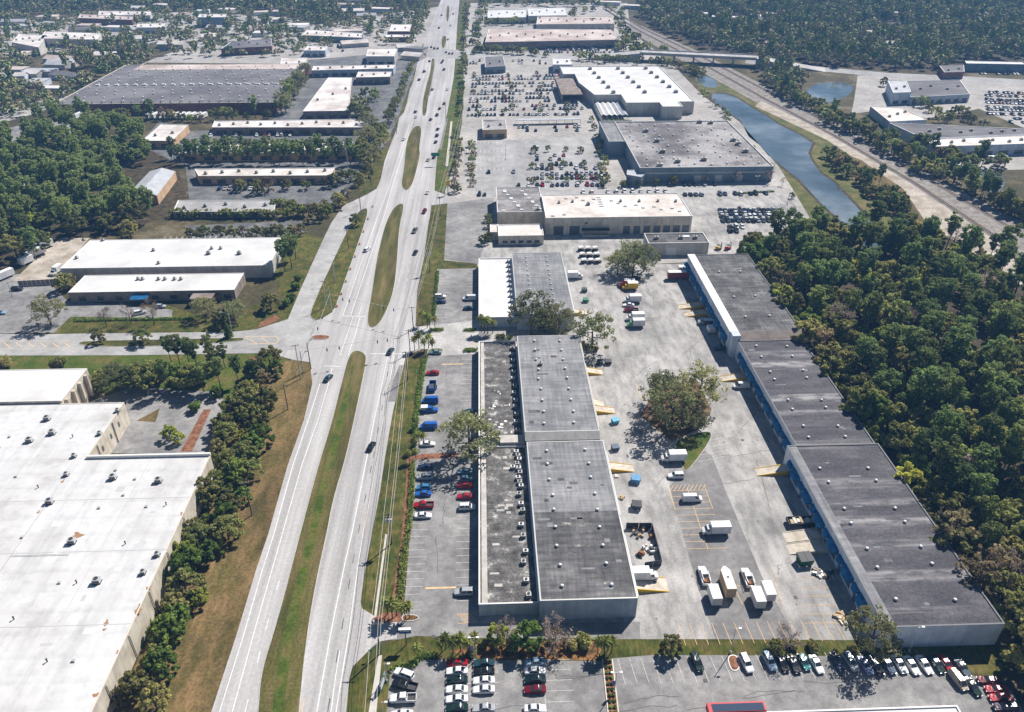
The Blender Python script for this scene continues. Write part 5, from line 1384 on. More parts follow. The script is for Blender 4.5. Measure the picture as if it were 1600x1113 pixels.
line_trees([(738, 84), (760, 82), (800, 84), (850, 88)], 16, 'tree in the strip between the mall lot and the junction lot', 'trees between mall and junction lot', [('oak_far', .6, .9), ('olive', .7, 1.0)], 3)
line_trees([(742, 75), (748, 50), (752, 25), (756, 8)], 18, 'tree beside the mall drive near the boulevard', 'trees of the mall drive', [('oak_far', .7, 1.0), ('olive', .7, 1.0), ('oak_far', .6, .9)], 6)
line_trees([(765, 40), (830, 40), (900, 42), (965, 42)], 16, 'tree behind the brown-fronted mall', 'trees behind the mall', [('oak_far', .6, .9), ('olive', .7, .9)], 3)
line_trees([(890, 30), (930, 12), (965, 20), (975, 50), (985, 75), (1000, 86)], 30, 'tree between the mall and the railway', 'trees between mall and railway', [('oak_far', .7, 1.0), ('olive', .8, 1.1), ('bright', .7, .9)], 8)
line_trees([(640, 60), (650, 40), (668, 15)], 16, 'tree lining the far boulevard on the left', 'left trees of the far boulevard', [('oak_far', .7, 1.0), ('olive', .7, 1.0)], 5)
line_trees([(300, 376), (380, 374), (440, 374), (475, 366)], 12, 'tree beside the striped staff lot behind the depot', 'trees beside the staff lot', [('oak', .5, .8), ('russet', .6, .8), ('olive', .6, .9)], 5)

# the distant woods and leafy suburbs: one mass each
def woodmat():
    m = bpy.data.materials.new('distant_leaf')
    nt, n, l, b = nodes_of(m)
    f = noise(nt, .11, 2, .5)
    c = ramp(nt, f, [(.32, (.17, .24, .095)), (.42, (.23, .30, .11)), (.5, (.33, .35, .14)), (.57, (.43, .39, .2)), (.66, (.5, .42, .3))])
    f2 = noise(nt, .6, 2, .6, offs=5)
    c = mix(nt, c, ramp(nt, f2, [(.3, g3(.65)), (.7, g3(1.3))]), 1.0, 'MULTIPLY')
    c = mix(nt, c, ramp(nt, noise(nt, 1.1, 2, .6, offs=4), [(.34, g3(.5)), (.64, g3(1.4))]), 1.0, 'MULTIPLY')
    l.new(c, b.inputs['Base Color'])
    b.inputs['Roughness'].default_value = .8; b.inputs['Specular IOR Level'].default_value = .1
    MATS['distant_leaf'] = m
woodmat()
leafmat('wood_leaf', (.10, .15, .055), (.25, .31, .105), (.25, .29, .10))
MASSMAT = ['distant_leaf']
def mass(name, label, pts, smin, smax, kinds=('oak_far', 'oak_far', 'pine_far'), mat='distant_leaf'):
    arrs = []
    for x, y in pts:
        v = PROTO[kinds[rnd.randrange(len(kinds))]][rnd.randrange(3)][2]
        s_ = rnd.uniform(smin, smax); a = rnd.uniform(0, 6.28)
        c, s = math.cos(a) * s_, math.sin(a) * s_
        arrs.append(np.stack([v[:, 0] * c - v[:, 1] * s + x, v[:, 0] * s + v[:, 1] * c + y, v[:, 2] * s_ * rnd.uniform(.8, 1.2)], 1))
    o = link(name, quad_mesh(name, np.concatenate(arrs), mat))
    return tag(o, label, 'woodland', kind='stuff')
foot = [b.poly for b in FB] + [b.poly for b in (bd, u1, u2, u3, lm)]
roads = [ccw([(p.x, p.y) for p in GL(ROAD)])]
LAKE = ccw([(p.x, p.y) for p in GL([(1252, 128), (1340, 124), (1342, 172), (1290, 190), (1250, 176)])])
def keep(pts, grow=4):
    pts = [q for q in pts if not inside(q, LAKE)]
    polys = [inset(p, -grow) for p in foot] + roads
    return [p for p in pts if not any(inside(p, q) for q in polys)]
# houses and sheds among the suburb trees
HOUSES = []
def house(px, py, wdt, dep, rz, roof, k):
    p = G(px, py)
    if any(inside((p.x, p.y), inset(q, -14)) for q in foot) or any(inside((p.x, p.y), q) for q in roads): return
    t = thing('house', 'small ' + {'far_roof': 'pale', 'clean_roof': 'white', 'pink_roof': 'pinkish', 'cream_roof': 'cream', 'metal_roof': 'blue-grey', 'slate_roof': 'dark'}[roof] + (' pitched' if k % 2 else ' flat') + ' roof half hidden among the far suburb trees ' + ('at the far right' if px > 1000 else ('behind the mall' if px > 720 else ('left of the brick plant' if py > 80 else ('behind the brick plant' if px > 200 else 'at the far left')))), 'house', (p.x, p.y, 0), rz, 'far suburb roofs')
    HOUSES.append((p.x, p.y, max(wdt, dep) * .62 + 3))
    w, d_ = wdt / 2, dep / 2
    mb = MB(); mb.box(-w, w, -d_, d_, 0, 4); mb.build('wall', 'beige_wall' if k % 3 else 'white_wall', None).parent = t
    mb = MB()
    if k % 2:
        mb.face([(-w - .5, -d_ - .5, 3.95), (w + .5, -d_ - .5, 3.95), (w + .5, 0, 6.2), (-w - .5, 0, 6.2)]); mb.face([(-w - .5, 0, 6.2), (w + .5, 0, 6.2), (w + .5, d_ + .5, 3.95), (-w - .5, d_ + .5, 3.95)])
        mb.face([(w, -d_, 4), (w, d_, 4), (w, 0, 6.1)]); mb.face([(-w, d_, 4), (-w, -d_, 4), (-w, 0, 6.1)])
    else: mb.box(-w - .2, w + .2, -d_ - .2, d_ + .2, 4.01, 4.5)
    mb.build('roof', roof, None).parent = t
hq = random.Random(5)
RF = ['far_roof', 'clean_roof', 'pink_roof', 'cream_roof', 'metal_roof', 'slate_roof', 'far_roof']
for k in range(95):
    px, py = hq.uniform(-60, 670), hq.uniform(2, 150)
    if py > 95 and px > 180: continue
    house(px, py, hq.uniform(12, 34), hq.uniform(9, 16), hq.uniform(-.4, .4), RF[hq.randrange(7)], k)
for k in range(36): house(hq.uniform(1180, 1660), hq.uniform(-10, 75), hq.uniform(11, 20), hq.uniform(9, 13), hq.uniform(0, 3), RF[hq.randrange(7)], k)
for k in range(5): house(950 + k * 45, 8 + k * 6, 34, 11, -.3, 'far_roof', 2 * k)
keep0 = keep
def keep(pts, grow=4):
    return [q for q in keep0(pts, grow) if not any(abs(q[0] - hx) < r and -r * 1.3 < q[1] - hy < r for hx, hy, r in HOUSES)]
mass('distant_woodland', 'dense blue-green wood beyond the railway at the far right', keep(scatter([(1005, -70), (1800, -95), (1800, 90), (1500, 96), (1470, 112), (1330, 104), (1250, 99), (1165, 88), (1110, 76), (1040, 52), (1000, 25)], 10.5, 21)), .8, 1.25)
mass('distant_woodland', 'leafy belt between the arterial street and the railway ponds', keep(scatter([(1175, 104), (1250, 112), (1260, 132), (1340, 134), (1330, 175), (1290, 195), (1215, 150)], 10, 22)), .7, 1.0)
mass('distant_suburb_trees', 'leafy suburb trees beyond the brick plant at the far left', keep(scatter([(-160, -60), (660, -60), (668, 35), (640, 78), (560, 70), (480, 86), (360, 92), (240, 92), (120, 150), (60, 180), (-160, 200)], 14.5, 23, .5)), .55, 1.0, ('oak_far', 'oak_far', 'oak_far', 'pine_far'))
mass('distant_suburb_trees', 'trees filling the far blocks behind the mall', keep(scatter([(730, -60), (1010, -60), (960, 6), (890, 12), (750, 10)], 15, 24)), .7, 1.1)
mass('distant_suburb_trees', 'thick trees closing the far top left corner', keep(scatter([(-160, -60), (650, -60), (655, 12), (500, 40), (380, 20), (230, 15), (100, 15), (-160, 30)], 14, 25)), .8, 1.2)
mass('distant_suburb_trees', 'trees along the lane beside the brick plant', keep(scatter([(-60, 120), (70, 95), (200, 70), (240, 85), (80, 160), (-60, 200)], 12, 26)), .7, 1.1)
mass('woodland', 'rear part of the dark wood left of the tan offices', LWF, .8, 1.15, ('pine', 'pine', 'oak'), 'wood_leaf')
# ------------------------------------------------------------------ vehicles
def loft(mb, st, m=0):
    """hull through cross-sections (x, half width, z low, z belt)"""
    rings = []
    for x, hw, zl, zb in st:
        sh = min(.14, (zb - zl) * .3)
        half = [(hw * .9, zl), (hw, zl + sh), (hw, zb - sh), (hw - .1, zb)]
        rings.append([(x, y, z) for y, z in half] + [(x, -y, z) for y, z in reversed(half)])
    for a, b in zip(rings[:-1], rings[1:]):
        for k in range(8):
            j = (k + 1) % 8
            mb.face([a[k], a[j], b[j], b[k]], m)
    mb.face(rings[0], m); mb.face(rings[-1][::-1], m)
def wheel_mesh(r, w):
    t = MB(); t.tube((0, -w / 2, 0), (0, w / 2, 0), r, r, 14)
    h = MB(); h.tube((0, -w / 2 - .015, 0), (0, w / 2 + .015, 0), r * .58, r * .58, 10)
    return t.mesh('wheel', ['rubber']), h.mesh('rim', ['chrome'])
KINDS = {
 'sedan': dict(L=4.75, W=1.84, H=1.45, hood=.80, belt=.93, deck=.98, cf=1.0, rf=.25, rr=-.85, cr=-1.62, wb=1.42),
 'suv': dict(L=4.75, W=1.9, H=1.75, hood=.98, belt=1.08, deck=1.08, cf=1.15, rf=.45, rr=-2.05, cr=-2.3, wb=1.42),
 'hatch': dict(L=4.2, W=1.78, H=1.5, hood=.84, belt=.95, deck=.95, cf=1.1, rf=.3, rr=-1.5, cr=-1.95, wb=1.3),
 'van': dict(L=5.6, W=2.0, H=2.2, hood=1.05, belt=1.2, deck=1.2, cf=2.05, rf=1.2, rr=-2.65, cr=-2.75, wb=1.75),
 'pickup': dict(L=5.7, W=1.98, H=1.85, hood=1.02, belt=1.12, deck=1.1, cf=1.35, rf=.65, rr=-.55, cr=-.8, wb=1.75),
}
CARS = {}
def make_car(kind):
    k = KINDS[kind]; L, W, H = k['L'], k['W'], k['H']; hw = W / 2; f = L / 2
    b = MB()
    st = [(f, hw * .78, .38, k['hood'] - .22), (f - .22, hw * .93, .27, k['hood'] - .1), (f - .75, hw, .25, k['hood'] - .02), (k['cf'] - .05, hw, .25, k['belt'])]
    if kind == 'pickup':
        st += [(k['cr'] - .05, hw, .3, k['deck'])]
        loft(b, st)
        x0, x1 = -f, k['cr'] - .05
        b.box(x0, x1, -hw, hw, .45, .62); b.box(x0, x1, -hw, -hw + .12, .62, k['deck']); b.box(x0, x1, hw - .12, hw, .62, k['deck']); b.box(x0, x0 + .12, -hw, hw, .62, k['deck'])
    else:
        st += [(k['cr'], hw, .25, k['deck']), (-f + .25, hw * .95, .27, k['deck'] - .03), (-f, hw * .82, .38, k['deck'] - .22)]
        loft(b, st)
    zb = k['belt'] - .04; bh = hw - .1; th = hw - .3
    base = [(k['cf'], bh), (k['cr'], bh)]; top = [(k['rf'], th), (k['rr'], th)]
    A = {}
    for s in (1, -1):
        A['bf', s] = Vector((k['cf'], s * bh, zb)); A['br', s] = Vector((k['cr'], s * bh, zb))
        A['tf', s] = Vector((k['rf'], s * th, H - .04)); A['tr', s] = Vector((k['rr'], s * th, H - .04))
    faces = {'windscreen': [A['bf', -1], A['bf', 1], A['tf', 1], A['tf', -1]], 'rear_window': [A['br', 1], A['br', -1], A['tr', -1], A['tr', 1]],
             'l': [A['bf', 1], A['br', 1], A['tr', 1], A['tf', 1]], 'r': [A['br', -1], A['bf', -1], A['tf', -1], A['tr', -1]]}
    for q in faces.values(): b.face(q)
    b.face([A['tf', -1], A['tf', 1], A['tr', 1], A['tr', -1]])
    b.face([(k['rf'] - .12, -th + .06, H), (k['rf'] - .12, th - .06, H), (k['rr'] + .12, th - .06, H), (k['rr'] + .12, -th + .06, H)])
    for a_, c_ in ((('tf', -1), 0), (('tf', 1), 1), (('tr', 1), 2), (('tr', -1), 3)): pass
    rt = [(k['rf'] - .12, -th + .06, H), (k['rf'] - .12, th - .06, H), (k['rr'] + .12, th - .06, H), (k['rr'] + .12, -th + .06, H)]
    lo = [tuple(A['tf', -1]), tuple(A['tf', 1]), tuple(A['tr', 1]), tuple(A['tr', -1])]
    for i in range(4):
        j = (i + 1) % 4; b.face([lo[i], lo[j], rt[j], rt[i]])
    parts = [('body', b.mesh('body', ['car_paint'], False), True)]
    def pane(q, u0, u1, v0, v1, name):
        q = [Vector(p) for p in q]
        nrm = (q[1] - q[0]).cross(q[3] - q[0]).normalized() * .015
        def at(u, v): return (q[0] + (q[1] - q[0]) * u) * (1 - v) + (q[3] + (q[2] - q[3]) * u) * v + nrm
        m = MB(); m.face([at(u0, v0), at(u1, v0), at(u1, v1), at(u0, v1)])
        parts.append((name, m.mesh(name, ['window_glass']), False))
    pane(faces['windscreen'], .05, .95, .1, .95, 'windscreen'); 
    if not (kind == 'van'): pane(faces['rear_window'], .08, .92, .15, .9, 'rear_window')
    if kind == 'van':
        pane(faces['l'], .04, .22, .15, .85, 'side_window'); pane(faces['r'], .78, .96, .15, .85, 'side_window')
    else:
        for s in ('l', 'r'):
            pane(faces[s], .06, .47, .12, .88, 'side_window'); pane(faces[s], .53, .93, .12, .88, 'side_window')
    for s in (-1, 1):
        m = MB(); m.box(f - .16, f - .02 + .04, s * hw * .58 - .17, s * hw * .58 + .17, k['hood'] - .34, k['hood'] - .2)
        parts.append(('headlight', m.mesh('headlight', ['lamp_clear']), False))
        m = MB(); m.box(-f - .02, -f + .16, s * hw * .62 - .14, s * hw * .62 + .14, k['deck'] - .36, k['deck'] - .2)
        parts.append(('taillight', m.mesh('taillight', ['lamp_red']), False))
    if kind == 'pickup':
        m = MB(); m.box(-f + .14, k['cr'] - .1, -hw + .14, hw - .14, .621, .64); parts.append(('bed_liner', m.mesh('bed_liner', ['unit_dark']), False))
    r = .33 if kind in ('sedan', 'hatch') else .38
    tm, rm = wheel_mesh(r, .24)
    CARS[kind] = (parts, tm, rm, r, k['wb'] if kind != 'van' else 1.75, hw - .13)
for kd in KINDS: make_car(kd)
NM = {'sedan': 'sedan', 'suv': 'suv', 'hatch': 'hatchback', 'van': 'van', 'pickup': 'pickup_truck'}
def car(kind, x, y, rz, color, label, group=None, s=1.0):
    parts, tm, rm, r, wb, hy = CARS[kind]
    t = thing(NM[kind], label, {'pickup': 'pickup truck', 'van': 'van'}.get(kind, 'car'), (x, y, .05), rz, group)
    t.scale = (s, s, s)
    for n, me, c in parts: link(n, me, t, color=color if c else None)
    for sx in (-1, 1):
        for sy in (-1, 1):
            w = link('wheel', tm, t, (sx * wb, sy * hy, r)); link('rim', rm, w)
    return t
W_, S_, B_, K_, R_, DR, BL, NV, TL, GR, TN, YL = (.78, .78, .78), (.42, .43, .45), (.012, .013, .015), (.03, .032, .035), (.36, .012, .016), (.15, .01, .016), (.02, .12, .42), (.015, .03, .08), (.03, .2, .22), (.012, .032, .027), (.5, .42, .32), (.7, .42, .02)
LB, DT = (.25, .36, .48), (.02, .06, .075)
def cpx(kind, px, py, deg, color, label, group=None, s=1.0):
    p = G(px, py, .5); return car(kind, p.x, p.y, math.radians(deg), color, label, group, s)
# front parking strip, cars of the boulevard side
cpx('sedan', 676, 583, 180, R_, 'red sedan nearest the strip gate, boulevard side of the front parking strip')
cpx('van', 672, 627, 180, BL, 'blue van parked right below the blue trailer')
cpx('pickup', 671, 641, 0, BL, 'blue work pickup with white rack beside the blue vans')
mb = MB(); mb.box(-1.1, 1.1, -.9, .9, 1.85, 2.1)
rk = mb.build('roof_rack', 'vent_white'); rk.parent = bpy.data.objects['pickup_truck']; rk.location = (-1.6, 0, 0); rk['label'] = 'white roof rack'
cpx('van', 670, 667, 180, (.03, .14, .5), 'blue van parked alone below the racked pickup')
cpx('sedan', 668, 694, 0, W_, 'white sedan tucked under the palms of the front parking strip')
cpx('sedan', 665, 730, 180, NV, 'dark sedan in the shade of the broad oak')
cpx('suv', 664, 746, 180, S_, 'silver car at the edge of the broad oak shadow')
cpx('hatch', 662, 762, 180, (.05, .22, .4), 'steel-blue hatchback above the deeper blue sedan')
cpx('sedan', 661, 772, 180, BL, 'deep blue sedan between hatchback and red pickup')
cpx('pickup', 662, 790, 180, R_, 'red pickup on the boulevard side of the front parking strip')
cpx('sedan', 661, 806, 0, W_, 'white sedan just below the red pickup')
cpx('sedan', 733, 644, 180, DT, 'dark car in warehouse shade above the broad oak')
cpx('sedan', 727, 737, 180, LB, 'pale blue sedan by the warehouse wall below the oak', ); cpx('hatch', 730, 749, 0, (.14, .27, .36), 'blue-grey car second below the oak by the warehouse wall')
cpx('sedan', 727, 759, 0, R_, 'upper of two red cars by the warehouse wall'); cpx('sedan', 727, 776, 180, (.38, .02, .04), 'lower of two red cars by the warehouse wall')
cpx('suv', 730, 793, 0, W_, 'white suv with dark roof window below the two red cars'); cpx('suv', 725, 926, 180, S_, 'silver suv alone at the near end of the warehouse wall')
cpx('suv', 688, 464, 0, W_, 'white suv at the far end of the front parking strip'); cpx('sedan', 688, 472, 0, NV, 'dark blue sedan beside the far white suv'); cpx('van', 734, 467, 180, W_, 'white van by the white-roofed warehouse wall'); cpx('sedan', 733, 482, 0, DT, 'dark teal sedan beside the white van'); cpx('sedan', 680, 551, 180, (.2, .28, .3), 'grey-green sedan beside the palms at the strip gate')
# nearest lot
cpx('suv', 632, 1054, 155, W_, 'white suv parked askew at the hedge corner'); cpx('pickup', 632, 1072, 164, B_, 'black pickup parked askew between two white vehicles'); cpx('pickup', 630, 1092, 180, W_, 'white pickup at the near picture edge'); cpx('sedan', 628, 1117, 180, W_, 'white car cut by the bottom picture edge below the pickup')
for (py, c, kd, lab) in ((1036, R_, 'sedan', 'bright red sedan under the palms of the near lot'), (1049, W_, 'sedan', 'white sedan directly below the bright red one'), (1063, GR, 'sedan', 'dark green sedan between two white ones'), (1078, W_, 'sedan', 'white sedan with dark roof windows, fourth below the palms'), (1093, W_, 'sedan', 'white sedan, fifth below the palms'), (1107, GR, 'sedan', 'dark green sedan at the bottom of the palm column')):
    cpx(kd, 714, py, 180 if py != 1078 else 178, c, lab)
for (py, c, lab) in ((1037, DT, 'dark sedan at the top of the second column of the near lot'), (1050, B_, 'black sedan second in its column beside the white sedans'), (1064, W_, 'white sedan third in the second column'), (1078, W_, 'white sedan with a black sunroof'), (1107, S_, 'silver sedan at the bottom edge of the second column')):
    cpx('sedan', 756, py, 180, c, lab)
for (py, c, lab) in ((1035, LB, 'blue-white sedan at the head of the column below the leafless tree'), (1049, W_, 'white sedan second in the column below the leafless tree'), (1063, GR, 'dark green sedan third in the column below the leafless tree'), (1078, DR, 'dark red sedan fourth in the column below the leafless tree'), (1108, W_, 'white sedan at the bottom edge below the leafless tree')):
    cpx('sedan', 836, py, 180 if c != W_ else 0, c, lab)
ROWC = [(1089, 1036, 'suv', GR, 'dark green suv alone right of the round olive tree'), (1166, 1037, 'suv', W_, 'white wagon beside the small planted island'), (1202, 1034, 'suv', LB, 'pale blue suv in the shade of the small bushy conifer'), (1222, 1036, 'sedan', B_, 'black sedan with bright bonnet below the bare tree'), (1240, 1038, 'sedan', K_, 'charcoal sedan beside the teal car'), (1256, 1035, 'hatch', TL, 'teal hatchback in the long row'), (1275.5, 1038, 'sedan', W_, 'white sedan beside the teal hatchback'), (1308, 1034, 'sedan', NV, 'navy sedan in the oak shadow at the long row'), (1329, 1035, 'suv', S_, 'silver suv with roof panels under the oak shadow'), (1352, 1040, 'sedan', (.2, .25, .42), 'lavender-blue sedan in the oak shadow'), (1368, 1041, 'suv', K_, 'charcoal suv just right of the oak shadow'), (1387, 1039, 'sedan', (.12, .15, .22), 'slate sedan beside the first of three white sedans'), (1405, 1038, 'sedan', W_, 'first of three white sedans in the long row'), (1424, 1040, 'sedan', W_, 'middle of three white sedans in the long row'), (1444, 1039, 'sedan', W_, 'last of three white sedans in the long row'), (1463, 1038, 'sedan', GR, 'dark green sedan beside the red one in the long row'), (1478, 1038, 'sedan', R_, 'red sedan near the end of the long row'), (1503, 1043, 'sedan', (.1, .13, .16), 'dark grey-blue sedan ending the long row')]
for px, py, kd, c, lab in ROWC: cpx(kd, px, py, -82 if px > 1060 else -90, c, lab)
cpx('van', 1497, 1064, -80, TN, 'tan van with pale roof in front of the long row end', None, .88); cpx('sedan', 1519, 1073, -80, GR, 'green sedan beside the tan van')
cpx('sedan', 1545, 1064, 170, DR, 'dark red car half under the wood edge'); cpx('sedan', 1557, 1078, 175, R_, 'upper bright red car in the corner by the wood'); cpx('sedan', 1563, 1091, 178, (.4, .01, .02), 'lower bright red car in the corner by the wood'); cpx('suv', 1570, 1106, 178, (.04, .02, .04), 'plum-black suv in the bottom corner by the wood')
# truck court
cpx('suv', 1056, 744, 180, W_, 'white suv at the tip of the grass island'); cpx('van', 1081, 780, 0, W_, 'white cargo van beside the striped bay'); cpx('van', 1158, 604, 180, W_, 'white van at a dock of the long warehouse'); cpx('pickup', 1127, 545, 180, DT, 'dark pickup at the step between the long warehouse roofs')
cpx('sedan', 982, 477, 180, W_, 'white sedan among parked trucks in the upper court'); cpx('pickup', 986, 485, 180, DR, 'dark red pickup among parked trucks'); cpx('sedan', 992, 435, 180, B_, 'black car behind the yellow truck'); cpx('suv', 897, 427, 0, S_, 'silver car behind the step van')
cpx('sedan', 876, 528, 0, W_, 'white car under the trees between warehouses'); 
# boulevard traffic
cpx('suv', 574, 390, 68, W_, 'white suv driving on the far side of the long median'); cpx('sedan', 649, 395, -101, K_, 'dark car on the near carriageway beside the green verge'); cpx('pickup', 648, 361, -101, (.12, .12, .1), 'pickup driving above another dark car on the boulevard', None); cpx('suv', 663, 331, -101, DR, 'dark maroon suv on the boulevard near the lot entrance')
cpx('sedan', 610, 549, 75, DT, 'dark teal car waiting at the stop line'); cpx('sedan', 513, 591, 70, DT, 'dark green car alone on the left carriageway below the junction'); cpx('sedan', 580, 698, 76, B_, 'black car alone on the right carriageway')
cpx('suv', 27, 452, 0, K_, 'dark suv beside the depot fence'); cpx('sedan', 0, 489, 0, LB, 'pale blue car at the left picture edge'); cpx('suv', 219, 489, 25, W_, 'white car slanting beside the bare trees of the depot'); cpx('hatch', 251, 479, 0, S_, 'grey car beside the depot porch')

# trucks and trailers
def truck(name, label, px, py, deg, box_c, cab_c=(.75, .75, .75), L=5.2, Wd=2.4, Hb=3.3, group=None, chassis=0.0, z=.05, cab=True):
    p = G(px, py, 1.0)
    t = thing(name, label, 'truck' if cab else 'trailer', (p.x, p.y, z), math.radians(deg), group)
    hw = Wd / 2; x0 = -(L + 2.3 + chassis) / 2; x1 = x0 + L
    b = MB(); b.box(x0, x1, -hw, hw, .95, Hb); b.box(x0, x1, -hw - .02, hw + .02, .85, .95)
    o = b.build('cargo_box', 'box_paint', None, color=box_c); o.parent = t
    m = MB(); m.box(x0 + .05, x1 - .05, -hw + .05, hw - .05, Hb + .002, Hb + .03); r = m.build('box_roof', 'vent_white'); r.parent = o
    m = MB(); m.box(x0 - .04, x0, -hw + .15, hw - .15, 1.0, Hb - .2); r = m.build('rear_door', 'door_frame'); r.parent = o
    m = MB(); m.box(x0 + .2, x1 + chassis + (2.0 if cab else 0), -.5, .5, .55, .85); r = m.build('chassis', 'dark_metal'); r.parent = t
    wx = [x0 + .9, x0 + 1.9] if L > 7 else [x0 + 1.1]
    if cab:
        c0 = x1 + chassis + .1
        b = MB(); loft(b, [(c0 + 2.1, hw * .8, .5, 1.25), (c0 + 1.7, hw * .88, .45, 1.45), (c0 + 1.15, hw * .9, .45, 1.55), (c0, hw * .9, .45, 1.55)])
        q0 = [(c0 + 1.35, -hw * .82, 1.5), (c0 + 1.35, hw * .82, 1.5), (c0 + .05, hw * .86, 1.5), (c0 + .05, -hw * .86, 1.5)]
        q1 = [(c0 + .9, -hw * .72, 2.35), (c0 + .9, hw * .72, 2.35), (c0 + .05, hw * .75, 2.35), (c0 + .05, -hw * .75, 2.35)]
        for i in range(4):
            j = (i + 1) % 4; b.face([q0[i], q0[j], q1[j], q1[i]])
        b.face(q1)
        o2 = b.build('cab', 'car_paint', None, color=cab_c); o2.parent = t
        m = MB(); m.face([(c0 + 1.32, -hw * .74, 1.6), (c0 + 1.32, hw * .74, 1.6), (c0 + .95, hw * .66, 2.26), (c0 + .95, -hw * .66, 2.26)]); r = m.build('windscreen', 'window_glass'); r.parent = o2
        for s in (-1, 1):
            m = MB(); m.face([(c0 + 1.1, s * (hw * .83), 1.6), (c0 + .3, s * (hw * .86), 1.6), (c0 + .3, s * (hw * .78), 2.2), (c0 + .85, s * (hw * .75), 2.2)]); r = m.build('side_window', 'window_glass'); r.parent = o2
        wx.append(c0 + 1.3)
    tm, rm = TRUCKW
    for x in wx:
        for s in (-1, 1):
            w = link('wheel', tm, t, (x, s * (hw - .22), .45)); link('rim', rm, w)
    return t
TRUCKW = wheel_mesh(.45, .3)
WH = (.76, .76, .76)
truck('box_truck', 'white box truck parked beside the grass island', 1052, 716, 180, WH)
truck('box_truck', 'white box truck standing in the yellow-lined bays', 1118, 829, 180, WH)
truck('box_truck', 'white box truck on the dock ramp of the nearest warehouse', 1007, 902, 0, WH, z=.5, L=4.4)
cpx('pickup', 1100, 901, 90, W_, 'white work pickup nose to the court, in front of the first white box trailer', None, 1.08)
cpx('pickup', 1168, 904, 90, W_, 'white work pickup right of the tan trailer, in front of the second white box trailer', None, 1.08)
for nm_ in ('pickup_truck', ):
    pass
for q in list(bpy.data.objects):
    if q.get('label', '').startswith('white work pickup'):
        for sx in (-1, 1):
            mb = MB(); mb.box(-2.6, .3, sx * .8 - .05, sx * .8 + .05, 1.85, 1.95); mb.build('ladder_rack', 'steel_pole', None).parent = q
            for x in (-2.5, -.9): mb = MB(); mb.tube((x, sx * .8, 1.0), (x, sx * .8, 1.85), .04, .04, 5); mb.build('rack_post', 'steel_pole', None).parent = q
        mb = MB(); mb.box(-2.2, -1.0, -.5, .4, .65, 1.1); mb.build('bed_load', 'rust', None).parent = q
truck('box_trailer', 'first white box trailer, left of the tan trailer', 1114, 928, 90, WH, L=4.6, Hb=3.2, cab=False)
truck('box_trailer', 'second white box trailer, right of the tan trailer', 1181, 932, 90, WH, L=4.8, Hb=3.2, cab=False)
truck('box_trailer', 'third white box trailer, farthest right in the truck court group', 1197, 922, 90, WH, L=4.4, Hb=3.1, cab=False)
truck('box_truck', 'white box truck facing the oak at the far dock', 899, 432, 0, WH, L=4.6)
truck('box_truck', 'red-sided box truck parked beside the yellow one', 979, 445, 180, (.5, .05, .04), (.5, .05, .04), L=4.6)
truck('box_truck', 'yellow box truck in the upper court', 984, 449, 180, YL, YL, L=4.4)
truck('box_truck', 'white box truck below the yellow one', 988, 469, 180, WH, L=4.8)
truck('box_truck', 'white box truck, upper of two at the bay end', 992, 497, 180, WH, L=4.8)
truck('box_truck', 'white box truck, lower of two at the bay end', 993, 507, 180, WH, (.2, .4, .2), L=4.6)
truck('box_trailer', 'dark red freight trailer backed to the long warehouse', 1055, 433, 180, (.25, .03, .035), L=9.0, cab=False, Hb=3.6)
truck('box_trailer', 'white freight trailer behind the dark red one', 1068, 424, 180, WH, L=7.0, cab=False, Hb=3.4)
truck('box_truck', 'grey-blue truck at the upper docks of the long warehouse', 1103, 503, 180, (.1, .1, .11), (.4, .45, .5), L=4.0, Hb=2.0)
truck('box_trailer', 'small white trailer in the shade below the upper docks', 1109, 514, 95, WH, L=3.2, cab=False, Hb=2.6)
for k, (px, py, L) in enumerate(((60, 396, 9), (72, 385, 9), (45, 408, 6), (8, 432, 10))):
    truck('box_trailer', ['white freight trailer beside the depot yard trees', 'white freight trailer deepest in the depot yard', 'white truck box nearest the depot yard gate', 'long white trailer at the left picture edge'][k], px, py, 62, WH, L=L, cab=False, Hb=3.6)
truck('box_truck', 'white truck at the corner of the white depot', 88, 424, -100, WH, L=4.4)
for k in range(11):
    truck('box_trailer', 'white trailer parked along the front of the brick plant', 236 + k * 8.4, 182, 78, WH, L=8, cab=False, Hb=3.6, group='trailers before the brick plant')
for k in range(3):
    truck('box_trailer', 'white trailer parked near the corner of the brick plant', 98 + k * 13, 182, 78, WH, L=8, cab=False, Hb=3.6, group='trailers at the brick plant corner')
for k, px in enumerate((1572, 1583, 1597)):
    truck('box_trailer', 'orange container box before the service hall', px, 238, 8, (.6, .24, .06), L=5, cab=False, Hb=3.4, group='orange containers before the service hall')
truck('box_trailer', 'long white trailer below the orange containers', 1560, 250, 2, WH, L=12, cab=False, Hb=3.4)
# tan tall trailer with pointed nose
p = G(1135, 914, 1); t = thing('nosed_trailer', 'tan tall trailer with a pointed nose between the white box trailers', 'trailer', (p.x, p.y, .05), math.radians(90)); t.scale = (.9, .92, .86)
mb = MB(); mb.prism([(-4.2, -1.3), (2.6, -1.3), (4.0, -.35), (4.0, .35), (2.6, 1.3), (-4.2, 1.3)], .8, 4.3); mb.build('cargo_box', 'timber', None).parent = t
mb = MB(); mb.prism([(-4.15, -1.25), (2.6, -1.25), (3.95, -.32), (3.95, .32), (2.6, 1.25), (-4.15, 1.25)], 4.302, 4.34); mb.build('box_roof', 'cream_roof', None).parent = t
mb = MB(); mb.box(-.2, .2, -.25, .25, 4.34, 4.5); mb.build('roof_vent', 'unit_dark', None).parent = t
for x in (-2.2, -1.1):
    for s in (-1, 1):
        w = link('wheel', TRUCKW[0], t, (x, s * 1.05, .45)); link('rim', TRUCKW[1], w)
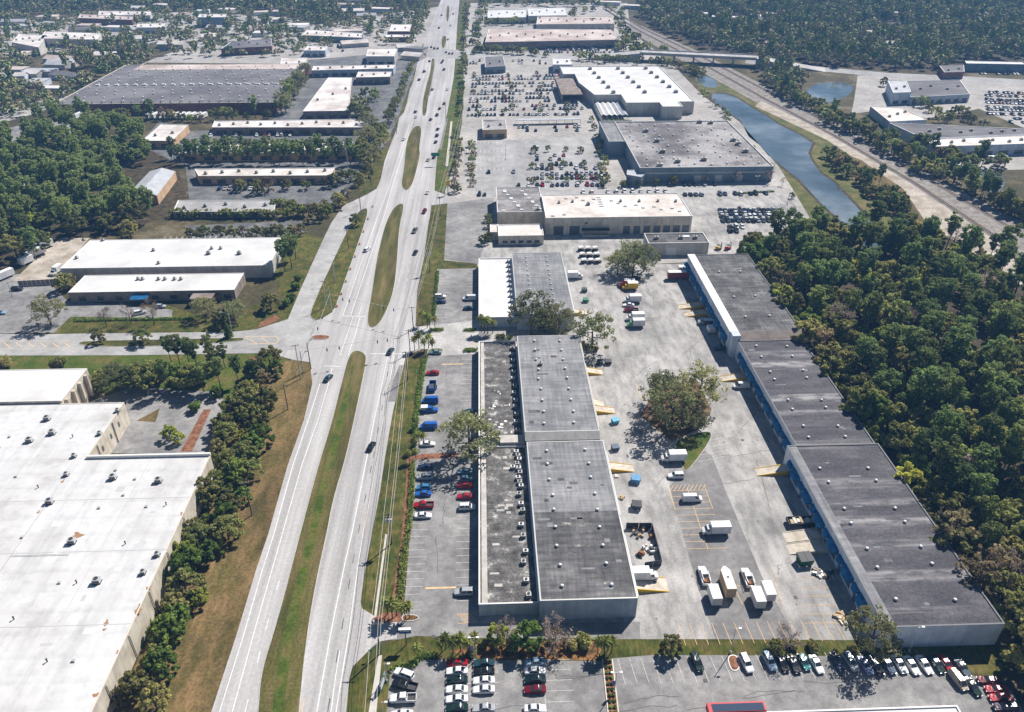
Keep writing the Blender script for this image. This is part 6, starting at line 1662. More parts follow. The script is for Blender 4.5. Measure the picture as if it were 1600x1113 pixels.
# blue open trailer
p = G(676, 605, .5); t = thing('open_trailer', 'blue open-topped trailer in the front parking strip', 'trailer', (p.x, p.y, .05), math.radians(90))
mb = MB(); mb.box(-2.4, 2.4, -1.1, 1.1, .5, .7); mb.build('bed', 'unit_dark', None).parent = t
for a in ((-2.4, 2.4, -1.2, -1.1), (-2.4, 2.4, 1.1, 1.2), (-2.5, -2.4, -1.2, 1.2), (2.4, 2.5, -1.2, 1.2)):
    mb = MB(); mb.box(*a, .5, 1.7); o = mb.build('side_panel', 'box_paint', None, color=BL); o.parent = t
for x in (-.6, .5):
    for s in (-1, 1): link('wheel', TRUCKW[0], t, (x, s * 1.3, .45))

# distant cars
def far_car(kind):
    k = KINDS[kind]; L, W, H = k['L'], k['W'], k['H']; hw = W / 2; f = L / 2
    b = MB(); loft(b, [(f, hw * .85, .3, k['hood'] - .12), (k['cf'], hw, .25, k['belt']), (k['cr'], hw, .25, k['deck']), (-f, hw * .9, .3, k['deck'] - .12)])
    zb = k['belt'] - .03; bh = hw - .08; th = hw - .28
    q0 = [(k['cf'], -bh, zb), (k['cf'], bh, zb), (k['cr'], bh, zb), (k['cr'], -bh, zb)]; q1 = [(k['rf'], -th, H), (k['rf'], th, H), (k['rr'], th, H), (k['rr'], -th, H)]
    for i in range(4):
        j = (i + 1) % 4; b.face([q0[i], q0[j], q1[j], q1[i]], 1)
    b.face(q1, 0)
    for x in (-k['wb'], k['wb']):
        for s in (-1, 1): b.box(x - .32, x + .32, s * (hw - .1) - .12, s * (hw - .1) + .12, 0, .6, 2)
    return b
FAR = [far_car(k) for k in ('sedan', 'suv', 'sedan', 'hatch', 'suv')]
FAR_ME = [b.mesh('parked_car', ['car_paint', 'window_glass', 'rubber']) for b in FAR]
PAL = [W_, W_, W_, S_, S_, (.3, .3, .32), K_, K_, B_, DT, R_, NV, (.1, .12, .15), TN, (.06, .1, .2)]
FARC = []
def row(px0, py0, px1, py1, occ, label, group, deg=90, step=2.75, pal=PAL, both=True):
    a = G(px0, py0); b = G(px1, py1); d = b - a; n = int(d.length / step)
    for k in range(n):
        if rnd.random() < occ:
            p = a + d * ((k + .5) / n)
            FARC.append((p.x, p.y + rnd.uniform(-.25, .25), math.radians(deg + (180 if both and rnd.random() < .5 else 0) + rnd.uniform(-3, 3)), pal[rnd.randrange(len(pal))], label, group))
STL = ('car parked in the busy lot before the white-roofed store', 'cars in the white-roofed store lot')
for y in (121, 125.5, 132, 136.5, 143.5, 148, 155, 160, 167.5, 172.5, 181): row(738 - (y - 120) * .15, y, 880 + (y - 120) * .62, y - 2, .68, *STL)
SHL = ('car parked on the shop lot left of the slate-blue store', 'cars on the shop lot')
for y, oc in ((232, .1), (244, .35), (250, .35), (258, .6), (264, .65), (273, .8), (279, .8), (290, .85)): row(836, y, 938 + (y - 230) * .12, y, oc, *SHL)
for y, oc in ((270, .12), (280, .2), (291, .25)): row(752, y, 830, y, oc, *SHL)
row(808, 200, 908, 199, .55, 'car parked beside the covered walk north of the shop lot', 'cars beside the covered walk')
row(808, 205, 905, 205, .35, 'car parked beside the covered walk north of the shop lot', 'cars beside the covered walk')
row(745, 305, 770, 305, .4, 'car on the lane beside the gravel-roofed block', 'cars beside the gravel-roofed block')
for y in (330, 335, 340.5, 346): row(1122 + (y - 330) * .2, y, 1212, y, .96, 'new car in the packed rows behind the wood corner', 'packed rows behind the wood corner', 90, 2.4, [K_, B_, NV, DT, W_, S_])
for y in (356, 362): row(1136, y, 1164, y, .9, 'car in the short double row beside the wood corner', 'short double row beside the wood corner', 90, 2.5, [K_, DR, W_, B_])
row(1066, 305, 1100, 305, .9, 'car parked by the lane below the slate-blue store', 'cars by the lane below the slate-blue store'); row(1105, 305, 1200, 303, .45, 'car parked by the lane below the slate-blue store', 'cars by the lane below the slate-blue store')
row(1010, 290.5, 1120, 289, .55, 'car along the front wall of the slate-blue store', 'cars along the slate-blue store wall')
row(905, 302, 1046, 300.5, .9, 'white truck in the row behind the cream-roofed workshop', 'white row behind the workshop', 90, 4.2, [W_])
for k in range(7): row(950 + k * 3.2, 240 + k * 5, 957 + k * 3.2, 240 + k * 5, 1, 'car in the shade beside the slate-blue store', 'cars beside the slate-blue store', 0, 4.2)
for y in (145, 150, 156.5, 161, 167.5, 172, 178.5): row(1538 + (y - 145) * .1, y, 1700, y + 6, .85, 'car in the packed dealer lot across the railway', 'dealer lot across the railway')
for y in (186, 192): row(1570, y, 1700, y + 4, .8, 'car in the packed dealer lot across the railway', 'dealer lot across the railway')
for y in (111, 116): row(1530, y, 1680, y + 2, .45, 'car near the dark-fronted showroom', 'cars near the dark-fronted showroom')
for y in (75.5, 79, 82.5): row(850, y, 968, y, .85, 'car packed before the brown-fronted mall', 'cars before the mall')
for y in (96, 100): row(728, y, 752, y, .6, 'car beside the dark glass restaurant', 'cars beside the glass restaurant'); row(795, y, 855, y, .4, 'car beside the dark glass restaurant', 'cars beside the glass restaurant')
row(340, 296, 420, 296, .55, 'car below the tan office strip', 'cars below the tan office strip'); row(440, 287, 520, 287, .45, 'car below the tan office strip', 'cars below the tan office strip'); row(300, 214, 470, 212, .3, 'car behind the pine row', 'cars behind the pine row')
row(505, 303, 540, 300, .3, 'car below the tan office strip', 'cars below the tan office strip')
for y in (60, 68, 36, 44, 52): row(250, y + 12, 400, y, .25, 'car scattered on the far left lots', 'cars on the far left lots'); row(440, y + 14, 560, y + 12, .25, 'car scattered on the far left lots', 'cars on the far left lots')
row(60, 203, 150, 192, .3, 'car on the lot below the brick plant corner', 'cars below the brick plant corner')
row(765, 36, 840, 36, .6, 'car far behind the mall', 'cars far behind the mall')
TRF = [(678, 246, K_), (669, 250, S_), (683, 212, K_), (681, 222, K_), (684, 202, K_), (673, 187, K_), (687, 170, DR), (683, 180, K_), (694, 162, K_), (649, 175, K_), (650, 183, W_), (631, 218, W_), (663, 112, K_), (694, 109, K_), (692, 95, K_), (690, 98, NV), (702, 84, K_), (697, 82, K_), (707, 84, K_), (674, 74, K_), (679, 76, K_), (684, 76, K_), (671, 96, K_), (700, 62, S_), (686, 44, K_), (704, 40, W_), (690, 24, K_), (708, 22, K_), (668, 301, W_), (676, 140, S_), (699, 140, W_), (655, 125, K_)]
for x, y, c in TRF:
    p = G(x, y, .5); FARC.append((p.x, p.y, math.radians(80), c, 'small car in traffic on the far boulevard', 'traffic on the far boulevard'))
for x in (985, 1040, 1085, 1120, 1150):
    pass
FARC.sort(key=lambda c: c[0] ** 2 + c[1] ** 2)
for x, y, rz, c, lab, gp in FARC[:300]:
    o = link('parked_car' if 'traffic' not in lab else 'moving_car', FAR_ME[rnd.randrange(5)], None, (x, y, .05), (0, 0, rz), None, c)
    tag(o, lab, 'car', gp)
rest = FARC[300:]
CM = {}
for c in PAL + [W_]:
    key = tuple(c)
    if key not in CM: CM[key] = len(CM)
mats = []
for c in CM:
    nm_ = 'paint_%02d' % CM[c]; plain(nm_, c, .3, spec=.5); mats.append(nm_)
big = MB()
for x, y, rz, c, lab, gp in rest:
    b = FAR[rnd.randrange(5)]; cs, sn = math.cos(rz), math.sin(rz); i = len(big.v)
    big.v += [(vx * cs - vy * sn + x, vx * sn + vy * cs + y, vz + .05) for vx, vy, vz in b.v]
    big.f += [tuple(q + i for q in fc) for fc in b.f]
    ci = CM.get(tuple(c), 0)
    big.m += [(ci if mm_ == 0 else len(mats) + mm_ - 1) for mm_ in b.m]
o = big.build('distant_cars', mats + ['window_glass', 'rubber'])
tag(o, 'hundreds of tiny cars on the far lots', 'cars', kind='stuff')
# ------------------------------------------------------------------ bay lines
court = bpy.data.objects['truck_court']; cust = bpy.data.objects['customer_lot']
xrow(front, -22.2, -17.2, 126.5, 176, 2.45); xrow(front, -9.2, -5.2, 129, 176, 2.45)
xrow(front, -23.6, -18.2, 186, 232, 2.6); xrow(front, -9.6, -4.6, 190, 240, 2.6)
xrow(front, -22.4, -16.0, 258, 308, 2.7); xrow(front, -9.0, -4.6, 266, 308, 2.7)
for y in (133.2, 236.5): link('stop_bar', STRIPE_ME['yellow_paint'], front, (-12.8, y, .06), (0, 0, 0), (7.6, .55, 1))
link('stop_bar', STRIPE_ME['yellow_paint'], front, (-4.9, 252.5, .064), (0, 0, 0), (.5, 7, 1))
for k in range(6): link('hatch_line', STRIPE_ME['yellow_paint'], front, (-7.4 + k * .55, 123.6, .064), (0, 0, -.9), (3.4, .14, 1))
for y in (122.3, 125.0): link('hatch_line', STRIPE_ME['yellow_paint'], front, (-6.3, y, .064), (0, 0, 0), (4.4, .14, 1))
# yellow bays of the truck court
xrow(court, 51.2, 61.8, 143.9, 168.5, 2.5, 'yellow_paint', .064, .13)
link('bay_line', STRIPE_ME['yellow_paint'], court, (56.6, 155.5, .066), (0, 0, math.pi / 2), (24, .15, 1))
link('bay_line', STRIPE_ME['yellow_paint'], court, (51.2, 163.5, .066), (0, 0, math.pi / 2), (10, .15, 1))
link('bay_line', STRIPE_ME['yellow_paint'], court, (61.8, 163.5, .066), (0, 0, math.pi / 2), (10, .15, 1))
for k in range(9): link('hatch_line', STRIPE_ME['yellow_paint'], court, (52.2 + k * 1.15, 167.6, .068), (0, 0, 1.0), (3.0, .14, 1))
for k in range(5):
    a = (1090 + k * 5, 722 - k * 11); bay(court, a, (a[0] + 42, a[1] - 8), .14, 'worn_paint', .064)
yrow(court, 44, 88, 114.2, 120.2, 2.65, 'yellow_paint', .064, .13, -.4)
for a, b in (((1136, 893), (1160, 945)), ((1146, 916), (1168, 916)), ((1204, 893), (1224, 945))): bay(court, a, b, .14, 'yellow_paint', .064)
for k in range(6): bay(court, (980, 470 + k * 8.5), (1022, 470 + k * 8.5), .13, 'worn_paint', .064)
for k in range(5): link('hatch_line', STRIPE_ME['worn_paint'], court, (82 + k * 1.2, 133, .064), (0, 0, math.pi / 2), (2.2, .3, 1))
for k in range(7): bay(court, (1258, 890 + k * 14), (1300 + k * 8, 890 + k * 14), .12, 'yellow_paint', .064)
bay(court, (994, 600), (1002, 624), .2, 'yellow_paint', .064)
# bottom lot
yrow(cust, 28.6, 99, 104.6, 111.2, 2.62, 'worn_paint', .064, .12, -.7)
for y in (111.5, 108.9, 106.3, 103.7, 101.1): link('bay_line', STRIPE_ME['worn_paint'], cust, (13.8, y, .06), (0, 0, 0), (6.4, .12, 1))
link('bay_line', STRIPE_ME['worn_paint'], cust, (10.8, 105, .062), (0, 0, math.pi / 2), (13, .12, 1))
for y in (111.6, 109, 106.4, 103.8, 101.2): link('bay_line', STRIPE_ME['worn_paint'], cust, (-5, y - .2, .06), (0, 0, 0), (12, .12, 1))
shop = bpy.data.objects['shop_lot']
for y in (452, 470, 488, 506): xx = yrow(shop, -16, 14, y, y + 5.4, 2.75, 'white_paint', .05, .18)
left_p = bpy.data.objects['left_pavement']
for y in (347, 353): yrow(left_p, -150, -112, y, y + 4, 2.7, 'white_paint', .05, .16)
# oil spots, sealed cracks and drains on the paving
sq = random.Random(77)
def blot(parent, x, y, r, z, mat, name):
    mb = MB(); ph = sq.uniform(0, 6)
    mb.face([(x + r * math.cos(t) * (.7 + .3 * math.sin(2 * t + ph)), y + r * 1.5 * math.sin(t) * (.7 + .3 * math.cos(3 * t + ph)), z) for t in [k * math.pi / 5 for k in range(10)]])
    mb.build(name, mat, parent)
for k in range(60): blot(court, sq.uniform(36, 84), sq.uniform(118, 300), sq.uniform(.12, .4), .0645, 'oil_stain', 'oil_spot')
for k in range(26): blot(front, -20 + sq.uniform(-1.2, 1.2), 128 + k * 6.6 + sq.uniform(-1, 1), sq.uniform(.15, .35), .0575, 'oil_stain', 'oil_spot')
for k in range(24): blot(cust, sq.uniform(-20, 95), sq.uniform(98, 109), sq.uniform(.12, .3), .0575, 'oil_stain', 'oil_spot')
def crack(parent, x, y, dx, dy, n, z):
    mb = MB(); pts = [(x, y)]
    for _ in range(n): x += dx + sq.uniform(-.5, .5); y += dy + sq.uniform(-.5, .5); pts.append((x, y))
    strip_line(mb, pts, .13, z, None, True); mb.build('sealed_crack', 'tar_seal', parent)
for k in range(16): crack(court, sq.uniform(36, 80), sq.uniform(118, 290), sq.choice((1.6, .2)), sq.choice((.2, 1.8)), sq.randrange(6, 14), .0505)
for k in range(8): crack(front, sq.uniform(-16, -10), sq.uniform(128, 290), .1, 1.6, 8, .0505)
for k in range(9): crack(cust, sq.uniform(-14, 85), sq.uniform(97, 108), 1.8, .1, 7, .0505)
for k, (px, py) in enumerate(((677, 995), (710, 652), (985, 890), (1102, 1064), (1160, 688), (1243, 934))):
    p_ = G(px, py); mb = MB(); mb.box(p_.x - .45, p_.x + .45, p_.y - .45, p_.y + .45, .0, .068); mb.build('drain_grate', 'tar_seal', front if k < 2 else court)
# repairs and seams on the roofs
def roof_patch(b, x, y, w, d, z, mat):
    mb = MB(); mb.box(x - w / 2, x + w / 2, y - d / 2, y + d / 2, z - .05, z + .014); mb.build('repair_patch', mat, b.root)
for k in range(16): roof_patch(b1, sq.uniform(13, 32), sq.uniform(125, 150), sq.uniform(.8, 4.5), sq.uniform(.5, 1.6), 6.585, sq.choice(('grey_membrane', 'purple_roof', 'dark_gravel_roof')))
for k in range(9): roof_patch(b1, sq.uniform(13, 32), sq.uniform(154, 179), sq.uniform(.8, 3.5), sq.uniform(.5, 1.5), 6.608, sq.choice(('dark_membrane', 'coping_dull')))
for k in range(12): roof_patch(b2, sq.uniform(12.5, 31), sq.uniform(188, 238), sq.uniform(.8, 4), sq.uniform(.5, 1.5), 8.285, sq.choice(('dark_membrane', 'coping_dull')))
for k in range(14): roof_patch(b1, sq.uniform(0, 7), sq.uniform(127, 181), sq.uniform(.6, 2.5), sq.uniform(.4, 1.4), lo1 + .004, sq.choice(('light_patch', 'beige_wall', 'dark_membrane')))
for k in range(22): roof_patch(b2, sq.uniform(0, 7), sq.uniform(190, 214), sq.uniform(.3, 1.2), sq.uniform(.3, 1.2), 3.704, 'coping_white' if k % 2 else 'light_patch')
for k in range(22):
    yy = sq.uniform(114, 300); roof_patch(rb, sq.uniform(93, 111), yy, sq.uniform(.8, 4), sq.uniform(.4, 1.3), (6.955 if yy < 236 else 8.755), sq.choice(('dark_membrane', 'coping_dull', 'grey_membrane'))) if not 235 < yy < 243 else None
for y_ in (96, 118.5, 141, 160): 
    mb = MB(); mb.box(-170, -80.8, y_ - .09, y_ + .09, 7.8, 7.89); mb.build('roof_seam', 'seam_grey', lp.root)
for x_ in (-97, -113.5, -132): 
    mb = MB(); mb.box(x_ - .08, x_ + .08, 62, 177 if x_ > -115 else 204, 7.8, 7.885); mb.build('roof_seam', 'seam_grey', lp.root)
for k in range(12): roof_patch(lp, sq.uniform(-125, -85), sq.uniform(98, 170), sq.uniform(.8, 3), sq.uniform(.6, 2.2), 7.867, 'clean_roof' if k % 3 else 'seam_grey')
mb = MB(); mb.tube((-118, 100, 8.1), (-118, 165, 8.1), .07, .07, 5); mb.tube((-118, 140, 8.1), (-104, 140, 8.1), .07, .07, 5); mb.build('gas_pipe', 'unit_metal', lp.root)
staff = bpy.data.objects['staff_lot']
for y in (346.5, 353.5): yrow(staff, -156, -122, y, y + 4.4, 2.7, 'white_paint', .05, .18)
# planted divider in the bottom lot
dv = thing('planted_divider', 'narrow red mulch divider with two rows of small shrubs crossing the near lot', 'planter', tuple(G(950, 1070)))
A_, B2_ = G(949, 1031), G(962, 1150)
mb = MB(); mb.prism([(A_.x - 1.0, A_.y), (A_.x + 1.0, A_.y), (B2_.x + 1.0, B2_.y), (B2_.x - 1.0, B2_.y)], 0, .16); mb.build('bed', 'mulch', dv)
for s in (-1, 1):
    mb = MB(); mb.prism([(A_.x + s * 1.1 - .12, A_.y), (A_.x + s * 1.1 + .12, A_.y), (B2_.x + s * 1.1 + .12, B2_.y), (B2_.x + s * 1.1 - .12, B2_.y)], 0, .22); mb.build('kerb', 'coping_tan', dv)
for k in range(13):
    for s in (-.45, .45):
        q = A_ + (B2_ - A_) * ((k + .5) / 13)
        o = link('shrub', PROTO['bush'][k % 2][1], dv, (q.x + s - dv.location.x, q.y - dv.location.y, .1), (0, 0, k), (.42, .42, .35))

# hedges
def hedge(label, pts, w, h, seed):
    q = GL(pts); t = thing('hedge', label, 'hedge', tuple(q[0]))
    cs = []
    for a, b in zip(q[:-1], q[1:]):
        n = max(2, int((b - a).length / .7))
        for k in range(n):
            c = a + (b - a) * ((k + .5) / n)
            cs.append((c.x - q[0].x, c.y - q[0].y, h * .5))
    rs = [w * .62] * len(cs)
    link('foliage', quad_mesh('foliage', leaf_quads(cs, rs, 26, .38, h / w * .9, .9), 'hedge_leaf'), t)
    return t
hedge('long low hedge along the boulevard side of the front parking strip', [(645, 726), (642, 790), (638, 835)], 1.6, 1.1, 1)
hedge('lower hedge between the verge and the near parking bays', [(636, 838), (630, 880), (625, 935)], 1.5, 1.1, 2)
hedge('upper hedge beside the blue vans', [(664, 560), (656, 610), (650, 660), (648, 700)], 1.7, 1.2, 3)
hedge('clipped hedge turning the corner by the white suv', [(612, 1045), (630, 1042), (648, 1040), (650, 1032)], 1.5, 1.2, 4)
hedge('dark hedge below the single low palm', [(655, 1027), (680, 1025)], 1.6, 1.2, 5)
hedge('low hedge between the depot lawn and its drive', [(118, 502), (200, 500), (300, 499)], 1.4, 1.0, 6)
hedge('green hedge on the island at the strip gate', [(671, 517), (692, 516)], 1.5, 1.0, 7)
hedge('green hedge on the island below the white-roofed warehouse', [(725, 517), (744, 516)], 1.5, 1.0, 8)
hedge('green hedge at the warehouse corner by the gate', [(726, 549), (745, 548)], 1.7, 1.2, 9)
hedge('thin hedge up the far front strip', [(684, 425), (681, 460), (678, 494)], 1.2, .9, 10)
hedge('shrubby row in the long grass by the canal store lane', [(1150, 303), (1210, 300)], 1.2, .8, 11)

# dock ramps
def ramp(label, x0, y, L, Wd=3.0, side=1, h=1.25, side_mat='yellow_side'):
    t = thing('dock_ramp', label, 'ramp', (x0, y, 0))
    e = side * L; p = side * min(1.6, L * .22)
    mb = MB()
    mb.face([(x0, y - Wd / 2, h), (x0 + p, y - Wd / 2, h), (x0 + p, y + Wd / 2, h), (x0, y + Wd / 2, h)])
    mb.face([(x0 + p, y - Wd / 2, h), (x0 + e, y - Wd / 2, .06), (x0 + e, y + Wd / 2, .06), (x0 + p, y + Wd / 2, h)])
    mb.build('slope', 'ramp_concrete', t)
    for s in (-1, 1):
        yy = y + s * Wd / 2; mb = MB()
        mb.prism([(0, 0)], 0, 0) if False else None
        a = [(x0, yy, 0), (x0 + e, yy, 0), (x0 + e, yy, .16), (x0 + p, yy, h + .14), (x0, yy, h + .14)]
        b = [(q[0], q[1] + s * .22, q[2]) for q in a]
        mb.face(a); mb.face(b[::-1])
        for i in range(5):
            j = (i + 1) % 5; mb.face([a[i], a[j], b[j], b[i]])
        mb.build('side_wall', side_mat, t)
    return t
def ry(px, py): return G(px, py, .6).y
ramp('yellow-sided ramp at the court side of the middle warehouse, far end', 33.1, ry(937, 580), 7.5)
ramp('pale ramp above the longer yellow-sided ramp of the middle warehouse', 33.1, ry(945, 629), 5.2, side_mat='ramp_concrete')
ramp('long yellow-sided ramp in the middle of the court side', 33.1, ry(948, 640), 8.2)
ramp('yellow-sided ramp at the pale-roofed half of the nearest warehouse', 34.0, ry(973, 730), 8.6)
ramp('yellow-sided ramp under the white box truck at the nearest warehouse', 34.0, ry(1020, 912), 9.5, 4.2)
ramp('yellow ramp at the near court corner of the far warehouse', 33.6, ry(912, 488), 7)
ramp('yellow-sided ramp at the upper part of the long warehouse, by the white van', 90.0, ry(1146, 590), 9, 3, -1)
ramp('yellow ramp with red rails below the step of the long warehouse', 87.4, ry(1214, 735), 9, 3, -1)
ramp('wide concrete ramp, upper of the pair at the long warehouse', 87.4, ry(1259, 837), 9.5, 3.4, -1, 1.25, 'ramp_concrete')
ramp('wide concrete ramp, lower of the pair at the long warehouse', 87.4, ry(1268, 855), 10, 3.4, -1, 1.25, 'ramp_concrete')
ramp('pale ramp, upper of two at the far docks of the long warehouse', 88.1, ry(1078, 478), 10, 3.2, -1)
ramp('pale ramp, lower of two at the far docks of the long warehouse', 88.1, ry(1084, 490), 9, 3.2, -1)
# skips
def skip(label, px, py, c, rz=0.0, s=1.0):
    p = G(px, py); t = thing('dumpster', label, 'dumpster', (p.x, p.y, .04), rz); t.scale = (s, s, s)
    mb = MB()
    o_ = [(-1.0, -.75), (1.0, -.75), (1.0, .75), (-1.0, .75)]; q = [(-1.15, -.9), (1.15, -.9), (1.15, .9), (-1.15, .9)]
    for i in range(4):
        j = (i + 1) % 4; mb.face([(*o_[i], .1), (*o_[j], .1), (*q[j], 1.35), (*q[i], 1.35)])
    mb.build('body', 'box_paint', None, color=c).parent = t
    for k in (0, 1):
        mb = MB(); y0 = -1.12 + k * 1.14
        mb.face([(y0, -.95, 1.37), (y0 + 1.1, -.95, 1.37), (y0 + 1.1, .95, 1.62), (y0, .95, 1.62)]); mb.face([(y0, -.95, 1.37), (y0, .95, 1.62), (y0, .95, 1.35), (y0, -.95, 1.33)]); mb.face([(y0 + 1.1, .95, 1.62), (y0, .95, 1.62), (y0, .95, 1.3), (y0 + 1.1, .95, 1.3)])
        mb.build('lid', 'box_paint' if sum(c) > .3 else 'unit_dark', None, color=c).parent = t
    mb = MB(); mb.box(-1.3, -1.05, -.4, .4, .6, .85); mb.box(1.05, 1.3, -.4, .4, .6, .85); mb.build('lifting_pocket', 'dark_metal', None).parent = t
skip('light blue dumpster below the long yellow ramp', 961, 661, (.08, .4, .6), .3); skip('dark blue dumpster below the light blue one', 961, 703, (.05, .09, .16), .2); skip('bright blue dumpster near the nearest warehouse ramp', 993, 753, (.08, .3, .55), -.2, 1.15); skip('dark grey dumpster below the bright blue one', 994, 794, (.06, .09, .12), -.2, 1.2)
skip('black dumpster, left of a pair in the oak shade', 937, 569, (.03, .03, .04)); skip('black dumpster, right of a pair in the oak shade', 950, 569, (.03, .03, .04)); skip('dark green dumpster, upper of two in the court corner', 913, 456, (.02, .12, .06)); skip('green dumpster, lower of two in the court corner', 915, 472, (.02, .2, .1))
skip('big green dumpster at the near docks of the long warehouse', 1256, 880, (.01, .12, .07), .1, 1.6)
# fenced scrap yard beside the nearest warehouse
fy = thing('yard_fence', 'dark fence round the scrap yard at the nearest warehouse', 'fence', tuple(G(1000, 860)))
c = [(34.6, 158.5), (43.0, 158.2), (42.6, 143.0), (34.6, 143.2)]
c = [tuple(G(px, py).xy) for px, py in ((978, 826), (1018, 826), (1033, 884), (1006, 888))]
for a, b in zip(c[:-1], c[1:]):
    L = math.hypot(b[0] - a[0], b[1] - a[1]); n = max(2, int(L / 2.4))
    for k in range(n):
        p0 = (a[0] + (b[0] - a[0]) * k / n, a[1] + (b[1] - a[1]) * k / n); p1 = (a[0] + (b[0] - a[0]) * (k + .96) / n, a[1] + (b[1] - a[1]) * (k + .96) / n)
        d = Vector((p1[0] - p0[0], p1[1] - p0[1])).normalized(); nn = Vector((-d.y, d.x)) * .04
        mb = MB(); mb.prism([(p0[0] - nn.x, p0[1] - nn.y), (p1[0] - nn.x, p1[1] - nn.y), (p1[0] + nn.x, p1[1] + nn.y), (p0[0] + nn.x, p0[1] + nn.y)], .05, 2.1); mb.build('panel', 'dark_metal', fy)
        mb = MB(); mb.tube((*p0, 0), (*p0, 2.3), .06); mb.build('post', 'steel_pole', fy)
def heap(name, label, cat, px, py, n, rad, mats, seed, hmax=1.0):
    q = random.Random(seed); p = G(px, py); t = thing(name, label, cat, (p.x, p.y, .04))
    for k in range(n):
        w, d_, h = q.uniform(.4, 1.4), q.uniform(.3, .9), q.uniform(.3, hmax)
        a = q.uniform(0, 6.28); r = rad * math.sqrt(q.random()); cx, cy = math.cos(a) * r, math.sin(a) * r * .8; th = q.uniform(0, 3)
        cs, sn = math.cos(th), math.sin(th)
        mb = MB(); mb.prism([(cx + x * cs - y * sn, cy + x * sn + y * cs) for x, y in ((-w / 2, -d_ / 2), (w / 2, -d_ / 2), (w / 2, d_ / 2), (-w / 2, d_ / 2))], 0, h)
        mb.build('piece', mats[q.randrange(len(mats))], None).parent = t
heap('scrap_heap', 'jumble of crates along the far fence of the scrap yard', 'heap', 1004, 833, 16, 3.2, ['dark_metal', 'timber', 'unit_dark', 'unit_metal', 'rust'], 4, 1.4)
heap('scrap_heap', 'white bags and bins along the right fence of the scrap yard', 'heap', 1014, 858, 16, 2.2, ['vent_white', 'dark_metal', 'unit_metal', 'unit_dark'], 5, 1.1)
heap('scrap_heap', 'dark machine standing in the middle of the scrap yard', 'heap', 1000, 868, 5, .8, ['dark_metal', 'rust'], 6, 1.6)
heap('timber_heap', 'pale heap of sawn timber at the near corner of the long warehouse', 'heap', 1322, 966, 26, 2.6, ['timber', 'coping_tan', 'timber'], 7, .7)
heap('scrap_heap', 'tangled junk on the bays beside the big green dumpster', 'heap', 1285, 897, 18, 2.6, ['dark_metal', 'unit_metal', 'vent_white', 'timber'], 8, .9)
heap('pallet_stack', 'small stack of pallets at the nearest warehouse wall', 'pallets', 972, 779, 4, .8, ['timber'], 9, .7); heap('pallet_stack', 'pale pallets under the gutter of the nearest warehouse', 'pallets', 963, 746, 3, .6, ['coping_tan'], 10, .5)
tt = G(1256, 819); t = thing('low_trailer', 'low dark trailer full of pale debris at the long warehouse', 'trailer', (tt.x, tt.y, .04), 0)
mb = MB(); mb.box(-4.5, 4.2, -1.3, 1.3, .5, .75); mb.build('bed', 'dark_metal', None).parent = t
for a in ((-4.6, 4.3, -1.4, -1.3), (-4.6, 4.3, 1.3, 1.4), (-4.7, -4.6, -1.4, 1.4)):
    mb = MB(); mb.box(*a, .5, 1.6); mb.build('side_panel', 'dark_metal', None).parent = t
for k in range(9):
    mb = MB(); x = -4 + k * .9; mb.box(x, x + .8, -1.1 + (k % 3) * .2, .6 + (k % 2) * .5, .75, 1.3 + (k % 4) * .12); mb.build('debris', 'coping_tan' if k % 3 else 'timber', None).parent = t
for s in (-1, 1): link('wheel', TRUCKW[0], t, (-.5, s * 1.5, .45)); link('wheel', TRUCKW[0], t, (.7, s * 1.5, .45))
# parked white carts, three by three
for i in range(9):
    r_, k_ = divmod(i, 3)
    p = G(908 + k_ * 11 + r_ * 2.4, 390 + r_ * 9.5, .6)
    t = thing('utility_cart', 'white-roofed utility cart in the block of nine behind the far warehouse', 'cart', (p.x, p.y, .05), .2, 'nine white carts')
    mb = MB(); loft(mb, [(1.5, .6, .3, .8), (.7, .75, .3, .9), (-1.5, .75, .3, .8)]); mb.build('body', 'unit_dark', None).parent = t
    mb = MB(); mb.box(-1.3, .9, -.85, .85, 1.85, 2.0); mb.build('roof', 'vent_white', None).parent = t
    for x in (-1.1, .7):
        for s in (-1, 1):
            mb = MB(); mb.tube((x, s * .7, .8), (x, s * .7, 1.85), .05); mb.build('post', 'dark_metal', None).parent = t
            link('wheel', TRUCKW[0], t, (x, s * .75, .3), (0, 0, 0), (.65, .65, .65))
# fork lifts
for k, (px, lab) in enumerate(((1122, 'yellow forklift with dark mast beside the garage block'), (1137, 'dark red machine beside the yellow forklift'))):
    p = G(px, 390); t = thing('forklift', lab, 'forklift', (p.x, p.y, .05), .4 * k)
    mb = MB(); loft(mb, [(1.2, .7, .3, 1.0), (-1.4, .8, .3, 1.3)]); mb.build('body', 'yellow_side' if k == 0 else 'red_trim', None).parent = t
    mb = MB(); mb.box(1.25, 1.45, -.5, -.35, .1, 3.6); mb.box(1.25, 1.45, .35, .5, .1, 3.6); mb.box(1.25, 1.4, -.35, .35, 3.3, 3.5); mb.build('mast', 'dark_metal', None).parent = t
    mb = MB(); mb.box(-.9, .7, -.7, .7, 2.2, 2.3); mb.build('guard_roof', 'dark_metal', None).parent = t
    for x in (-.8, .7):
        for s in (-1, 1):
            mb = MB(); mb.tube((x, s * .65, 1.1), (x, s * .65, 2.2), .05); mb.build('guard_post', 'dark_metal', None).parent = t
            link('wheel', TRUCKW[0], t, (x, s * .75, .4), (0, 0, 0), (.85, .85, .85))

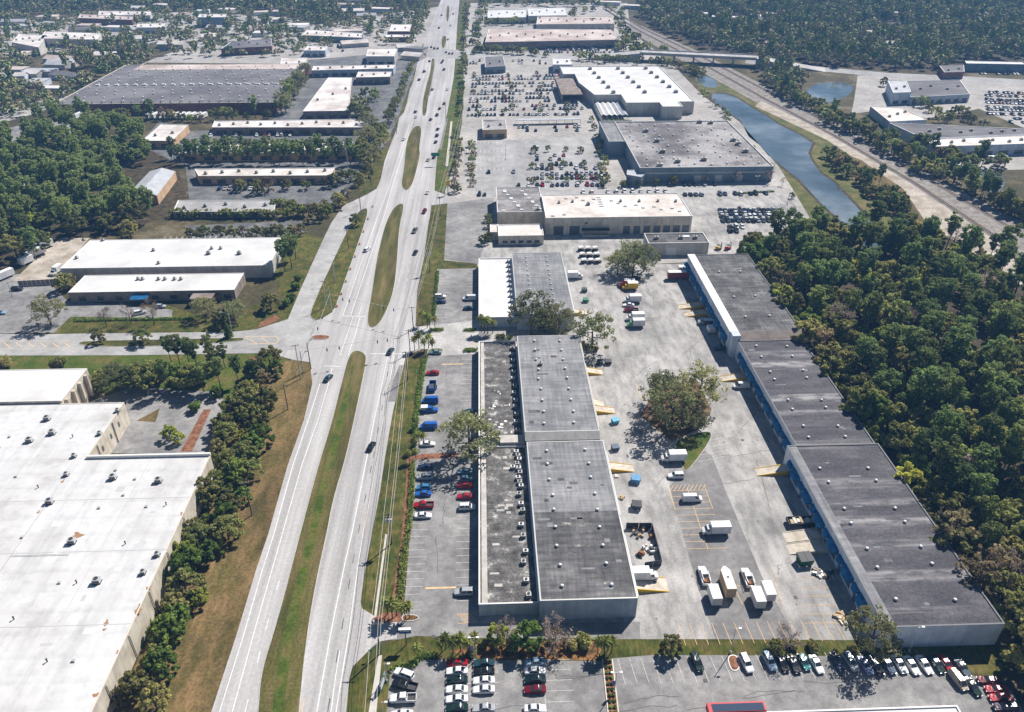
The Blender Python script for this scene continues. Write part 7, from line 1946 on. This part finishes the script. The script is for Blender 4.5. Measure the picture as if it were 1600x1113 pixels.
# ------------------------------------------------------------------ poles, signs, wires
def upole(px, py, h, label, arms=1, rz=0.0, trans=False, mat='wood_pole', lamp=False):
    p = G(px, py); t = thing('utility_pole', label, 'pole', (p.x, p.y, 0), rz)
    mb = MB(); mb.tube((0, 0, 0), (0, 0, h), .2, .13, 8); mb.build('pole', mat, None).parent = t
    for k in range(arms):
        mb = MB(); z = h - .5 - k * 1.1; mb.box(-1.3, 1.3, -.08, .08, z, z + .14); o = mb.build('crossarm', 'wood_pole', None); o.parent = t
        for x in (-1.15, -.5, .5, 1.15):
            mb = MB(); mb.tube((x, 0, z + .14), (x, 0, z + .42), .06, .04, 6); mb.build('insulator', 'vent_white', None).parent = o
    if trans:
        for s in (-1, 0, 1):
            mb = MB(); mb.tube((s * .62, -.42, h - 2.9), (s * .62, -.42, h - 1.7), .3, .3, 10); mb.build('transformer', 'unit_metal', None).parent = t
    if lamp:
        mb = MB(); mb.tube((0, 0, h - 1), (-2.6, 0, h - .3), .06, .05, 6); o = mb.build('lamp_arm', 'steel_pole', None); o.parent = t
        mb = MB(); mb.box(-3.3, -2.5, -.16, .16, h - .4, h - .24); mb.build('lamp_head', 'unit_metal', None).parent = o
    return t
def base_for(px_top, py_top, px, py): return G(px, py)
UP = [(594, 1022, 10.5, 'dark utility pole at the near driveway'), (612, 850, 11, 'transformer pole on the verge beside the parking hedge'), (637, 595, 12, 'pale utility pole on the verge opposite the red sedan'), (641, 552, 10, 'thick brown pole at the junction corner by the palms'), (646, 515, 10, 'brown pole at the strip gate above the junction'), (672, 425, 11, 'transformer pole at the top of the front parking strip'), (688, 338, 10, 'thin pole on the upper verge by the side lot')]
for k, (px, py, h, lab) in enumerate(UP): upole(px, py, h, lab, 1 + (k in (1, 5)), 0, k in (1, 5))
upole(470, 592, 14, 'tall pale pole pair member at the junction grass corner', 1, .3, False, 'steel_pole'); upole(474, 582, 9, 'short pole beside the tall pale one', 0, .3, False, 'steel_pole'); upole(486, 577, 11, 'dark leaning signal pole on the junction grass corner', 0)
upole(450, 640, 10, 'pole on the brown verge below the junction', 1); upole(394, 805, 12, 'pole on the brown verge beside the tree belt', 1, .2); upole(510, 480, 12, 'white pole on the slip road verge', 1, 0, False, 'steel_pole'); upole(519, 488, 11, 'green-grey pole at the verge tip', 0, 0, False, 'steel_pole'); upole(545, 390, 10, 'pole halfway up the slip road verge', 1); upole(524, 441, 10, 'lamp pole between slip road and boulevard', 0, 0, False, 'steel_pole', True); upole(564, 330, 13, 'tall pole at the top of the slip road', 1); upole(545, 272, 22, 'very tall white mast by the large trees', 0, 0, False, 'steel_pole'); upole(580, 290, 10, 'pole at the office drive', 1); upole(620, 210, 11, 'pole beside the driveway island', 1); upole(362, 515, 8, 'lamp pole at the depot corner', 0, 0, False, 'steel_pole', True); upole(20, 464, 7, 'thin lamp pole in the depot car park', 0, 0, False, 'steel_pole', True); upole(697, 190, 12, 'pole on the far verge by the junction lot', 1); upole(1066, 122, 20, 'tall floodlight mast by the canal head', 0, 0, False, 'steel_pole', True)
def lot_lamp(px, py, h, label, heads=2, banner=False, rz=0.0):
    p = G(px, py); t = thing('lamp_post', label, 'lamp post', (p.x, p.y, 0), rz)
    mb = MB(); mb.tube((0, 0, 0), (0, 0, .7), .28, .26, 8); mb.build('footing', 'kerb_concrete', None).parent = t
    mb = MB(); mb.tube((0, 0, .7), (0, 0, h), .11, .08, 8); mb.build('pole', 'steel_pole', None).parent = t
    for k in range(heads):
        s = 1 if k == 0 else -1
        mb = MB(); mb.tube((0, 0, h - .05), (s * .7, 0, h + .05), .05, .05, 6); mb.box(min(s * .6, s * 1.25), max(s * .6, s * 1.25), -.2, .2, h, h + .14); mb.build('lamp_head', 'vent_white', None).parent = t
    if banner:
        mb = MB(); mb.box(-.75, -.1, -.02, .02, h - 4.3, h - 2.8); mb.build('banner', 'banner_purple', None).parent = t
lot_lamp(1141, 1021, 8.5, 'grey lamp post beside the small planted island', 1); lot_lamp(1420, 1019, 8.5, 'lamp post before the shaded end wall of the long warehouse', 1); lot_lamp(741, 1034, 8.2, 'lamp post with a purple banner by the palms', 2, True); lot_lamp(960, 1083, 7, 'lamp post with a purple banner on the planted divider', 2, True)
lot_lamp(604, 1065, 6, 'thin lamp post beside the sidewalk, upper', 1); lot_lamp(600, 1125, 6, 'thin lamp post beside the sidewalk, lower', 1)
for k, (px, py) in enumerate(((760, 160), (800, 140), (850, 170), (880, 250), (790, 250), (1230, 320), (1545, 165), (1330, 130), (1180, 300))): lot_lamp(px, py, 9, 'slim lamp mast ' + ['by the far rows of the big store lot, left', 'in the middle of the big store lot', 'near the garden end of the big store lot', 'among cars of the shop lot', 'on the empty half of the shop lot', 'by the packed rows near the canal', 'on the dealer lot across the railway', 'by the drive of the far dealership', 'below the slate-blue store'][k], 2, False)
# sign boards
p = G(635, 1008); t = thing('pole_sign', 'blue sign board on a single post at the near driveway', 'sign', (p.x, p.y, 0))
mb = MB(); mb.tube((0, 0, 0), (0, 0, 4.3), .13); mb.build('post', 'dark_metal', None).parent = t
mb = MB(); mb.box(-1.35, 1.35, -.15, .15, 4.1, 5.5); o = mb.build('board', 'sign_blue', None); o.parent = t
mb = MB(); mb.box(-1.4, 1.4, -.35, .35, 5.5, 5.62); mb.build('top_cap', 'sign_white', None).parent = t
mb = MB()
for k in range(7): mb.box(-1.05 + k * .3, -.85 + k * .3, -.17, -.15, 4.75, 5.05)
mb.build('lettering', 'sign_white', None).parent = o
p = G(599, 1072); t = thing('roadside_sign', 'low teal sign board facing the boulevard by the sidewalk', 'sign', (p.x, p.y, 0), 1.35)
mb = MB(); mb.tube((-1, 0, 0), (-1, 0, .8), .09); mb.tube((1, 0, 0), (1, 0, .8), .09); mb.build('post', 'dark_metal', None).parent = t
mb = MB(); mb.box(-1.9, 1.9, -.14, .14, .7, 2.6); o = mb.build('board', 'teal_wall', None); o.parent = t
mb = MB(); mb.box(-1.7, 1.7, -.17, -.14, 1.0, 2.3); mb.build('face', 'sign_white', None).parent = o
p = G(580, 1028); t = thing('street_sign', 'small green street sign on a thin post', 'sign', (p.x, p.y, 0))
mb = MB(); mb.tube((0, 0, 0), (0, 0, 2.6), .05); mb.build('post', 'steel_pole', None).parent = t
mb = MB(); mb.box(-.45, .45, -.03, .03, 2.2, 2.8); mb.build('board', 'sign_green', None).parent = t
p = G(691, 258); t = thing('direction_sign', 'big green direction sign above the far carriageway', 'sign', (p.x, p.y, 0))
mb = MB(); mb.tube((0, 0, 0), (0, 0, 7), .2); mb.tube((0, 0, 6.6), (-6, 0, 6.6), .12); mb.build('gantry', 'steel_pole', None).parent = t
mb = MB(); mb.box(-6.4, -1.6, -.1, .1, 5.6, 7.6); mb.build('board', 'sign_green', None).parent = t
p = G(700, 304); t = thing('pole_sign', 'yellow sign on a tall post by the upper lot entrance', 'sign', (p.x, p.y, 0))
mb = MB(); mb.tube((0, 0, 0), (0, 0, 6), .15); mb.build('post', 'dark_metal', None).parent = t
mb = MB(); mb.box(-1.3, 1.3, -.2, .2, 5, 8); mb.build('board', 'yellow_side', None).parent = t
# traffic signals hung on span wires
def wire(a, b, sag=.6, r=.045, label='', n=8, group=None):
    a = Vector(a); b = Vector(b); mb = MB(); prev = a
    for k in range(1, n + 1):
        t = k / n; q = a + (b - a) * t - Vector((0, 0, sag * 4 * t * (1 - t))); mb.tube(prev, q, r, r, 4, cap=False); prev = q
    return tag(mb.build('overhead_wire', 'wire'), label, 'wire', group)
def ptop(px, py, h): q = G(px, py); return Vector((q.x, q.y, h))
tops = [ptop(px, py, h - .1) for px, py, h, _ in UP]
order = sorted(range(len(tops)), key=lambda i: tops[i].y)
ext = [Vector((tops[order[0]].x + 2.5, 70, 10.3))] + [tops[i] for i in order] + [Vector((tops[order[-1]].x + 5, 470, 10)), Vector((tops[order[-1]].x + 12, 640, 10))]
for off in (-1.1, .5, 1.1):
    for a, b in zip(ext[:-1], ext[1:]):
        wire(a + Vector((off, 0, 0)), b + Vector((off, 0, 0)), .8, .045, 'pale power wire strung along the right verge of the boulevard', group='power wires along the verge')
def signal(x, y, z, label, rz=0):
    t = thing('traffic_signal', label, 'traffic light', (x, y, z), rz, 'signals over the junction')
    mb = MB(); mb.box(-.2, .2, -.16, .16, -1.1, 0); mb.build('housing', 'dark_metal', None).parent = t
    for k, c_ in enumerate(('lamp_red', 'yellow_side', 'sign_green')):
        mb = MB(); mb.tube((0, -.2, -.2 - k * .35), (0, -.15, -.2 - k * .35), .12, .12, 8); mb.build('lens', c_, None).parent = t
    mb = MB(); mb.tube((0, 0, 0), (0, 0, .5), .03, .03, 4); mb.build('hanger', 'dark_metal', None).parent = t
c0 = ptop(486, 577, 8.2); c1 = ptop(641, 552, 8.2); c2 = ptop(519, 488, 8.2); c3 = ptop(646, 515, 8.2)
for a, b, lab in ((c0, c1, 'span wire with signals across the near side of the junction'), (c2, c3, 'span wire with signals across the far side of the junction'), (c0, c2, 'span wire along the left side of the junction')):
    wire(a, b, .3, .05, lab)
for a, b, fr in ((c0, c1, (.18, .3, .68, .78)), (c2, c3, (.16, .24, .66, .78)), (c0, c2, (.4, .6))):
    for f in fr:
        q = a + (b - a) * f; signal(q.x, q.y, q.z - .75, 'dark traffic signal hanging over the boulevard junction')
# orange traffic barrels up the left lane
def barrel_mesh():
    mb = MB()
    for k, (z0, z1, m) in enumerate(((0, .12, 2), (.12, .35, 0), (.35, .5, 1), (.5, .7, 0), (.7, .85, 1), (.85, 1.0, 0))): mb.tube((0, 0, z0), (0, 0, z1), .42 - .1 * z0 - (.0 if k else -.08), .42 - .1 * z1, 10, m)
    return mb.mesh('traffic_barrel', ['orange_box', 'vent_white', 'rubber'])
BM = barrel_mesh()
for k in range(9):
    q = G(522 + k * 7.2 - (k > 5) * 1, 480 - k * 19.5)
    tag(link('traffic_barrel', BM, None, (q.x + 1.2, q.y, .05)), 'orange traffic barrel along the edge of the left carriageway', 'barrel', 'barrels along the left carriageway')
# depot fence
df = thing('board_fence', 'dark board fence with pale posts closing the depot yard', 'fence', tuple(G(55, 447)))
a, b = G(30, 447), G(86, 444)
for k in range(8):
    p0 = a + (b - a) * (k / 8); p1 = a + (b - a) * ((k + .95) / 8)
    mb = MB(); mb.prism([(p0.x, p0.y - .05), (p1.x, p1.y - .05), (p1.x, p1.y + .05), (p0.x, p0.y + .05)], .1, 2.4); mb.build('panel', 'brown_wall', df)
    mb = MB(); mb.box(p0.x - .1, p0.x + .1, p0.y - .12, p0.y + .12, 0, 2.6); mb.build('post', 'vent_white', df)
# covered cart row by the shop lot
cv = thing('covered_walk', 'long low canopy over dark bays between the two store lots', 'canopy', tuple(G(858, 200)))
a, b = G(806, 196), G(907, 194)
mb = MB(); mb.prism([(a.x, a.y), (b.x, b.y), (b.x, b.y + 5), (a.x, a.y + 5)], 3.0, 3.3, bottom=True); mb.build('roof', 'metal_roof', cv)
for k in range(9):
    q = a + (b - a) * (k / 8)
    mb = MB(); mb.tube((q.x, q.y + .3, 0), (q.x, q.y + .3, 3.0), .12); mb.build('post', 'dark_metal', cv)

# ------------------------------------------------------------------ the air
HZ = MB(); HZ.box(-1100, 1100, -60, 1700, -1.5, 151.0)
HZ.face([(-1100, -60, -1.5), (-1100, 1700, -1.5), (1100, 1700, -1.5), (1100, -60, -1.5)])
me = bpy.data.meshes.new('haze'); me.from_pydata([(x, y, z) for z in (-1.5, 152.0) for x, y in ((-1100, -60), (1100, -60), (1100, 1700), (-1100, 1700))], [], [(3, 2, 1, 0), (4, 5, 6, 7), (0, 1, 5, 4), (1, 2, 6, 5), (2, 3, 7, 6), (3, 0, 4, 7)])
hm = bpy.data.materials.new('haze_air'); hm.use_nodes = True
hn = hm.node_tree; hn.nodes.remove(hn.nodes['Principled BSDF'])
pv = hn.nodes.new('ShaderNodeVolumePrincipled')
pv.inputs['Color'].default_value = (.2, .5, 1.0, 1)
pv.inputs['Density'].default_value = .0002
pv.inputs['Anisotropy'].default_value = 0.0
hn.links.new(pv.outputs[0], hn.nodes['Material Output'].inputs['Volume'])
me.materials.append(hm)
tag(link('haze', me), 'thin blue air over the whole district', 'haze', kind='stuff')
